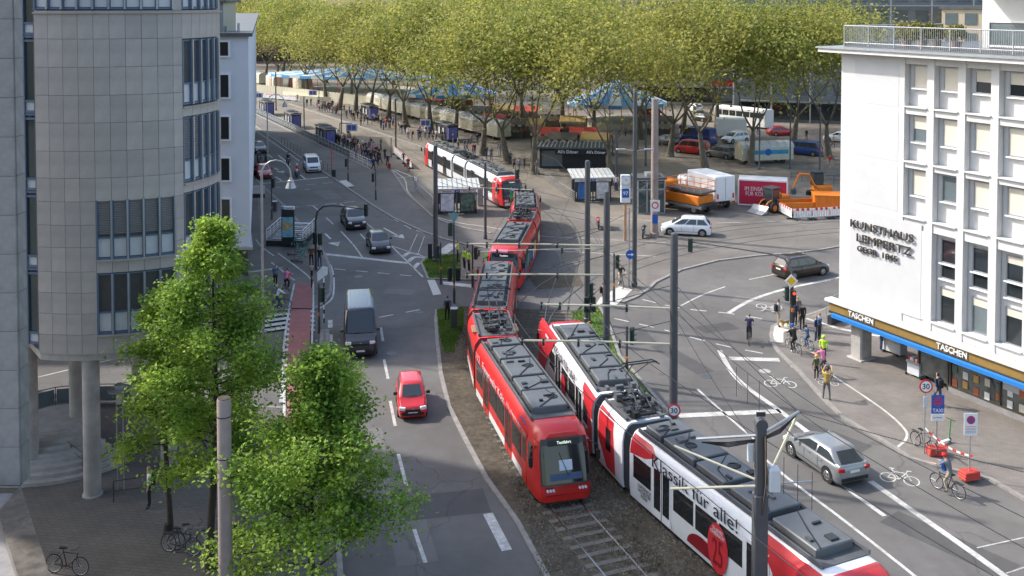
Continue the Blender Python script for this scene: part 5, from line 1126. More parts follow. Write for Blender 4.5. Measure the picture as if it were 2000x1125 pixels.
MB().box((0, -5.27, 2.0), (2.2, .04, 1.4)).build('windscreen', 'carglass', co); wheelset(co, [(sx*1.05, y) for sx in (-1, 1) for y in (-3.3, 3)], .5, .3)
# long row of rounded cream wagons behind the far platform
for k in range(9):
    f = k/8; u, v = 742+(960-742)*f, 213+(268-213)*f
    wagon('long cream market wagon with hooped grey roof behind the platform trees', G(u, v), facing((742, 213), (960, 268))-PI/2, 8.0, 3.0, blue=False, group='row of market wagons behind the platform')
for u, v in ((508, 165), (536, 172), (590, 178)): wagon('small cream showman wagon by the board fence at the far end', G(u, v), facing((742, 213), (960, 268))-PI/2, 6.5, 3.2, blue=False, group='showman wagons at the far end')
# striped tents
mat('tentblue', (.08, .32, .62), .7, var=.05); mat('tentwhite', (.62, .63, .6), .7, var=.05)
def tent(label, loc, rx, H, hh, n=24, rz=0, name='striped_tent'):
    t = thing(name, label, 'tent', tuple(loc), rz)
    mb = MB()
    for i in range(n):
        a, b = 2*PI*i/n, 2*PI*(i+1)/n
        P = lambda q, r_, z: (rx[0]*r_*math.cos(q), rx[1]*r_*math.sin(q), z)
        mb.quad(P(a, 1, hh), P(b, 1, hh), P(b, .45, hh+(H-hh)*.5), P(a, .45, hh+(H-hh)*.5), i % 2); mb.quad(P(a, .45, hh+(H-hh)*.5), P(b, .45, hh+(H-hh)*.5), P(b, .02, H), P(a, .02, H), i % 2)
        mb.quad(P(a, 1, hh-.6), P(b, 1, hh-.6), P(b, 1, hh), P(a, 1, hh), (i+1) % 2)
    mb.build('canopy', ['tentblue', 'tentwhite'], t)
    for i in range(0, n, 2): a = 2*PI*i/n; MB().cyl((rx[0]*math.cos(a)*.98, rx[1]*math.sin(a)*.98, 0), (rx[0]*math.cos(a)*.98, rx[1]*math.sin(a)*.98, hh), .06, n=6).build('pole', 'signred', t)
    MB().lathe([(rx[0]*.7, 0), (rx[0]*.7, 1.1)], 20).build('ride_base', 'cream', t)
    return t
tent('round blue and white striped carousel tent among the trees', G(1205, 246), (8.5, 7), 8.0, 4.2)
tent('blue and white striped tent roof behind the market wagons', G(880, 226), (8.5, 6.5), 7.6, 4.4)
tent('long low blue striped ride canopy behind the far platform', G(690, 186), (22, 7), 6.5, 4.6, 40, R(-20))

# ---- market stalls under the trees
mat('stall_red', (.42, .05, .035), .75, var=.15); mat('stall_dark', (.10, .085, .07), .8, var=.2); mat('stall_ochre', (.50, .33, .12), .75, var=.15)
def stall(colour, m, u, v, rz, L=4.2):
    t = thing('market_stall', 'market stall with %s pitched canopy beneath the plane trees' % colour, 'stall', tuple(G(u, v)), rz, '%s market stalls under the trees' % colour)
    MB().loft([[(-L/2, -1.5, 2.2), (-L/2, 0, 3.0), (-L/2, 1.5, 2.2), (-L/2, 1.5, 2.1), (-L/2, 0, 2.9), (-L/2, -1.5, 2.1)], [(L/2, -1.5, 2.2), (L/2, 0, 3.0), (L/2, 1.5, 2.2), (L/2, 1.5, 2.1), (L/2, 0, 2.9), (L/2, -1.5, 2.1)]]).build('canopy', m, t)
    for k in range(8): MB().box((-L/2+(k+.5)*L/8, -1.52, 2.02), (L/8-.03, .03, .28)).build('valance_flap', m if k % 2 else 'cream', t)
    for sx in (-1, 1):
        for sy in (-1, 1): MB().box((sx*(L/2-.1), sy*1.35, 1.05), (.09, .09, 2.1)).build('post', 'darkmetal', t)
    MB().box((0, -1.1, .5), (L-.4, .7, 1.0)).build('counter', 'stall_dark', t); MB().box((0, 1.3, 1.1), (L-.3, .06, 2.0)).build('rear_panel', 'cream', t)
    for k in range(6): MB().bevbox((-L/2+.5+k*(L-1)/5, -1.1, 1.1), (.4, .5, .22), .03).build('crate', ['stall_ochre', 'stall_red', 'green', 'cream'][k % 4], t)
for i, (u, v) in enumerate(((965, 258), (1003, 268), (1040, 268), (1068, 288), (935, 240), (985, 236), (1030, 240), (1075, 246), (1120, 262), (1140, 288), (1100, 300), (900, 226), (850, 216), (1290, 262), (1165, 300), (1265, 246))): stall(*(('red', 'stall_red'), ('dark', 'stall_dark'), ('ochre', 'stall_ochre'))[i % 3], u, v, R(-20+(i*7) % 16))
# ------------------------------------------------------------------ masts, wires, lights, signs
def mast(label, x, y, top, r, m='mastgrey', cat='mast', name='catenary_mast', cap=True, group=None):
    t = thing(name, label, cat, (x, y, 0), 0, group)
    MB().lathe([(r*1.35, 0), (r*1.35, .35), (r*1.05, .4), (r, top*.5), (r*.92, top-.2 if cap else top)]+([(r*.8, top-.05), (r*.4, top)] if cap else []), 14).build('shaft', m, t, smooth=40); return t
def arm(t, z, x1, y1, m='cream', r=.055):
    MB().tube([(0, 0, z), (x1*.5, y1*.5, z+.04), (x1, y1, z)], r, 6).build('arm', m, t); MB().tube([(0, 0, z+1.1), (x1*.55, y1*.55, z+.08)], .018, 4).build('stay', 'darkmetal', t)
    for f in (.35, .62, .85, .99): MB().cyl((x1*f, y1*f, z-.22), (x1*f, y1*f, z+.12), .06, n=6).build('insulator', 'darkmetal', t)
m1 = mast('dark mast with long white arms over the red tram', 5.3, 54, 10.85, .19); arm(m1, 7.75, -7.9, .4); arm(m1, 6.1, -7.9, 0); arm(m1, 7.6, -7.2, -.8, r=.03)
m2 = mast('dark mast with white arms beside the white Klassik tram', 7.4, 44, 10.9, .19); arm(m2, 7.4, -6.1, .6); arm(m2, 5.75, -7.0, .5)
mast('dark mast behind the traffic lights at the tram crossing', 5.0, 64, 10.9, .19)
c = G(851, 514); m3 = mast('dark mast standing in the grass island by the police officers', c.x, c.y, 9.7, .19); arm(m3, 6.3, 8, -1.5, r=.04)
fm_ = thing('catenary_mast', 'grey box mast with twin cable arms in front of the Klassik tram', 'mast', (8.2, 31.6, 0))
MB().bevbox((0, 0, 2.6), (.46, .42, 5.2), .04).build('lower_shaft', 'mastgrey', fm_); MB().bevbox((0, 0, 6.3), (.34, .3, 2.5), .03).build('upper_shaft', 'mastgrey', fm_)
MB().cyl((0, -.2, 7.55), (0, .2, 7.55), .2, n=14).build('cap', 'mastgrey', fm_); MB().box((0, 0, 7.85), (.3, .04, .14)).build('mast_plate', 'darkmetal', fm_)
for x1, y1, z0, z1 in ((1.55, 1.0, 7.15, 7.5), (-2.0, .6, 7.15, 6.75)):
    MB().tube([(0, 0, z0), (x1, y1, z1)], .05, 6).build('arm', 'galv', fm_)
    for k in range(4): MB().tube([(0, .05*k, z0-.12-.05*k), (x1*.5, y1*.5, (z0+z1)/2-.18-.05*k), (x1*.92, y1*.9, z1-.08)], .02, 4).build('cable', 'black', fm_)
MB().tube([(1.5, .95, 7.45), (.2, 0, 5.6)], .045, 6).build('strut', 'cream', fm_); MB().tube([(0, 0, 5.45), (-2.9, .5, 5.1)], .045, 6).build('steady_arm', 'cream', fm_); MB().tube([(0, 0, 5.6), (-2.6, 1.5, 6.1)], .04, 6).build('steady_arm', 'cream', fm_); MB().tube([(0, 0, 5.5), (1.9, .6, 5.3)], .03, 6).build('steady_arm', 'galv', fm_)
MB().bevbox((.42, -.1, 5.75), (.38, .35, .75), .05).build('control_box', 'whitepanel', fm_); MB().bevbox((-.28, .2, 6.5), (.2, .2, .6), .03).build('control_box', 'whitepanel', fm_)
for k in range(3): MB().tube([(.05+.04*k, -.22, 7.2), (.08+.03*k, -.23, 5.6), (.0, -.23, 4.6)], .018, 4).build('conduit', 'sandvent' if k == 1 else 'black', fm_)
for u, vb, vt, r, lab in ((948, 467, 317, .12, 'thin grey mast between the shelter and the tram curve'), (1204, 372, 250, .16, 'dark mast beside the right underground shelter'), (773, 292, 192, .12, 'slim tram mast on the far platform edge'), (594, 256, 188, .1, 'slim dark mast between two platform shelters'), (539, 216, 140, .13, 'tall slim mast at the far end of the platform'), (1261, 324, 176, .14, 'tall dark mast in front of the carousel tent'), (1285, 284, 210, .1, 'thin black post near the lift house'),
                        (1483, 332, 218, .09, 'grey post beside the cream market wagon'), (1543, 330, 212, .09, 'grey post behind the red container'), (1601, 343, 208, .1, 'dark post beside the excavator'), (667, 262, 214, .09, 'grey post by the platform display'), (764, 308, 268, .06, 'short grey post at the platform end')):
    p = G(u, vb); mast(lab, p.x, p.y, AT(u, vt, p.y).z, r)
p = G(1278, 462); pc = mast('thick pinkish concrete column with a round sign by the lift house', p.x, p.y, AT(1278, 193, p.y).z, .33, 'pinkconc', 'column', 'concrete_column', False)
pb = thing('concrete_column', 'pinkish concrete column rising in front of the two leafy street trees', 'column', (-9.55, 31.8, .1))
MB().lathe([(.23, 0), (.23, 8.15), (.215, 8.2)], 18).build('shaft', 'pinkconc', pb, smooth=40); MB().lathe([(.205, 8.19), (.2, 8.22), (.05, 8.23)], 14).build('leaf_litter', 'soil', pb)
for z in (7.6, 6.2): MB().lathe([(.238, z), (.238, z+.035)], 18).build('band', 'darkmetal', pb)
p = G(1239, 560); lm = mast('tall grey lamp mast with twin flat lamp heads', p.x, p.y, AT(1237, 178, p.y).z, .17, 'mastgrey', 'street lamp', 'street_lamp')
for sx in (-1, 1):
    zz = AT(1237, 292, p.y).z; MB().tube([(0, 0, zz-.1), (sx*.8, 0, zz)], .04, 5).build('lamp_arm', 'galv', lm); MB().bevbox((sx*1.05, 0, zz+.02), (.7, .25, .1), .03).build('lamp_head', 'galv', lm)
MB().cyl((-.42, -.1, 0), (-.42, -.1, 6), .06, n=8).build('side_post', 'galv', lm)
# wires
def wire(name, label, pts, r=.016, group='tram overhead wires'):
    mb = MB(); P = [Vector(q) for q in pts]; out = []
    for a, b in zip(P[:-1], P[1:]):
        L_ = (b-a).length; n = 8
        for k in range(n): f = k/n; q = a.lerp(b, f); q.z -= min(.5, L_*.012)*4*f*(1-f); out.append(q)
    out.append(P[-1]); mb.tube(out, r, 4); return tag(mb.build(name, 'darkmetal'), label, 'wire', group)
def trackwire(tr, z, ys): return [(*tr.at(tr.near_y(y)).xy, z) for y in ys]
wire('contact_wire', 'contact wire strung over the red trams', trackwire(TA, 5.6, (22, 31, 38, 44, 54, 64, 72, 79, 88, 96, 104, 115, 128, 150, 200)), group=None)
wire('contact_wire', 'contact wire strung over the white Klassik tram', trackwire(TB, 5.6, (22, 31, 38, 44, 54, 64, 72, 79, 88, 96, 104, 115, 128, 150, 200)), group=None)
for z, dx in ((6.6, .0), (7.0, 1.2)):
    wire('messenger_wire', 'feeder wires running above the trams', [(8.2+dx, 31.6, z), (7.4, 44, z+.5), (5.3, 54, z+.4), (5.0, 64, z+.3), (-6.2, 79.5, z)], .014)
    wire('messenger_wire', 'feeder wires running above the trams', [(16+dx, 22, z), (10.6+dx*.3, 32.5, z+.3), (7.4, 44, z+.7)], .014)
wire('span_wire', 'thin span wire from the white-armed mast to the grass island mast', [(5.3, 54, 7.6), (-6.2, 79.5, 7.5)], .012, 'span wires over the junction'); wire('span_wire', 'thin span wire from the white-armed mast to the lamp mast', [(5.3, 54, 9.0), (13.4, 73, 8.5)], .012, 'span wires over the junction')
wire('span_wire', 'thin span wire running on to the pinkish concrete column', [(5.0, 64, 8.4), (13.4, 73, 8.8), (13.1, 88, 9)], .012, 'span wires over the junction'); wire('span_wire', 'thin span wire running on to the post between shelter and tram curve', [(5.0, 64, 8.0), (-6.2, 79.5, 8.5), (-2.4, 87, 6.8)], .012, 'span wires over the junction')
wire('span_wire', 'thin span wire passing the grey box mast', [(18, 24, 8.5), (9.75, 32.6, 7.5), (7.4, 44, 8.6)], .016, 'span wires over the junction')
for k in range(3):
    for px_, py_ in ((9.0+k*.28, 38.5-k*.7), (8.75+k*.3, 30.8-k*.5)): tag(MB().cyl((px_, py_, 5.6), (px_, py_, 6.8), .012, n=4).build('dropper_wire', 'darkmetal'), 'short vertical dropper wires above the Klassik tram', 'wire', 'dropper wires')
# traffic lights
_tl = {}
def tl_head(t, loc, rz, on=None):
    if 'h' not in _tl:
        _tl['h'] = MB().bevbox((0, 0, 0), (.3, .22, .95), .04).mesh('signal_head', 'green_housing'); v = MB()
        for k in range(3): v.tube([(-.1, -.12, .3-.3*k+.06), (-.1, -.26, .3-.3*k+.09), (.1, -.26, .3-.3*k+.09), (.1, -.12, .3-.3*k+.06)], .012, 4)
        _tl['v'] = v.mesh('visor', 'black'); _tl['l'] = MB().cyl((0, -.118, 0), (0, -.125, 0), .1, n=12).mesh('lens', 'lampoff'); _tl['r'] = MB().cyl((0, -.118, 0), (0, -.125, 0), .1, n=12).mesh('lens', 'lamp_red')
    h = place('signal_head', _tl['h'], t, loc, rz); place('visor', _tl['v'], h)
    for k in range(3): place('lens', _tl['r'] if on == k else _tl['l'], h, (0, 0, .3-.3*k))
mat('green_housing', (.012, .035, .028), .5, var=.1)
def signal(label, u, vb, vt, heads, m='mastgrey', r=.065, box=True):
    p = G(u, vb); zt = AT(u, vt, p.y).z; t = thing('traffic_light', label, 'traffic light', (p.x, p.y, .0))
    MB().lathe([(r*1.5, 0), (r*1.5, .9), (r, 1.0), (r*.9, zt)], 10).build('pole', m, t)
    for dx, dz, rz, on in heads: tl_head(t, (dx, -.12, zt-dz), rz, on)
    if box: MB().bevbox((0, -r-.03, 1.25), (.12, .1, .2), .02).build('push_button', 'orange', t)
    return t
SG = [('traffic light beside the bus lane with one signal head', 734, 390, 330, [(-.28, .9, R(80), None)]), ('traffic light at the end of the strip railing', 680, 355, 306, [(-.22, .7, R(80), None)]),
      ('traffic light at the grass island facing the road', 861, 555, 473, [(-.2, .7, R(-70), None)]), ('traffic light post with a give-way triangle on top', 887, 592, 414, [(-.3, 4.4, R(40), None), (.28, 4.4, R(-20), None), (-.25, 1.2, R(200), None)]),
      ('traffic light beside the police officers', 923, 561, 475, [(.25, .7, R(70), None)]), ('traffic light at the red cycle lane', 623, 650, 553, [(.25, .7, R(60), None)]), ('traffic light by the railing of the map board', 531, 430, 345, [(.2, .6, R(80), None)]),
      ('traffic light on the verge beside the Klassik tram', 1224, 742, 637, [(.28, .5, R(70), None)]), ('twin traffic light at the tram crossing verge', 1151, 668, 575, [(-.2, .6, 0, None), (.22, .6, R(20), None), (.1, -.3, R(70), None)]), ('traffic light by the cyclist waiting at the corner', 1199, 590, 495, [(.22, .55, R(60), None)]),
      ('tram signal post beside the white and red tram', 1007, 420, 330, [(.2, .5, R(60), None)])]
sgo = [signal(*a) for a in SG]
p = G(887, 592); tri = MB().add([(-.42, 0, 0), (.42, 0, 0), (0, 0, -.72), (-.42, .03, 0), (.42, .03, 0), (0, .03, -.72)], [(0, 1, 2), (5, 4, 3), (0, 3, 4, 1), (1, 4, 5, 2), (2, 5, 3, 0)]); tri.build('give_way_sign', 'teal_back', sgo[3], (0, -.1, AT(887, 416, p.y).z)) if 'teal_back' in MATS else tri.build('give_way_sign', mat('teal_back', (.16, .3, .3), .5), sgo[3], (0, -.1, AT(887, 416, p.y).z))
# arched signals
p = G(617, 530); ag = thing('arched_traffic_light', 'black arched signal mast reaching over the road lanes', 'traffic light', (p.x, p.y, .1)); zt = AT(640, 404, p.y).z
MB().tube([(0, 0, 0), (0, 0, zt-1.2), (.15, 0, zt-.5), (.6, 0, zt-.08), (1.3, 0, zt), (2.6, 0, zt-.12), (4.0, 0, zt-.3)], [.1, .08, .075, .07, .06, .05, .045], 8).build('arched_pole', 'darkmetal', ag); tl_head(ag, (4.0, -.05, zt-.35), R(160)); tl_head(ag, (-.02, -.18, 2.6), R(-20)); tl_head(ag, (.36, -.1, 2.5), R(40))
p = G(1546, 640, .1); ar = thing('arched_traffic_light', 'grey arched signal mast with a yellow diamond sign at the crossing', 'traffic light', (p.x, p.y, .1)); zt = AT(1500, 505, p.y).z
MB().tube([(0, 0, 0), (0, 0, 2.6), (0, 0, zt-.9), (-.4, .3, zt-.2), (-1.2, .8, zt), (-3.2, 2, zt+.05), (-6.0, 3.6, zt+.1)], [.13, .12, .09, .07, .06, .05, .04], 8).build('arched_pole', 'mastgrey', ar); tl_head(ar, (-6.0, 3.5, zt-.1), R(150)); tl_head(ar, (.05, -.2, 2.05), R(5), 0); tl_head(ar, (-.35, -.1, 2.3), R(-80))
zz = AT(1543, 547, p.y).z-.1; dm = MB(); dm.box((0, 0, 0), (.62, .03, .62), M=Matrix.Rotation(PI/4, 3, 'Y')); dmo = dm.build('priority_sign', 'white', ar, (-.1, -.2, zz)); MB().box((0, -.02, 0), (.42, .03, .42), M=Matrix.Rotation(PI/4, 3, 'Y')).build('sign_face', 'yellow', dmo)
MB().bevbox((0, -.16, 1.2), (.14, .1, .22), .02).build('push_button', 'orange', ar)
# hooked lamps
for (u, vb, vt, ul, vl, lab) in ((514, 672, 313, 568, 362, 'tall grey hooked street lamp in front of the pale block'), (523, 334, 184, 556, 206, 'grey hooked street lamp beside the platform shelters')):
    p = G(u, vb); q = AT(ul, vl, p.y); zt = AT(u, vt, p.y).z; dx = q.x-p.x; t = thing('street_lamp', lab, 'street lamp', (p.x, p.y, 0)); r_ = dx/2
    pts = [(0, 0, 0), (0, 0, zt-r_)]+[(r_-r_*math.cos(PI*k/8), 0, zt-r_+r_*math.sin(PI*k/8)) for k in range(1, 9)]+[(dx, 0, q.z+.35)]
    MB().tube(pts, [.1]+[.075]+[.05]*(len(pts)-2), 8).build('hooked_pole', 'galv', t); MB().lathe([(.07, .5), (.12, .35), (.2, .3), (.2, .2), (.34, -.15), (.3, -.18)], 14, (dx, 0, q.z)).build('lamp_shade', 'galv', t)
# signs
def disc_sign(t, z, r, ring_m, face_m, body=None, tm='black', y=-.08, x=0):
    s = MB().cyl((x, y, z), (x, y-.02, z), r, n=24).build('sign_plate', ring_m, t); MB().cyl((x, y-.021, z), (x, y-.026, z), r*.78, n=24).build('sign_face', face_m, s)
    if body: fit_text(body, r*1.05, (x, y-.03, z), (1, 0, 0), (0, 0, 1), tm, s, .003, .01)
def post(label, u, vb, vt, r=.035, m='galv', name='road_sign', z=.1):
    p = G(u, vb, z); t = thing(name, label, 'sign', (p.x, p.y, z)); zt = AT(u, vt, p.y).z-z; MB().cyl((0, 0, 0), (0, 0, zt), r, n=8).build('post', m, t); return t, zt, p
t30, zt, p = post('round red-rimmed 30 sign beside the TAXI sign', 1805, 885, 745); disc_sign(t30, zt-.2, .32, 'signred', 'white', '30'); MB().box((0, -.06, zt-.95), (.2, .02, .5)).build('sticker_plate', 'whitepanel', t30)
tx, zt, p = post('blue TAXI no-stopping sign on a red foot', 1829, 888, 770); MB().box((0, -.06, zt-.45), (.6, .02, .88)).build('sign_plate', 'signblue', tx); MB().cyl((0, -.075, zt-.32), (0, -.082, zt-.32), .22, n=20).build('sign_ring', 'signred', tx); MB().cyl((0, -.083, zt-.32), (0, -.088, zt-.32), .165, n=20).build('sign_face', 'signblue', tx)
for a in (R(45), R(-45)): MB().box((0, -.09, zt-.32), (.36, .006, .045), M=Matrix.Rotation(a, 3, 'Y')).build('cross_bar', 'signred', tx)
fit_text('TAXI', .5, (0, -.078, zt-.74), (1, 0, 0), (0, 0, 1), 'white', tx, .003, .01, h=.17); MB().box((0, -.06, zt-1.08), (.6, .02, .3)).build('sign_plate', 'white', tx); fit_text('ab 15.00 Uhr', .42, (0, -.075, zt-1.08), (1, 0, 0), (0, 0, 1), 'black', tx, .003)
ns, zt, p = post('white no-stopping notice board on a red foot', 1893, 935, 806); MB().box((0, -.06, zt-.5), (.6, .02, 1.0)).build('sign_plate', 'white', ns); MB().cyl((0, -.075, zt-.3), (0, -.08, zt-.3), .19, n=20).build('sign_ring', 'signred', ns); MB().cyl((0, -.081, zt-.3), (0, -.085, zt-.3), .14, n=20).build('sign_face', 'signblue', ns)
for a in (R(45), R(-45)): MB().box((0, -.087, zt-.3), (.3, .006, .035), M=Matrix.Rotation(a, 3, 'Y')).build('cross_bar', 'signred', ns)
for k in range(5): MB().box((0, -.073, zt-.6-.07*k), (.46, .006, .016)).build('print_line', 'signred' if k < 2 else 'mastgrey', ns)
mat('footred', (.50, .05, .035), .7, var=.15)
for par, nm in ((tx, 0), (ns, 1)):
    for k in range(3): MB().bevbox((0, 0, .09+.12*k), (.85-.03*k, .5, .11), .03, .3*nm).build('foot_block', 'footred', par)
a, b = G(1807, 838, 1.2), G(1900, 893, .9); tp_ = thing('barrier_tape', 'sagging red and white tape strung between two sign posts', 'tape', tuple(a))
for k in range(12):
    f0, f1 = k/12, (k+1)/12; q0, q1 = a.lerp(b, f0)-a, a.lerp(b, f1)-a; q0.z -= 1.0*f0*(1-f0); q1.z -= 1.0*f1*(1-f1); MB().quad(q0, q1, q1+Vector((0, 0, .09)), q0+Vector((0, 0, .09))).build('tape_piece', 'signred' if k % 2 else 'white', tp_)
d30 = thing('road_sign', 'round 30 sign fixed to the mast beside the Klassik tram', 'sign', (7.35, 43.6, 0)); disc_sign(d30, AT(1323, 800, 43.6).z, .3, 'signred', 'white', '30')
p = G(1230, 560); ba = thing('road_sign', 'round blue arrow sign on the lamp mast', 'sign', (p.x, p.y-.3, 0)); zz = AT(1230, 497, p.y-.3).z; MB().cyl((0, 0, zz), (0, -.02, zz), .34, n=24).build('sign_plate', 'signblue', ba)
ab = MB(); ab.box((-.06, -.03, zz), (.3, .01, .07)); ab.add([(.06, -.03, zz+.13), (.06, -.03, zz-.13), (.25, -.03, zz)], [(0, 1, 2)]); ab.build('arrow', 'white', ba)
p = G(1278, 462); ne = thing('road_sign', 'square white sign with a red ring on the concrete column', 'sign', (p.x, p.y-.4, 0)); zz = AT(1278, 402, p.y-.4).z; MB().box((0, 0, zz), (.85, .03, 1.05)).build('sign_plate', 'white', ne); MB().torus((0, -.03, zz+.06), .27, .05, 20, 5, 'y').build('sign_ring', 'signred', ne); MB().box((0, 0, zz-1.2), (.5, .03, .8)).build('sticker_plate', 'signblue', ne)
# bins, cabinets, small posts
def box_thing(name, label, cat, u, v, d, m, z=.1, lid=None, rz=0):
    t = thing(name, label, cat, tuple(G(u, v, z)), rz); MB().bevbox((0, 0, d[2]/2), d, .04).build('housing', m, t); MB().box((0, -d[1]/2-.006, d[2]*.5), (d[0]*.8, .012, d[2]*.8)).build('door', m, t)
    MB().bevbox((0, 0, d[2]+.03), (d[0]+.06, d[1]+.06, .06), .02).build('lid', lid or m, t); return t
box_thing('control_cabinet', 'narrow grey cabinet on the grass beside the red tram', 'cabinet', 887, 640, (.42, .4, 1.25), 'mastgrey', lid='galv'); box_thing('control_cabinet', 'dark cabinet at the tip of the grass island', 'cabinet', 840, 505, (.35, .3, 1.2), 'darkmetal'); box_thing('control_cabinet', 'grey cabinet beside the left underground shelter', 'cabinet', 938, 400, (.6, .6, 2.0), 'galv')
box_thing('litter_bin', 'grey litter bin by the map board stairs', 'bin', 536, 412, (.5, .45, .95), 'mastgrey', lid='galv'); box_thing('litter_bin', 'dark bin on the strip railing end', 'bin', 652, 345, (.45, .3, .8), 'darkmetal')
rp = thing('red_post', 'thin red post at the strip railing end', 'post', tuple(G(648, 340))); MB().cyl((0, 0, 0), (0, 0, 3.2), .05, n=8).build('shaft', 'signred', rp); MB().lathe([(.08, 3.2), (.02, 3.3)], 8).build('tip', 'signred', rp)
rp = thing('red_post', 'thin red post near the yellow shop sign', 'post', tuple(G(470, 600, .1))); MB().cyl((0, 0, 0), (0, 0, 3.4), .05, n=8).build('shaft', 'signred', rp); MB().bevbox((0, 0, 3.1), (.4, .1, .5), .03).build('sign_plate', 'signred', rp)
wp_ = thing('striped_pole', 'black and white striped pole by the red cycle lane', 'post', tuple(G(633, 630)))
for k in range(10): MB().cyl((0, 0, .3*k), (0, 0, .3*k+.3), .045, n=8).build('band', 'white' if k % 2 else 'black', wp_)
gs = thing('sign_board', 'grey stacked notice boards by the lamp post', 'sign', tuple(G(505, 425, .1)))
MB().cyl((0, 0, 0), (0, 0, 3.2), .05, n=8).build('post', 'galv', gs)
for k, m in enumerate(('whitepanel', 'whitepanel', 'darkmetal')): MB().box((0, -.06, 3.0-.42*k), (1.3, .04, .38)).build('board', m, gs)
# ------------------------------------------------------------------ stops, shelters, kiosk
mat('poster_a', (.42, .55, .66), .4, var=.5, scale=2.5); mat('poster_b', (.10, .16, .12), .4, var=.9, scale=2); mat('poster_c', (.62, .62, .62), .4, var=.35, scale=3); mat('poster_d', (.03, .12, .32), .4, var=.6, scale=2); mat('mapprint', (.22, .45, .55), .4, var=.35, scale=3); mat('mapcity', (.55, .42, .20), .5, var=.4, scale=5)
def u_shelter(label, u, v, rz, pm):
    t = thing('underground_shelter', label, 'shelter', tuple(G(u, v)), rz)
    for x in (-1.9, 0, 1.9): MB().box((x, 0, 1.25), (.12, .12, 2.5)).build('post', 'darkmetal', t); MB().box((x, 2.2, 1.25), (.1, .1, 2.5)).build('post', 'galv', t)
    rf = MB(); rf.loft([[(-2.3, -.5, 2.55), (2.3, -.5, 2.55), (2.3, -.5, 2.68), (-2.3, -.5, 2.68)], [(-2.3, 2.8, 3.0), (2.3, 2.8, 3.0), (2.3, 2.8, 3.1), (-2.3, 2.8, 3.1)]]); rf.build('roof', 'wagon_roof', t)
    for k in range(9): MB().box((-2.0+k*.5, 1.15, 2.93), (.04, 3.2, .05), M=Matrix.Rotation(R(7.5), 3, 'X')).build('roof_seam', 'galv', t)
    MB().box((0, -.1, 2.32), (3.9, .08, .26)).build('name_board', 'white', t)
    for x in (-1.0, 1.0):
        fit_text('Neumarkt', .9, (x, -.15, 2.32), (1, 0, 0), (0, 0, 1), 'black', t, .003); c = MB().box((x, -.08, 1.2), (1.5, .16, 1.95)).build('poster_case', 'darkmetal', t); MB().box((x, -.17, 1.22), (1.3, .02, 1.75)).build('poster', pm[0 if x < 0 else 1], c)
    MB().box((0, -.18, 2.45), (.5, .1, .5)).build('u_sign', 'signblue', t); fit_text('U', .26, (0, -.24, 2.45), (1, 0, 0), (0, 0, 1), 'white', t, .003, .01)
    MB().box((0, 2.25, 1.4), (3.8, .03, 1.6)).build('rear_pane', 'glass_lite', t)
    for k in range(7): MB().box((0, .4+.28*k, .14+.0*k), (1.7, .26, .05)).build('step', 'galv', t)
    for sx in (-1, 1): MB().box((sx*1.88, 1.1, .55), (.06, 2.2, 1.0)).build('side_wall', 'darkmetal', t)
    return t
u_shelter('underground stair shelter with two lit posters beside the left railing', 893, 418, R(6), ('poster_c', 'poster_b')); u_shelter('underground stair shelter with two posters near the lift house', 1158, 394, R(6), ('poster_d', 'poster_c'))
railing('stair_railing', 'white stair railing left of the left underground shelter', [tuple(G(812, 372).xy), tuple(G(850, 408).xy)], 1.0, 'galv', .8, 4, z=0)
railing('stair_railing', 'white stair railing left of the right underground shelter', [tuple(G(1064, 352).xy), tuple(G(1123, 394).xy)], 1.0, 'galv', .9, 4, z=0)
ue = thing('underground_entrance', 'underground stairway with white railings and a city map board', 'entrance', tuple(G(560, 478, .1)), R(-4))
MB().box((0, 1.5, .25), (3.3, 4.2, .5)).build('plinth', 'darkmetal', ue)
for k in range(9): MB().box((0, .1+.4*k, .52+.075*k), (2.5, .36, .07)).build('step', 'concrete' if k % 2 else 'galv', ue)
MB().box((.35, -.72, 1.75), (1.1, .22, 3.1)).build('board_case', 'darkmetal', ue); mp_ = MB().box((.35, -.84, 1.75), (.96, .02, 1.75)).build('city_map', 'mapprint', ue)
ci = MB(); ci.lathe([(.4, 0), (.4, .006)], 20).xf(Matrix.Translation((.28, -.855, 1.85)) @ Matrix.Rotation(PI/2, 4, 'X')); ci.build('map_print', 'mapcity', mp_); MB().box((.35, -.74, 3.42), (1.15, .2, .26)).build('name_board', 'white', ue); MB().box((-.1, -.85, 3.42), (.26, .02, .26)).build('u_sign', 'signblue', ue); fit_text('U', .14, (-.1, -.87, 3.42), (1, 0, 0), (0, 0, 1), 'white', ue, .003, .01); fit_text('Neumarkt', .68, (.5, -.86, 3.42), (1, 0, 0), (0, 0, 1), 'black', ue, .003)
for sx in (-1, 1):
    for z in (.75, .95, 1.15, 1.45): MB().tube([(sx*1.6, -.6, z), (sx*1.6, 3.5, z+.15)], .03 if z > 1.4 else .018, 5).build('hand_rail', 'white', ue)
    for k in range(5): MB().cyl((sx*1.6, -.6+k*1.02, .5), (sx*1.6, -.6+k*1.02, 1.48+.03*k), .025, n=6).build('rail_post', 'white', ue)
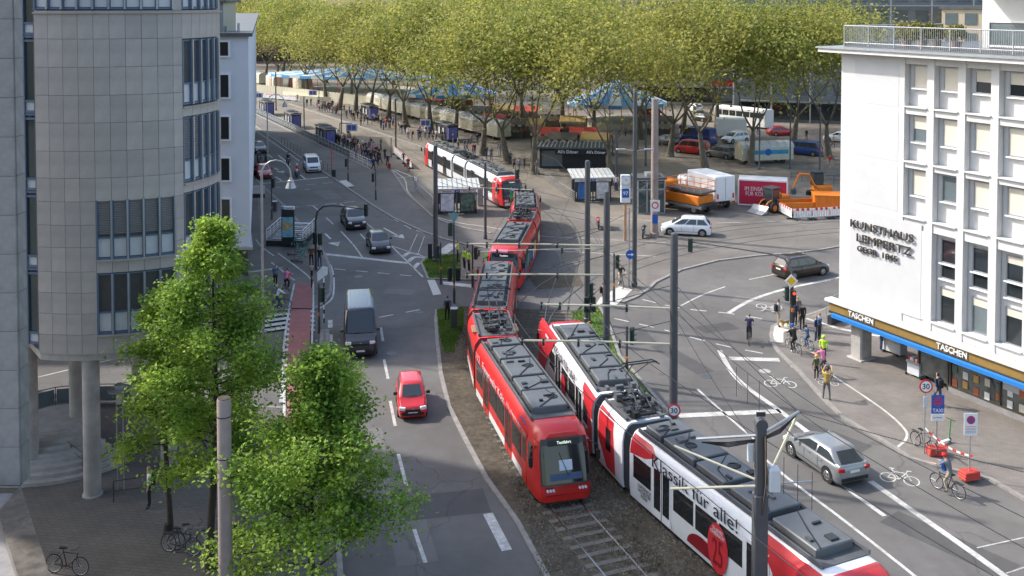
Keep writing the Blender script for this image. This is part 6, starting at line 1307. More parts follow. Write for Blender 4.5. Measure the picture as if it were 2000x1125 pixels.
def stop_shelter(label, u, v, rz, L=4.6):
    t = thing('tram_stop_shelter', label, 'shelter', tuple(G(u, v)), rz)
    for k in range(2): MB().bevbox((-L/4+k*L/2, .4+.0*k, 2.55+.1*(1-k)), (L/2-.05, 2.0, .14), .04).build('roof', 'roofgrey', t); MB().box((-L/4+k*L/2, .4, 2.66+.1*(1-k)), (L/2-.3, .9, .06)).build('roof_panel', 'darkmetal', t)
    for x in (-L/2+.1, 0, L/2-.1): MB().box((x, -.4, 1.25), (.08, .08, 2.5)).build('post', 'darkmetal', t)
    for k in range(8): MB().box((0, -.4, .35+.26*k), (L-.2, .04, .05)).build('slat', 'darkmetal', t)
    MB().box((0, -.37, 1.3), (L-.3, .02, 2.1)).build('rear_pane', 'glass', t)
    for x in (-L*.2, L*.12): MB().box((x, -.45, 1.5), (.5, .04, 1.0)).build('timetable', 'whitepanel', t)
    c = MB().box((L/2+.05, .4, 1.3), (.2, 1.5, 2.3)).build('display_case', 'black', t); MB().box((L/2+.16, .4, 1.35), (.02, 1.2, 1.8)).build('screen', 'screenblue', c); MB().box((L/2-.1, -.42, 1.35), (.9, .02, 1.7)).build('screen', 'screenblue', c)
    MB().box((0, .6, .45), (L*.6, .4, .06)).build('bench', 'galv', t); return t
pa = facing((486, 213), (727, 329))-PI/2
for i, (u, v) in enumerate(((517, 224), (567, 249), (631, 281))): stop_shelter(['tram stop shelter farthest up the platform beyond two others', 'middle of three tram stop shelters along the platform', 'tram stop shelter beside the waiting crowd'][i], u, v, pa, 5.2)
for i, (u, v) in enumerate(((718, 233), (868, 274))): stop_shelter(['tram stop shelter under the trees on the far platform', 'dark tram stop shelter next to the market wagons'][i], u, v, pa, 5.0)
def display(label, u, v, ub, vb):
    p = G(ub, vb); t = thing('departure_display', label, 'display', (p.x, p.y, 0)); z = AT(u, v, p.y).z; x = AT(u, v, p.y).x-p.x
    MB().cyl((0, 0, 0), (0, 0, z+.7), .07, n=8).build('post', 'darkmetal', t); MB().box((x/2, 0, z+.65), (abs(x)+.1, .1, .1)).build('beam', 'darkmetal', t); MB().bevbox((x, 0, z), (1.7, .3, 1.1), .03).build('housing', 'whitepanel', t)
    for k in (-.36, .36): MB().box((x+k*.95, -.16, z), (.6, .02, .75)).build('screen', 'screenblue', t)
display('departure display above the waiting crowd', 687, 249, 664, 275); display('departure display beneath the far platform trees', 831, 240, 843, 262); display('departure display by the last shelter', 505, 186, 493, 212); display('departure display in front of the blue ride canopy', 611, 181, 623, 203)
railing('platform_railing', 'glass platform railing along the bus lane', [tuple(G(u, v).xy) for u, v in ((486, 215), (560, 250), (640, 289), (683, 310))], 1.05, 'galv', 1.7, 2, z=.08, glassy=True); railing('platform_railing', 'white bar railing in front of the waiting crowd', [tuple(G(683, 310).xy), tuple(G(727, 331).xy)], 1.05, 'white', 1.6, 3, z=.08)
railing('strip_railing', 'dark post railing on the strip between road and bus lane', [tuple(G(550, 281).xy), tuple(G(600, 312).xy), tuple(G(648, 341).xy)], 1.0, 'darkmetal', 1.9, 2, z=.08)
# kiosk
p = G(1118, 330); kk = thing('kiosk', "flat black doner kiosk with a slatted canopy and white lettering", 'kiosk', tuple(p), R(-6))
MB().box((0, 1.6, 1.4), (8.4, 3.0, 2.7)).build('wall', 'darkmetal', kk); MB().box((-2.6, .05, 1.3), (2.6, .06, 2.0)).build('shop_window', 'glass_lite', kk); MB().box((0, .8, 2.9), (9.6, 5.0, .18)).build('roof', 'roofgrey', kk)
for k in range(19): MB().box((-4.6+k*.5, .7, 3.06), (.14, 5.0, .1)).build('canopy_slat', 'galv', kk)
MB().box((1.2, -1.6, 2.45), (6.6, .1, .75)).build('fascia', 'black', kk); fit_text("Ali's Döner", 2.6, (-.5, -1.67, 2.45), (1, 0, 0), (0, 0, 1), 'white', kk, .004, .01); fit_text("Ali's Döner", 2.4, (3.0, -1.67, 2.45), (1, 0, 0), (0, 0, 1), 'white', kk, .004, .01)
for x in (-4.4, 4.4): MB().box((x, -1.5, 1.4), (.12, .12, 2.8)).build('post', 'darkmetal', kk)
# lift house and clock pillar
lh = thing('lift_house', 'small glass lift house with grey steel frame', 'lift', tuple(G(1272, 418)), R(4))
for x in (-1.35, -.45, .45, 1.35):
    for y in (0, 2.4): MB().box((x, y, 1.75), (.12, .12, 3.5)).build('post', 'greyalu', lh)
for y in (0, 2.4):
    for x in (-.9, 0, .9): MB().box((x, y, 1.7), (.76, .03, 3.1)).build('pane', 'glass_green', lh)
for sx in (-1, 1):
    for y in (.6, 1.8): MB().box((sx*1.35, y, 1.7), (.03, 1.05, 3.1)).build('pane', 'glass_green', lh)
for z in (.1, 2.5, 3.4):
    for y in (-.01, 2.41): MB().box((0, y, z), (2.8, .1, .1)).build('cross_beam', 'greyalu', lh)
MB().box((0, 1.2, 3.6), (3.1, 2.8, .2)).build('roof', 'roofgrey', lh); MB().box((.2, 1.0, 3.85), (1.2, 1.2, .35)).build('roof_unit', 'galv', lh)
p = G(1221, 470); cp = thing('clock_pillar', 'orange pillar with clock box and 97 sign', 'sign', (p.x, p.y, 0)); z0 = AT(1221, 395, p.y).z
MB().box((0, 0, z0/2), (.22, .22, z0)).build('pillar', 'sandvent', cp); MB().bevbox((0, 0, z0+.75), (.85, .4, 1.5), .05).build('sign_box', 'white', cp); MB().bevbox((0, 0, z0+2.0), (.85, .5, .95), .05).build('clock_box', 'whitepanel', cp); MB().cyl((0, -.26, z0+2.0), (0, -.27, z0+2.0), .36, n=20).build('clock_face', 'white', cp)
MB().box((0, -.21, z0+.85), (.62, .02, .8)).build('sign_face', 'signblue', cp); fit_text('97', .45, (0, -.23, z0+.85), (1, 0, 0), (0, 0, 1), 'white', cp, .003, .012); hnd = MB(); hnd.box((0, -.28, z0+2.1), (.03, .008, .24)); hnd.box((.08, -.28, z0+2.0), (.2, .008, .03)); hnd.build('clock_hands', 'black', cp)
# red and white barriers
bp = []
def barrier_row(pts, n, label, group, solid=True):
    P = Path([tuple(G(u, v).xy) for u, v in pts], 4)
    for k in range(n):
        a, b = P.at(P.L*k/n), P.at(P.L*(k+1)/n); d = b-a; L_ = d.length-.08; t = thing('barrier', label, 'barrier', ((a.x+b.x)/2, (a.y+b.y)/2, .02), math.atan2(d.y, d.x), group)
        nb = max(4, int(L_/.26))
        for q in range(nb): MB().box((-L_/2+(q+.5)*L_/nb, 0, .62), (L_/nb*.72, .05, .62)).build('slat', 'white', t)
        for q in range(0, nb): MB().box((-L_/2+(q+.5)*L_/nb, 0, .98), (L_/nb*.98, .07, .2)).build('stripe', 'signred' if q % 2 else 'white', t)
        MB().box((0, 0, .26), (L_, .06, .1)).build('bottom_rail', 'white', t)
        for sx in (-1, 1): MB().bevbox((sx*L_*.4, 0, .06), (.3, .7, .12), .03).build('foot', 'rubber', t)
barrier_row([(1483, 396), (1547, 430)], 2, 'red and white site barrier beside the orange skip', 'site barriers round the skip'); barrier_row([(1549, 430), (1600, 428), (1655, 424)], 3, 'red and white site barrier in front of the orange container', 'site barriers before the container'); barrier_row([(769, 301), (804, 331)], 3, 'red and white barrier at the platform end', 'barriers at the platform end'); barrier_row([(488, 190), (580, 198)], 6, 'red and white barrier far up the tracks', 'barriers far up the tracks')
fb = thing('board_fence', 'long cream board fence behind the far platform', 'fence'); P = Path([tuple(G(u, v).xy) for u, v in ((486, 181), (600, 194), (680, 204), (740, 212))], 4); n = 44
bm2 = MB().box((0, 0, 1.1), (P.L/n-.06, .06, 2.1)).mesh('board', 'cream')
for k in range(n): a, b = P.at(P.L*k/n), P.at(P.L*(k+1)/n); place('board', bm2, fb, ((a.x+b.x)/2, (a.y+b.y)/2, 0), math.atan2(b.y-a.y, b.x-a.x))
railing('stair_railing', 'grey railing at the corner of the white building', [tuple(G(1613, 640).xy), tuple(G(1655, 612).xy)], 1.1, 'galv', .8, 4, z=.7); MB().box((0, 0, .35), (1.9, .3, .7)).build('low_wall', 'darkmetal', None, tuple(G(1636, 632)), R(38)); bpy.data.objects['low_wall']['label'] = 'low dark wall under the railing at the white building corner'; bpy.data.objects['low_wall']['category'] = 'wall'
railing('square_railing', 'row of thin bollard railings along the market square road', [tuple(G(u, v).xy) for u, v in ((1545, 352), (1600, 356), (1650, 360))], .9, 'darkmetal', 1.2, 2, z=0)
# book carts in front of the shop
for i, (u, v) in enumerate(((1745, 690), (1790, 735))):
    t = thing('book_cart', ['book cart with rows of red and white books under the awning', 'metal book cart stacked with magazines beside the shop door'][i], 'cart', tuple(G(u, v, .1)), R(-62)); MB().bevbox((0, 0, .85), (1.7 if i == 0 else .9, .75, .12), .03).build('tray', 'galv', t); MB().box((0, 0, .45), (1.5 if i == 0 else .8, .6, .6)).build('cabinet', 'whitepanel', t)
    for k in range(6): MB().box((-.5+k*.2 if i == 0 else -.3+k*.12, 0, 1.0), (.16 if i == 0 else .1, .55, .18)).build('book', ['signred', 'white', 'poster_c', 'book0', 'white', 'signred'][k], t)
    for sx in (-1, 1):
        for sy in (-1, 1): MB().cyl((sx*.5-.03, sy*.25, .08), (sx*.5+.03, sy*.25, .08), .08, n=10).build('castor', 'rubber', t)
# ------------------------------------------------------------------ people
TOPS = {'black': (.015, .015, .017), 'navy': (.02, .03, .08), 'grey': (.16, .16, .17), 'white': (.7, .7, .69), 'beige': (.42, .34, .24), 'red': (.45, .03, .03), 'blue': (.03, .12, .42), 'olive': (.10, .11, .04), 'orange': (.6, .18, .06), 'pink': (.55, .25, .28), 'brown': (.14, .07, .035), 'denim': (.09, .15, .26), 'yellow': (.62, .75, .05)}
LEGS = {'black': (.018, .018, .02), 'jeans': (.05, .08, .16), 'grey': (.12, .12, .13), 'beige': (.38, .32, .24), 'navy': (.02, .025, .05), 'light blue': (.22, .30, .42)}
for k, c_ in TOPS.items(): mat('top_'+k, c_, .85, var=.2, scale=5)
for k, c_ in LEGS.items(): mat('legs_'+k, c_, .85, var=.2, scale=5)
mat('hair_dark', (.03, .02, .015), .7); mat('hair_brown', (.10, .06, .03), .7); mat('hair_blond', (.35, .25, .12), .7); mat('hair_grey', (.35, .34, .33), .7); mat('shoe_dark', (.02, .02, .02), .6); mat('shoe_white', (.6, .6, .6), .6)
mat('plaid', (.45, .30, .07), .85, var=.7, scale=14); mat('hivis', (.50, .80, .03), .7, emit=None)
def human(pose):
    V = []; E = []; Rd = []; tagv = []
    def v(p, r, tg): V.append(p); Rd.append(r if isinstance(r, tuple) else (r, r)); tagv.append(tg); return len(V)-1
    def chain(i, pts):
        for p, r, tg in pts: j = v(p, r, tg); E.append((i, j)); i = j
        return i
    lean = pose.get('lean', 0.); ph = pose.get('pelvis', .95)
    def up(z, y=0, x=0): dz = z-.95; return (x, y-dz*math.sin(lean), ph+dz*math.cos(lean))
    pel = v(up(.95), (.15, .11), 'leg'); ch = chain(pel, [(up(1.12), (.135, .10), 'top'), (up(1.34), (.165, .115), 'top')])
    nk = chain(ch, [(up(1.47), .058, 'top'), (up(1.53, -.01), .055, 'skin'), (up(1.61, -.02), (.075, .09), 'skin'), (up(1.70, -.015), (.075, .088), 'head'), (up(1.755, 0), .045, 'head')])
    for s, key in ((-1, 'L'), (1, 'R')):
        el, wr = pose['arm'+key]; sh = up(1.43, 0, s*.2)
        el = tuple(a+b for a, b in zip(sh, (s*el[0], el[1], el[2]))); wr = tuple(a+b for a, b in zip(el, (s*wr[0], wr[1], wr[2]))); d = Vector(wr)-Vector(el); d.normalize()
        sd_ = d.cross(Vector((0, 1, .2))).normalized(); hp = Vector(wr)+d*.08
        i = chain(ch, [(sh, .066, 'top'), (tuple(Vector(sh).lerp(Vector(el), .5)), .052, 'top'), (el, .044, 'top'), (tuple(Vector(el).lerp(Vector(wr), .5)), .04, 'top'), (wr, .03, 'skin'), (tuple(hp), (.038, .02), 'skin')])
        for k in range(4): o = sd_*(k-1.5)*.019; chain(i, [(tuple(hp+o+d*.045), .0095, 'skin'), (tuple(hp+o*1.15+d*(.085-.008*abs(k-1.3))+Vector((0, -.012, 0))), .008, 'skin')])
        chain(i-1 if False else i, [(tuple(Vector(wr)+d*.05+sd_*.045), .011, 'skin'), (tuple(Vector(wr)+d*.09+sd_*.058), .009, 'skin')])
        kn, an = pose['leg'+key]; hp_ = (s*.095, 0+up(.95)[1], ph-.05); kn = tuple(a+b for a, b in zip(hp_, (s*kn[0], kn[1], kn[2]))); an = tuple(a+b for a, b in zip(kn, (s*an[0], an[1], an[2])))
        chain(pel, [(hp_, .093, 'leg'), (tuple(Vector(hp_).lerp(Vector(kn), .5)), .076, 'leg'), (kn, .058, 'leg'), (tuple(Vector(kn).lerp(Vector(an), .4)), .055, 'leg'), (an, .042, 'leg'), ((an[0], an[1]-.05, an[2]-.05), .04, 'shoe'), ((an[0]+s*.01, an[1]-.16, an[2]-.06), .035, 'shoe')])
    me = bpy.data.meshes.new('skeleton'); me.from_pydata(V, E, []); o = bpy.data.objects.new('skeleton', me); col.objects.link(o)
    sk_ = o.modifiers.new('skin', 'SKIN'); sk_.use_smooth_shade = True; lay = me.skin_vertices[0].data
    for i, r_ in enumerate(Rd): lay[i].radius = r_; lay[i].use_root = (i == pel)
    su = o.modifiers.new('sub', 'SUBSURF'); su.levels = 1; su.render_levels = 1
    dg = bpy.context.evaluated_depsgraph_get(); out = bpy.data.meshes.new_from_object(o.evaluated_get(dg)); bpy.data.objects.remove(o)
    for m_ in ('skin', 'hair_dark', 'top_black', 'legs_black', 'shoe_dark'): out.materials.append(MATS[m_])
    segs = [(Vector(V[a]), Vector(V[b]), tagv[b]) for a, b in E]; mi = {'skin': 0, 'head': 1, 'top': 2, 'leg': 3, 'shoe': 4}; headc = Vector(up(1.66, -.02))
    for p_ in out.polygons:
        c_ = p_.center; best = min(segs, key=lambda s_: (c_-(s_[0]+(s_[1]-s_[0])*max(0, min(1, (c_-s_[0]).dot(s_[1]-s_[0])/max(1e-6, (s_[1]-s_[0]).length_squared))))).length)
        k = mi[best[2]]
        if best[2] in ('head', 'skin') and (c_-headc).length < .16 and c_.z > headc.z-.07: k = 1 if (c_.z > headc.z+.055 or c_.y > headc.y+.025) else 0
        p_.material_index = k
    mz = min(q.co.z for q in out.vertices); 
    if not pose.get('ride'): out.transform(Matrix.Translation((0, 0, -mz)))
    return out
ST = ((.03, .02, -.27), (.02, -.06, -.25)); LG = ((0, 0, -.43), (0, .02, -.40))
POSES = {'standing': dict(armL=ST, armR=ST, legL=LG, legR=((.03, -.02, -.43), (.02, .03, -.40))),
 'walking': dict(armL=((.03, -.12, -.25), (0, -.14, -.2)), armR=((.03, .13, -.24), (0, .0, -.25)), legL=((0, .10, -.42), (0, .22, -.34)), legR=((0, -.17, -.40), (0, -.03, -.40)), lean=.05),
 'looking at a phone': dict(armL=((.03, 0, -.27), (-.08, -.22, .06)), armR=((.03, 0, -.27), (-.1, -.2, .04)), legL=LG, legR=LG, lean=.04),
 'with hands in pockets': dict(armL=((.09, .05, -.26), (-.07, -.1, -.2)), armR=((.09, .05, -.26), (-.07, -.1, -.2)), legL=((.04, 0, -.43), (.02, .02, -.40)), legR=((.04, -.04, -.43), (.02, .03, -.40))),
 'filming': dict(armL=((.05, -.2, .02), (-.08, -.16, .16)), armR=((.05, -.2, .02), (-.08, -.16, .16)), legL=((.06, 0, -.43), (.03, .02, -.40)), legR=((.06, -.08, -.42), (.03, .03, -.40))),
 'riding': dict(ride=1, pelvis=1.0, lean=.42, armL=((.05, -.2, -.2), (.0, -.27, -.04)), armR=((.05, -.2, -.2), (0, -.27, -.04)), legL=((.02, -.33, -.25), (0, .12, -.40)), legR=((.02, -.22, -.37), (0, .16, -.38))),
 'on a motorcycle': dict(ride=1, pelvis=.88, lean=.25, armL=((.08, -.18, -.2), (0, -.27, .02)), armR=((.08, -.18, -.2), (0, -.27, .02)), legL=((.12, -.38, -.08), (.02, .08, -.42)), legR=((.12, -.38, -.08), (.02, .08, -.42)))}
HM = {k: human(v_) for k, v_ in POSES.items()}
bpm = MB().bevbox((0, .17, 1.22), (.3, .18, .44), .05).mesh('backpack', 'top_black'); hlm = MB().lathe([(.118, 0), (.12, .06), (.09, .125), (.03, .15)], 12).mesh('helmet', 'white')
rpn = random.Random(17); used = {}
def person(u, v, pose='standing', top=None, legs=None, where='', rz=None, extra=None, z=.02, sc=None, hair=None, loc=None, label=None, shoes=None, pack=None, helmet=None):
    top = top or rpn.choice(['black']*5+['navy']*3+['grey']*3+['white', 'white', 'beige', 'beige', 'black', 'navy', 'white', 'grey', 'red', 'blue', 'olive', 'orange', 'pink', 'brown', 'denim']); legs = legs or rpn.choice(['black']*4+['jeans']*4+['grey', 'beige', 'navy', 'light blue']); pack = (rpn.random() < .25 and 'filming' not in pose) if pack is None else pack
    hair = hair or rpn.choice(['dark', 'dark', 'brown', 'brown', 'blond', 'grey'])
    verb = {'looking at a phone': 'using a phone', 'with hands in pockets': 'waiting'}.get(pose, pose)
    lb = label or 'person in %s top and %s trousers%s %s %s' % (top, legs, ' with backpack' if pack else '', verb, where)
    L_ = loc if loc is not None else G(u, v, z); o = bpy.data.objects.new('person', HM[pose]); col.objects.link(o); o.location = tuple(L_); o.rotation_euler = (0, 0, rpn.uniform(0, 2*PI) if rz is None else rz); s_ = sc or rpn.uniform(.94, 1.05); o.scale = (s_, s_, s_)
    tag(o, lb, 'person'); used.setdefault(lb, []).append(o)
    for i, m_ in enumerate(('skin', 'hair_'+hair, top if top in MATS else 'top_'+top, 'legs_'+legs, 'shoe_'+(shoes or rpn.choice(['dark', 'dark', 'white'])))): o.material_slots[i].link = 'OBJECT'; o.material_slots[i].material = MATS[m_]
    if pack:
        b_ = place('backpack', bpm, o)
        if pose == 'riding': b_.location = (0, .02, .0); b_.rotation_euler = (.42, 0, 0)
        if isinstance(pack, str): b_.material_slots[0].link = 'OBJECT'; b_.material_slots[0].material = MATS[pack]
    if helmet:
        hz = .42 if pose == 'riding' else (.25 if pose == 'on a motorcycle' else 0); q = Vector((0, -(1.67-.95)*math.sin(hz)-.01, (POSES[pose].get('pelvis', .95))+(1.67-.95)*math.cos(hz))); h_ = place('helmet', hlm, o, tuple(q+Vector((0, 0, -.02)))); h_.material_slots[0].link = 'OBJECT'; h_.material_slots[0].material = MATS[helmet]
    return o
def zpts(s, off, pts): return [(off[0]+x/s, off[1]+y/s) for x, y in pts]
PW = ['standing', 'standing', 'walking', 'looking at a phone', 'with hands in pockets']
for u, v in zpts(6.25, (480, 180), [(1080, 640), (1140, 660), (1190, 690), (1240, 700), (1290, 720), (1330, 740), (1385, 765), (1430, 710), (1470, 720), (1500, 740), (1550, 720), (1560, 760), (1600, 780), (1650, 710), (1640, 870), (1700, 830), (1590, 900), (1490, 850), (1530, 880), (1450, 830), (1420, 800), (1250, 560), (1270, 620), (1520, 690), (1310, 680), (1200, 640), (1150, 610), (1225, 655), (1345, 800), (1480, 790)]):
    person(u, v, rpn.choice(PW), where='in platform crowd')
for k in range(26):
    f = rpn.random(); u, v = 652+84*f+rpn.uniform(-4, 14), 283+44*f-rpn.uniform(0, 14); person(u, v, rpn.choice(PW), where='in platform crowd')
for k in range(22):
    f = rpn.random(); person(615+250*f, 212+66*f+rpn.uniform(-9, 6), rpn.choice(PW), where='under platform trees')
person(697, 290, 'standing', 'blue', 'light blue', 'in the crowd behind the platform railing', label='person in bright blue jacket in the platform crowd')
person(729, 334, 'walking', 'navy', 'black', pack='top_blue', label='person with a blue backpack leaving the platform ramp'); person(757, 327, 'walking', 'navy', 'navy', pack=False, label='person pulling a dark red suitcase off the platform')
sc_ = thing('suitcase', 'dark red suitcase pulled across the platform end', 'suitcase', tuple(G(760, 329, .02))); MB().bevbox((0, 0, .36), (.4, .24, .6), .05).build('shell', 'paint_midred', sc_); MB().tube([(-.12, 0, .65), (-.12, 0, 1.0), (.12, 0, 1.0), (.12, 0, .65)], .012, 4).build('handle', 'galv', sc_)
for x in (-.15, .15): MB().cyl((x-.02, 0, .04), (x+.02, 0, .04), .04, n=8).build('wheel', 'rubber', sc_)
for u, v in zpts(6.25, (480, 180), [(870, 225), (900, 240), (930, 245), (960, 240), (985, 250), (1010, 215), (1040, 220), (1060, 270), (1085, 275), (1105, 275), (1060, 200), (940, 200), (890, 190), (1120, 235), (1020, 250), (970, 205)]): person(u, v, rpn.choice(PW), where='by board fence')
for u, v in zpts(6.25, (480, 180), [(1230, 325), (1265, 270), (1310, 350), (1330, 345), (1365, 330), (1405, 410), (1435, 390), (1490, 400), (1545, 385), (1650, 450), (1680, 460), (1710, 440), (1760, 440), (1620, 380), (630, 120), (745, 180), (795, 165), (1800, 420)]): person(u, v, rpn.choice(PW), where='under platform trees')
for u, v in zpts(6.25, (680, 170), [(430, 520), (460, 500), (500, 500), (545, 470), (630, 540), (655, 570), (735, 630), (780, 655), (855, 630), (880, 650), (910, 600), (940, 625), (985, 660), (1035, 660), (1075, 655), (1130, 610), (1150, 660), (1195, 660), (1225, 600)]): person(u, v, rpn.choice(PW), where='by dark shelter')
for u, v in zpts(6.25, (680, 170), [(1345, 750), (1420, 770), (1450, 790), (1545, 830), (1280, 700), (1690, 880), (1745, 900), (1850, 840), (1500, 700), (1580, 700)]): person(u, v, rpn.choice(PW), where='behind the tram')
person(924, 302, 'walking', 'red', 'black', pack=False, label='person in a long red coat behind the white and red tram'); person(945, 293, 'standing', 'blue', 'jeans', pack=False, label='person in blue jacket next to the yellow bin under the trees')
for u, v in zpts(3.75, (800, 200), [(740, 450), (765, 495), (800, 510), (840, 490), (930, 530), (660, 390), (1080, 470), (1180, 470), (1205, 475), (1480, 620), (1512, 645)]): person(u, v, rpn.choice(PW), where='near the kiosk')
for u, v in ((1373, 316), (1575, 273), (1627, 287), (1330, 262), (1290, 245), (1222, 268), (1480, 265), (1660, 300)): person(u, v, rpn.choice(PW), where='among parked vehicles')
person(1621, 327, 'walking', 'red', 'white' if False else 'beige', pack=False, label='person in red jacket by the railing behind the excavator')
person(812, 370, 'standing', 'white', 'light blue', rz=R(60), pack=True, label='person in white clothes with backpack by the stair railing'); person(797, 334, 'walking', 'brown', 'black', pack=False, label='person carrying a red bag past the barrier'); MB().bevbox((0, 0, 0), (.3, .14, .3), .04).build('red_bag', 'signred', None, tuple(G(797, 334)+Vector((-.35, 0, .65)))); tag(bpy.data.objects['red_bag'], 'red shoulder bag carried past the platform barrier', 'bag')
person(788, 320, 'walking', 'black', 'grey', pack=False, label='person in black walking in front of the barriers')
for (u, v), lb in zip(((894, 511), (907, 527), (916, 532)), ('police officer in yellow vest half hidden by the signal post', 'police officer in yellow vest with arms down', 'police officer in yellow vest turning towards the tram')): person(u, v, 'standing', 'hivis', 'black', rz=R(90 if u < 900 else -60), pack=False, label=lb.replace('police officer', 'person'), z=.11)
person(874, 627, 'standing', 'denim', 'black', rz=PI, pack=True, shoes='white', label='person with black backpack waiting at the grey cabinet', z=.1); person(1178, 598, 'standing', 'brown', 'grey', rz=R(90), pack=True, label='person with backpack waiting at the tram crossing')
person(538, 562, 'looking at a phone', 'denim', 'black', rz=R(40), pack=False, shoes='white', label='person in denim jacket holding a phone by the lamp post', z=.1); person(609, 564, 'standing', 'black', 'black', rz=R(100), pack=False, shoes='white', label='person in black with white shoes beside the cycle lane', z=.1); person(608, 521, 'standing', 'brown', 'black', rz=R(20), pack=False, label='person in rust brown jacket under the arched signal', z=.1); person(624, 524, 'standing', 'black', 'jeans', rz=R(0), pack=False, shoes='white', label='person in black hoodie and jeans under the arched signal', z=.1)
for (u, v, tp, lg, rz, pk, lb) in ((1520, 638, 'grey', 'beige', 90, True, 'person in dark jacket and beige trousers with cap at the crossing'), (1553, 637, 'navy', 'black', 120, False, 'person in navy coat beside the signal mast'), (1558, 629, 'grey', 'grey', 200, False, 'person with grey jacket behind the navy coat'), (1567, 645, 'black', 'black', 200, False, 'person in long black coat at the signal mast'), (1593, 668, 'navy', 'jeans', 60, False, 'person in navy jacket standing with a companion'), (1600, 666, 'denim', 'navy', 100, False, 'person with long fair hair standing with a companion'), (1608, 710, 'hivis', 'navy', 150, False, 'person in yellow vest and green helmet at the pavement edge')):
    person(u, v, 'standing', tp, lg, rz=R(rz), pack=pk, label=lb, z=.1, helmet='hivis' if tp == 'hivis' else None, hair='blond' if 'fair' in lb else None)
person(1594, 742, 'standing', 'olive', 'black', rz=R(20), pack=False, label='child in olive jumper and yellow helmet by the kerb', z=.05, sc=.82, helmet='yellow'); person(1614, 782, 'filming', 'plaid', 'grey', rz=R(150), pack=False, label='person in plaid shirt filming with a shoulder camera', z=.05); person(1832, 792, 'walking', 'navy', 'jeans', rz=R(200), pack=True, label='person in navy jacket walking past the shop window', z=.1); person(1721, 686, 'standing', 'orange', 'jeans', rz=R(90), pack=False, label='person in orange top at the book cart', z=.1)
cmr = thing('video_camera', 'black shoulder camera held by the person in plaid', 'camera', tuple(G(1614, 782, .05)+Vector((.12, .3, 1.62))), R(150)); MB().bevbox((0, 0, 0), (.16, .42, .2), .03).build('camera_body', 'black', cmr); MB().cyl((0, -.2, 0), (0, -.38, 0), .06, n=10).build('lens', 'darkmetal', cmr)
person(455, 1098, 'walking', 'black', 'black', pack=False, rz=R(170), label='bald person in black coat behind the concrete column', z=.1, hair='grey'); person(292, 990, 'standing', 'white', 'black', pack=True, label='person standing at the foot of the curved steps', z=.1); person(478, 1010, 'walking', 'navy', 'jeans', pack=False, label='person walking between the two leafy trees', z=.1)
# ---- bicycles
def bike_mesh():
    out = {}
    wv = MB().torus((0, 0, 0), .33, .02, 24, 6, 'x').mesh('tyre', 'rubber'); sp = MB()
    for k in range(14): a = 2*PI*k/14; sp.tube([(0, 0, 0), (0, math.cos(a)*.32, math.sin(a)*.32)], .0035, 3)
    sp.torus((0, 0, 0), .305, .009, 24, 4, 'x'); sp.cyl((-.05, 0, 0), (.05, 0, 0), .03, n=8); out['spokes'] = sp.mesh('spokes', 'galv'); out['tyre'] = wv
    f = MB()
    for a, b, r_ in (((0, -.42, .82), (0, -.38, .62), .02), ((0, -.38, .62), (0, .0, .29), .02), ((0, -.40, .78), (0, .16, .80), .018), ((0, .0, .29), (0, .20, .92), .018), ((.02, .0, .29), (.04, .53, .34), .012), ((-.02, .0, .29), (-.04, .53, .34), .012), ((.02, .16, .80), (.04, .53, .34), .01), ((-.02, .16, .80), (-.04, .53, .34), .01), ((.05, -.38, .62), (.05, -.55, .34), .013), ((-.05, -.38, .62), (-.05, -.55, .34), .013), ((-.05, -.38, .62), (.05, -.38, .62), .015)): f.tube([a, b], r_, 6)
    out['frame'] = f.mesh('frame', 'black'); out['handlebar'] = MB().tube([(-.28, -.3, 1.0), (-.2, -.38, 1.02), (0, -.44, .98), (.2, -.38, 1.02), (.28, -.3, 1.0)], .014, 6).mesh('handlebar', 'darkmetal')
    s_ = MB(); s_.loft([[(-.03, .02, .93), (.03, .02, .93), (.03, .02, .97), (-.03, .02, .97)], [(-.08, .3, .93), (.08, .3, .93), (.08, .3, .98), (-.08, .3, .98)]]); out['saddle'] = s_.mesh('saddle', 'black')
    p_ = MB(); p_.torus((.03, 0, .29), .09, .008, 14, 4, 'x'); p_.box((.09, -.12, .24), (.1, .08, .02)); p_.box((-.09, .12, .34), (.1, .08, .02)); p_.tube([(.05, 0, .29), (.06, -.12, .24)], .008, 4); p_.tube([(-.05, 0, .29), (-.06, .12, .34)], .008, 4); out['crank'] = p_.mesh('crank', 'darkmetal')
    g_ = MB(); g_.tube([(0, .3, .72), (0, .75, .72)], .01, 4); g_.box((0, .55, .72), (.14, .4, .015)); out['carrier'] = g_.mesh('carrier', 'darkmetal'); return out
BK = bike_mesh()
def bicycle(label, loc, rz, frame='black', lean=0., sc=1., group=None):
    t = thing('bicycle', label, 'bicycle', tuple(loc), rz, group); t.rotation_euler = (0, lean, rz); t.scale = (sc,)*3
    for y in (-.55, .53): w_ = place('wheel', BK['tyre'], t, (0, y, .35)); place('spokes', BK['spokes'], w_)
    for k in ('frame', 'handlebar', 'saddle', 'crank', 'carrier'):
        o = place(k, BK[k], t)
        if k == 'frame' and frame != 'black': o.material_slots[0].link = 'OBJECT'; o.material_slots[0].material = MATS[frame]
    return t
def rider(label_b, label_p, u, v, to, top, legs, frame='black', pack=None, helmet=None, z=.01, sc=1., hair=None):
    rz = facing((u, v), to); p = G(u, v, z); bicycle(label_b, p, rz, frame, 0, sc); q = p+Vector((math.sin(rz)*-.12*sc, math.cos(rz)*.12*sc, .0)); person(0, 0, 'riding', top, legs, rz=rz, loc=q, label=label_p, pack=pack or False, helmet=helmet, sc=sc, hair=hair)
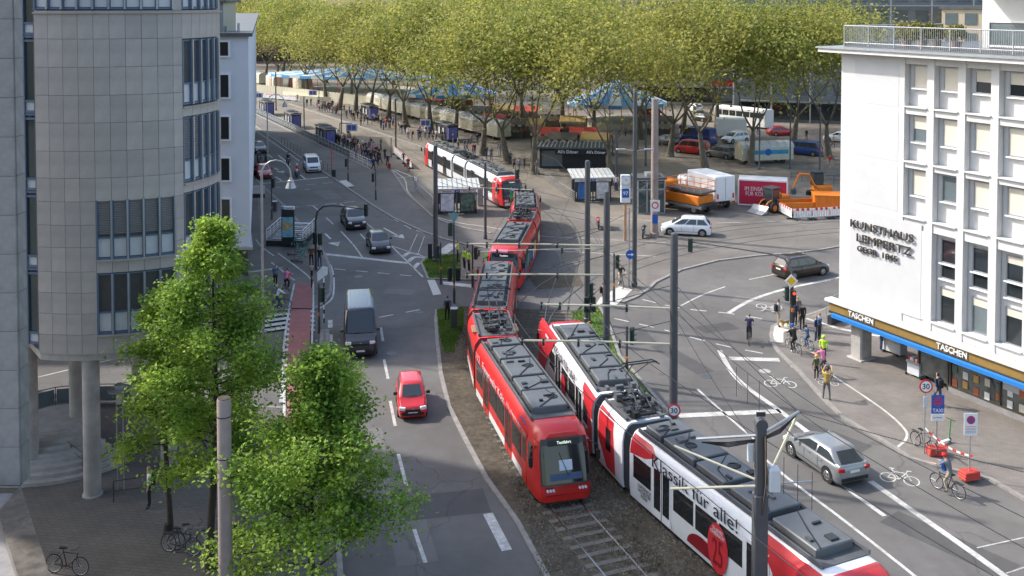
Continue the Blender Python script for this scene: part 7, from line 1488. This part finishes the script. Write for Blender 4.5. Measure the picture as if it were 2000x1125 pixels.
rider('black city bicycle ridden along the right-hand lane', 'cyclist with red cap and blue backpack at the right kerb'.replace('cyclist', 'person cycling'), 1851, 965, (1800, 940), 'grey', 'olive' if 'legs_olive' in MATS else 'beige', pack='top_blue', helmet='signred')
rider('bicycle crossing the junction', 'person in navy cycling across the junction with a red bag', 1463, 668, (1466, 640), 'navy', 'black', pack='signred')
rider('black road bicycle waiting at the tactile paving', 'person in black with blue helmet on a road bicycle', 1550, 690, (1500, 660), 'black', 'black', helmet='top_blue', pack=True); rider('small blue children bicycle on the pavement', 'child in denim jacket on a small bicycle', 1576, 680, (1540, 660), 'denim', 'jeans', 'wagonblue', helmet='black', sc=.8, z=.1)
rider('bicycle beside the child with the yellow helmet', 'person bending over a bicycle behind the child in olive', 1606, 735, (1570, 715), 'pink', 'grey', z=.08)
rider('city bicycle with black panniers on the left pavement', 'person in white jacket and cap cycling past the zebra', 544, 606, (590, 600), 'white', 'jeans', z=.1, hair='blond'); rider('black bicycle with front basket by the cycle lane', 'person with small red backpack astride a bicycle', 560, 570, (590, 545), 'pink', 'black', z=.1, pack='signred'); rider('bicycle at the lamp mast corner', 'grey haired person in black holding a bicycle', 1212, 560, (1225, 575), 'black', 'beige', hair='grey')
bicycle('black bicycle parked beside the 30 sign', G(1804, 880, .1), R(20)); bicycle('black bicycle parked under the leafy tree', G(352, 1082, .1), R(75), lean=.1); bicycle('silver bicycle leaning beside the tree trunk', G(372, 1072, .1), R(100), 'galv', .08); bicycle('dark bicycle at the corner of the low roof', G(130, 1122, .1), R(80), lean=.1)
for i, (u, v) in enumerate(((575, 486), (584, 480), (596, 492), (590, 505))): bicycle('turquoise rental bicycle behind the map board', G(u, v, .1), R(40+35*i), 'teal', .05, group='turquoise rental bicycles behind the map board')
for i, (u, v) in enumerate(((572, 500), (579, 513))):
    t = thing('e_scooter', 'turquoise rental scooter behind the map board', 'scooter', tuple(G(u, v, .1)), R(70), 'turquoise rental scooters'); MB().bevbox((0, 0, .14), (.16, .9, .06), .02).build('deck', 'black', t); MB().tube([(0, -.45, .12), (0, -.55, 1.1)], .03, 6).build('stem', 'teal', t); MB().tube([(-.24, -.55, 1.1), (.24, -.55, 1.1)], .018, 6).build('handlebar', 'black', t)
    for y in (-.5, .45): MB().torus((0, y, .11), .09, .025, 14, 5, 'x').build('wheel', 'rubber', t)
es = thing('e_scooter', 'white rental scooter with green stem beside the TAXI sign', 'scooter', tuple(G(1842, 868, .1)), R(120)); MB().bevbox((0, 0, .14), (.16, .9, .06), .02).build('deck', 'white', es); MB().tube([(0, -.45, .12), (0, -.55, 1.1)], .035, 6).build('stem', 'flaggreen', es); MB().tube([(-.24, -.55, 1.1), (.24, -.55, 1.1)], .018, 6).build('handlebar', 'black', es)
for y in (-.5, .45): MB().torus((0, y, .11), .09, .025, 14, 5, 'x').build('wheel', 'rubber', es)
# ---- motorcycles
def motorbike(label, u, v, to, m='black', z=.01):
    rz = facing((u, v), to); t = thing('motorcycle', label, 'motorcycle', tuple(G(u, v, z)), rz)
    for y in (-.68, .62): w_ = MB().torus((0, y, .31), .25, .07, 20, 6, 'x').build('wheel', 'rubber', t); MB().cyl((-.05, y, .31), (.05, y, .31), .2, n=12).build('rim', 'mastgrey', w_)
    MB().bevbox((0, -.1, .52), (.3, .6, .36), .08).build('engine', 'darkmetal', t); MB().bevbox((0, -.2, .82), (.3, .55, .24), .09).build('tank', m, t); MB().bevbox((0, .35, .8), (.28, .75, .12), .04).build('seat', 'black', t); MB().bevbox((0, .75, .82), (.22, .3, .14), .04).build('tail', m, t)
    for sx in (-1, 1): MB().tube([(sx*.1, -.45, .95), (sx*.1, -.68, .31)], .03, 6).build('fork', 'galv', t)
    MB().tube([(-.36, -.35, 1.03), (-.2, -.48, 1.05), (.2, -.48, 1.05), (.36, -.35, 1.03)], .018, 6).build('handlebar', 'black', t); MB().bevbox((0, -.6, .92), (.26, .2, .26), .06).build('headlamp', m, t); MB().box((0, -.71, .92), (.16, .02, .14)).build('lens', 'headlight', t)
    return t, rz
for (u, v, m, lb, top) in ((579, 345, 'white', 'white motorcycle waiting beside the white passenger van', 'red'), (562, 322, 'black', 'black motorcycle behind the white passenger van', 'black'), (505, 318, 'black', 'black motorcycle between the black and red cars', 'grey'), (520, 315, 'mastgrey', 'grey motorcycle between the black and red cars', 'black')):
    t, rz = motorbike(lb, u, v, (u+13, v+17), m); person(0, 0, 'on a motorcycle', top, 'black', rz=rz, loc=G(u, v, .0)+Vector((0, .1, 0)), pack=False, helmet='white' if m == 'white' else 'black', label='motorcyclist in %s jacket on the %s'.replace('motorcyclist', 'person with helmet') % (top, lb.split(' waiting')[0].split(' behind')[0].split(' between')[0]))
motorbike('red motor scooter parked on the square by the tram curve', 1168, 445, (1172, 462), 'red'); motorbike('black motorcycle parked beside the concrete column', 1257, 462, (1250, 478), 'black'); motorbike('dark red motor scooter parked behind the dark mast', 1188, 446, (1190, 462), 'paint_midred')
dg_ = thing('dog', 'small golden dog standing at the crossing', 'dog', tuple(G(1533, 640, .1)), R(-60))
for nm, a, b in (('golden', (0, 0, 0), 0),):
    mat('dogfur', (.45, .28, .10), .9, var=.2); me = bpy.data.meshes.new('dogbones'); V = [(0, .25, .36), (0, 0, .36), (0, -.2, .38), (0, -.32, .5), (0, -.42, .52), (0, -.5, .49), (0, .38, .48)]; E = [(0, 1), (1, 2), (2, 3), (3, 4), (4, 5), (0, 6)]; Rr = [.085, .09, .11, .065, .07, .035, .02]
    for sx in (-1, 1):
        i = len(V); V += [(sx*.07, .25, .28), (sx*.07, .30, .16), (sx*.07, .27, .02), (sx*.06, -.2, .26), (sx*.06, -.2, .13), (sx*.06, -.21, .02), (sx*.05, -.40, .6)]; E += [(0, i), (i, i+1), (i+1, i+2), (2, i+3), (i+3, i+4), (i+4, i+5), (4, i+6)]; Rr += [.05, .028, .022, .045, .028, .022, .02]
    me.from_pydata(V, E, []); ob_ = bpy.data.objects.new('dogbones', me); col.objects.link(ob_); ob_.modifiers.new('s', 'SKIN')
    for i, r_ in enumerate(Rr): me.skin_vertices[0].data[i].radius = (r_, r_); me.skin_vertices[0].data[i].use_root = (i == 1)
    su = ob_.modifiers.new('u', 'SUBSURF'); su.levels = 1; mm = bpy.data.meshes.new_from_object(ob_.evaluated_get(bpy.context.evaluated_depsgraph_get())); bpy.data.objects.remove(ob_); mm.materials.append(MATS['dogfur']); place('body', mm, dg_)
for lb, os_ in used.items():
    if len(os_) > 1:
        for o in os_: o['group'] = 'look-alike people '+lb.split(' trousers ')[-1][:40]
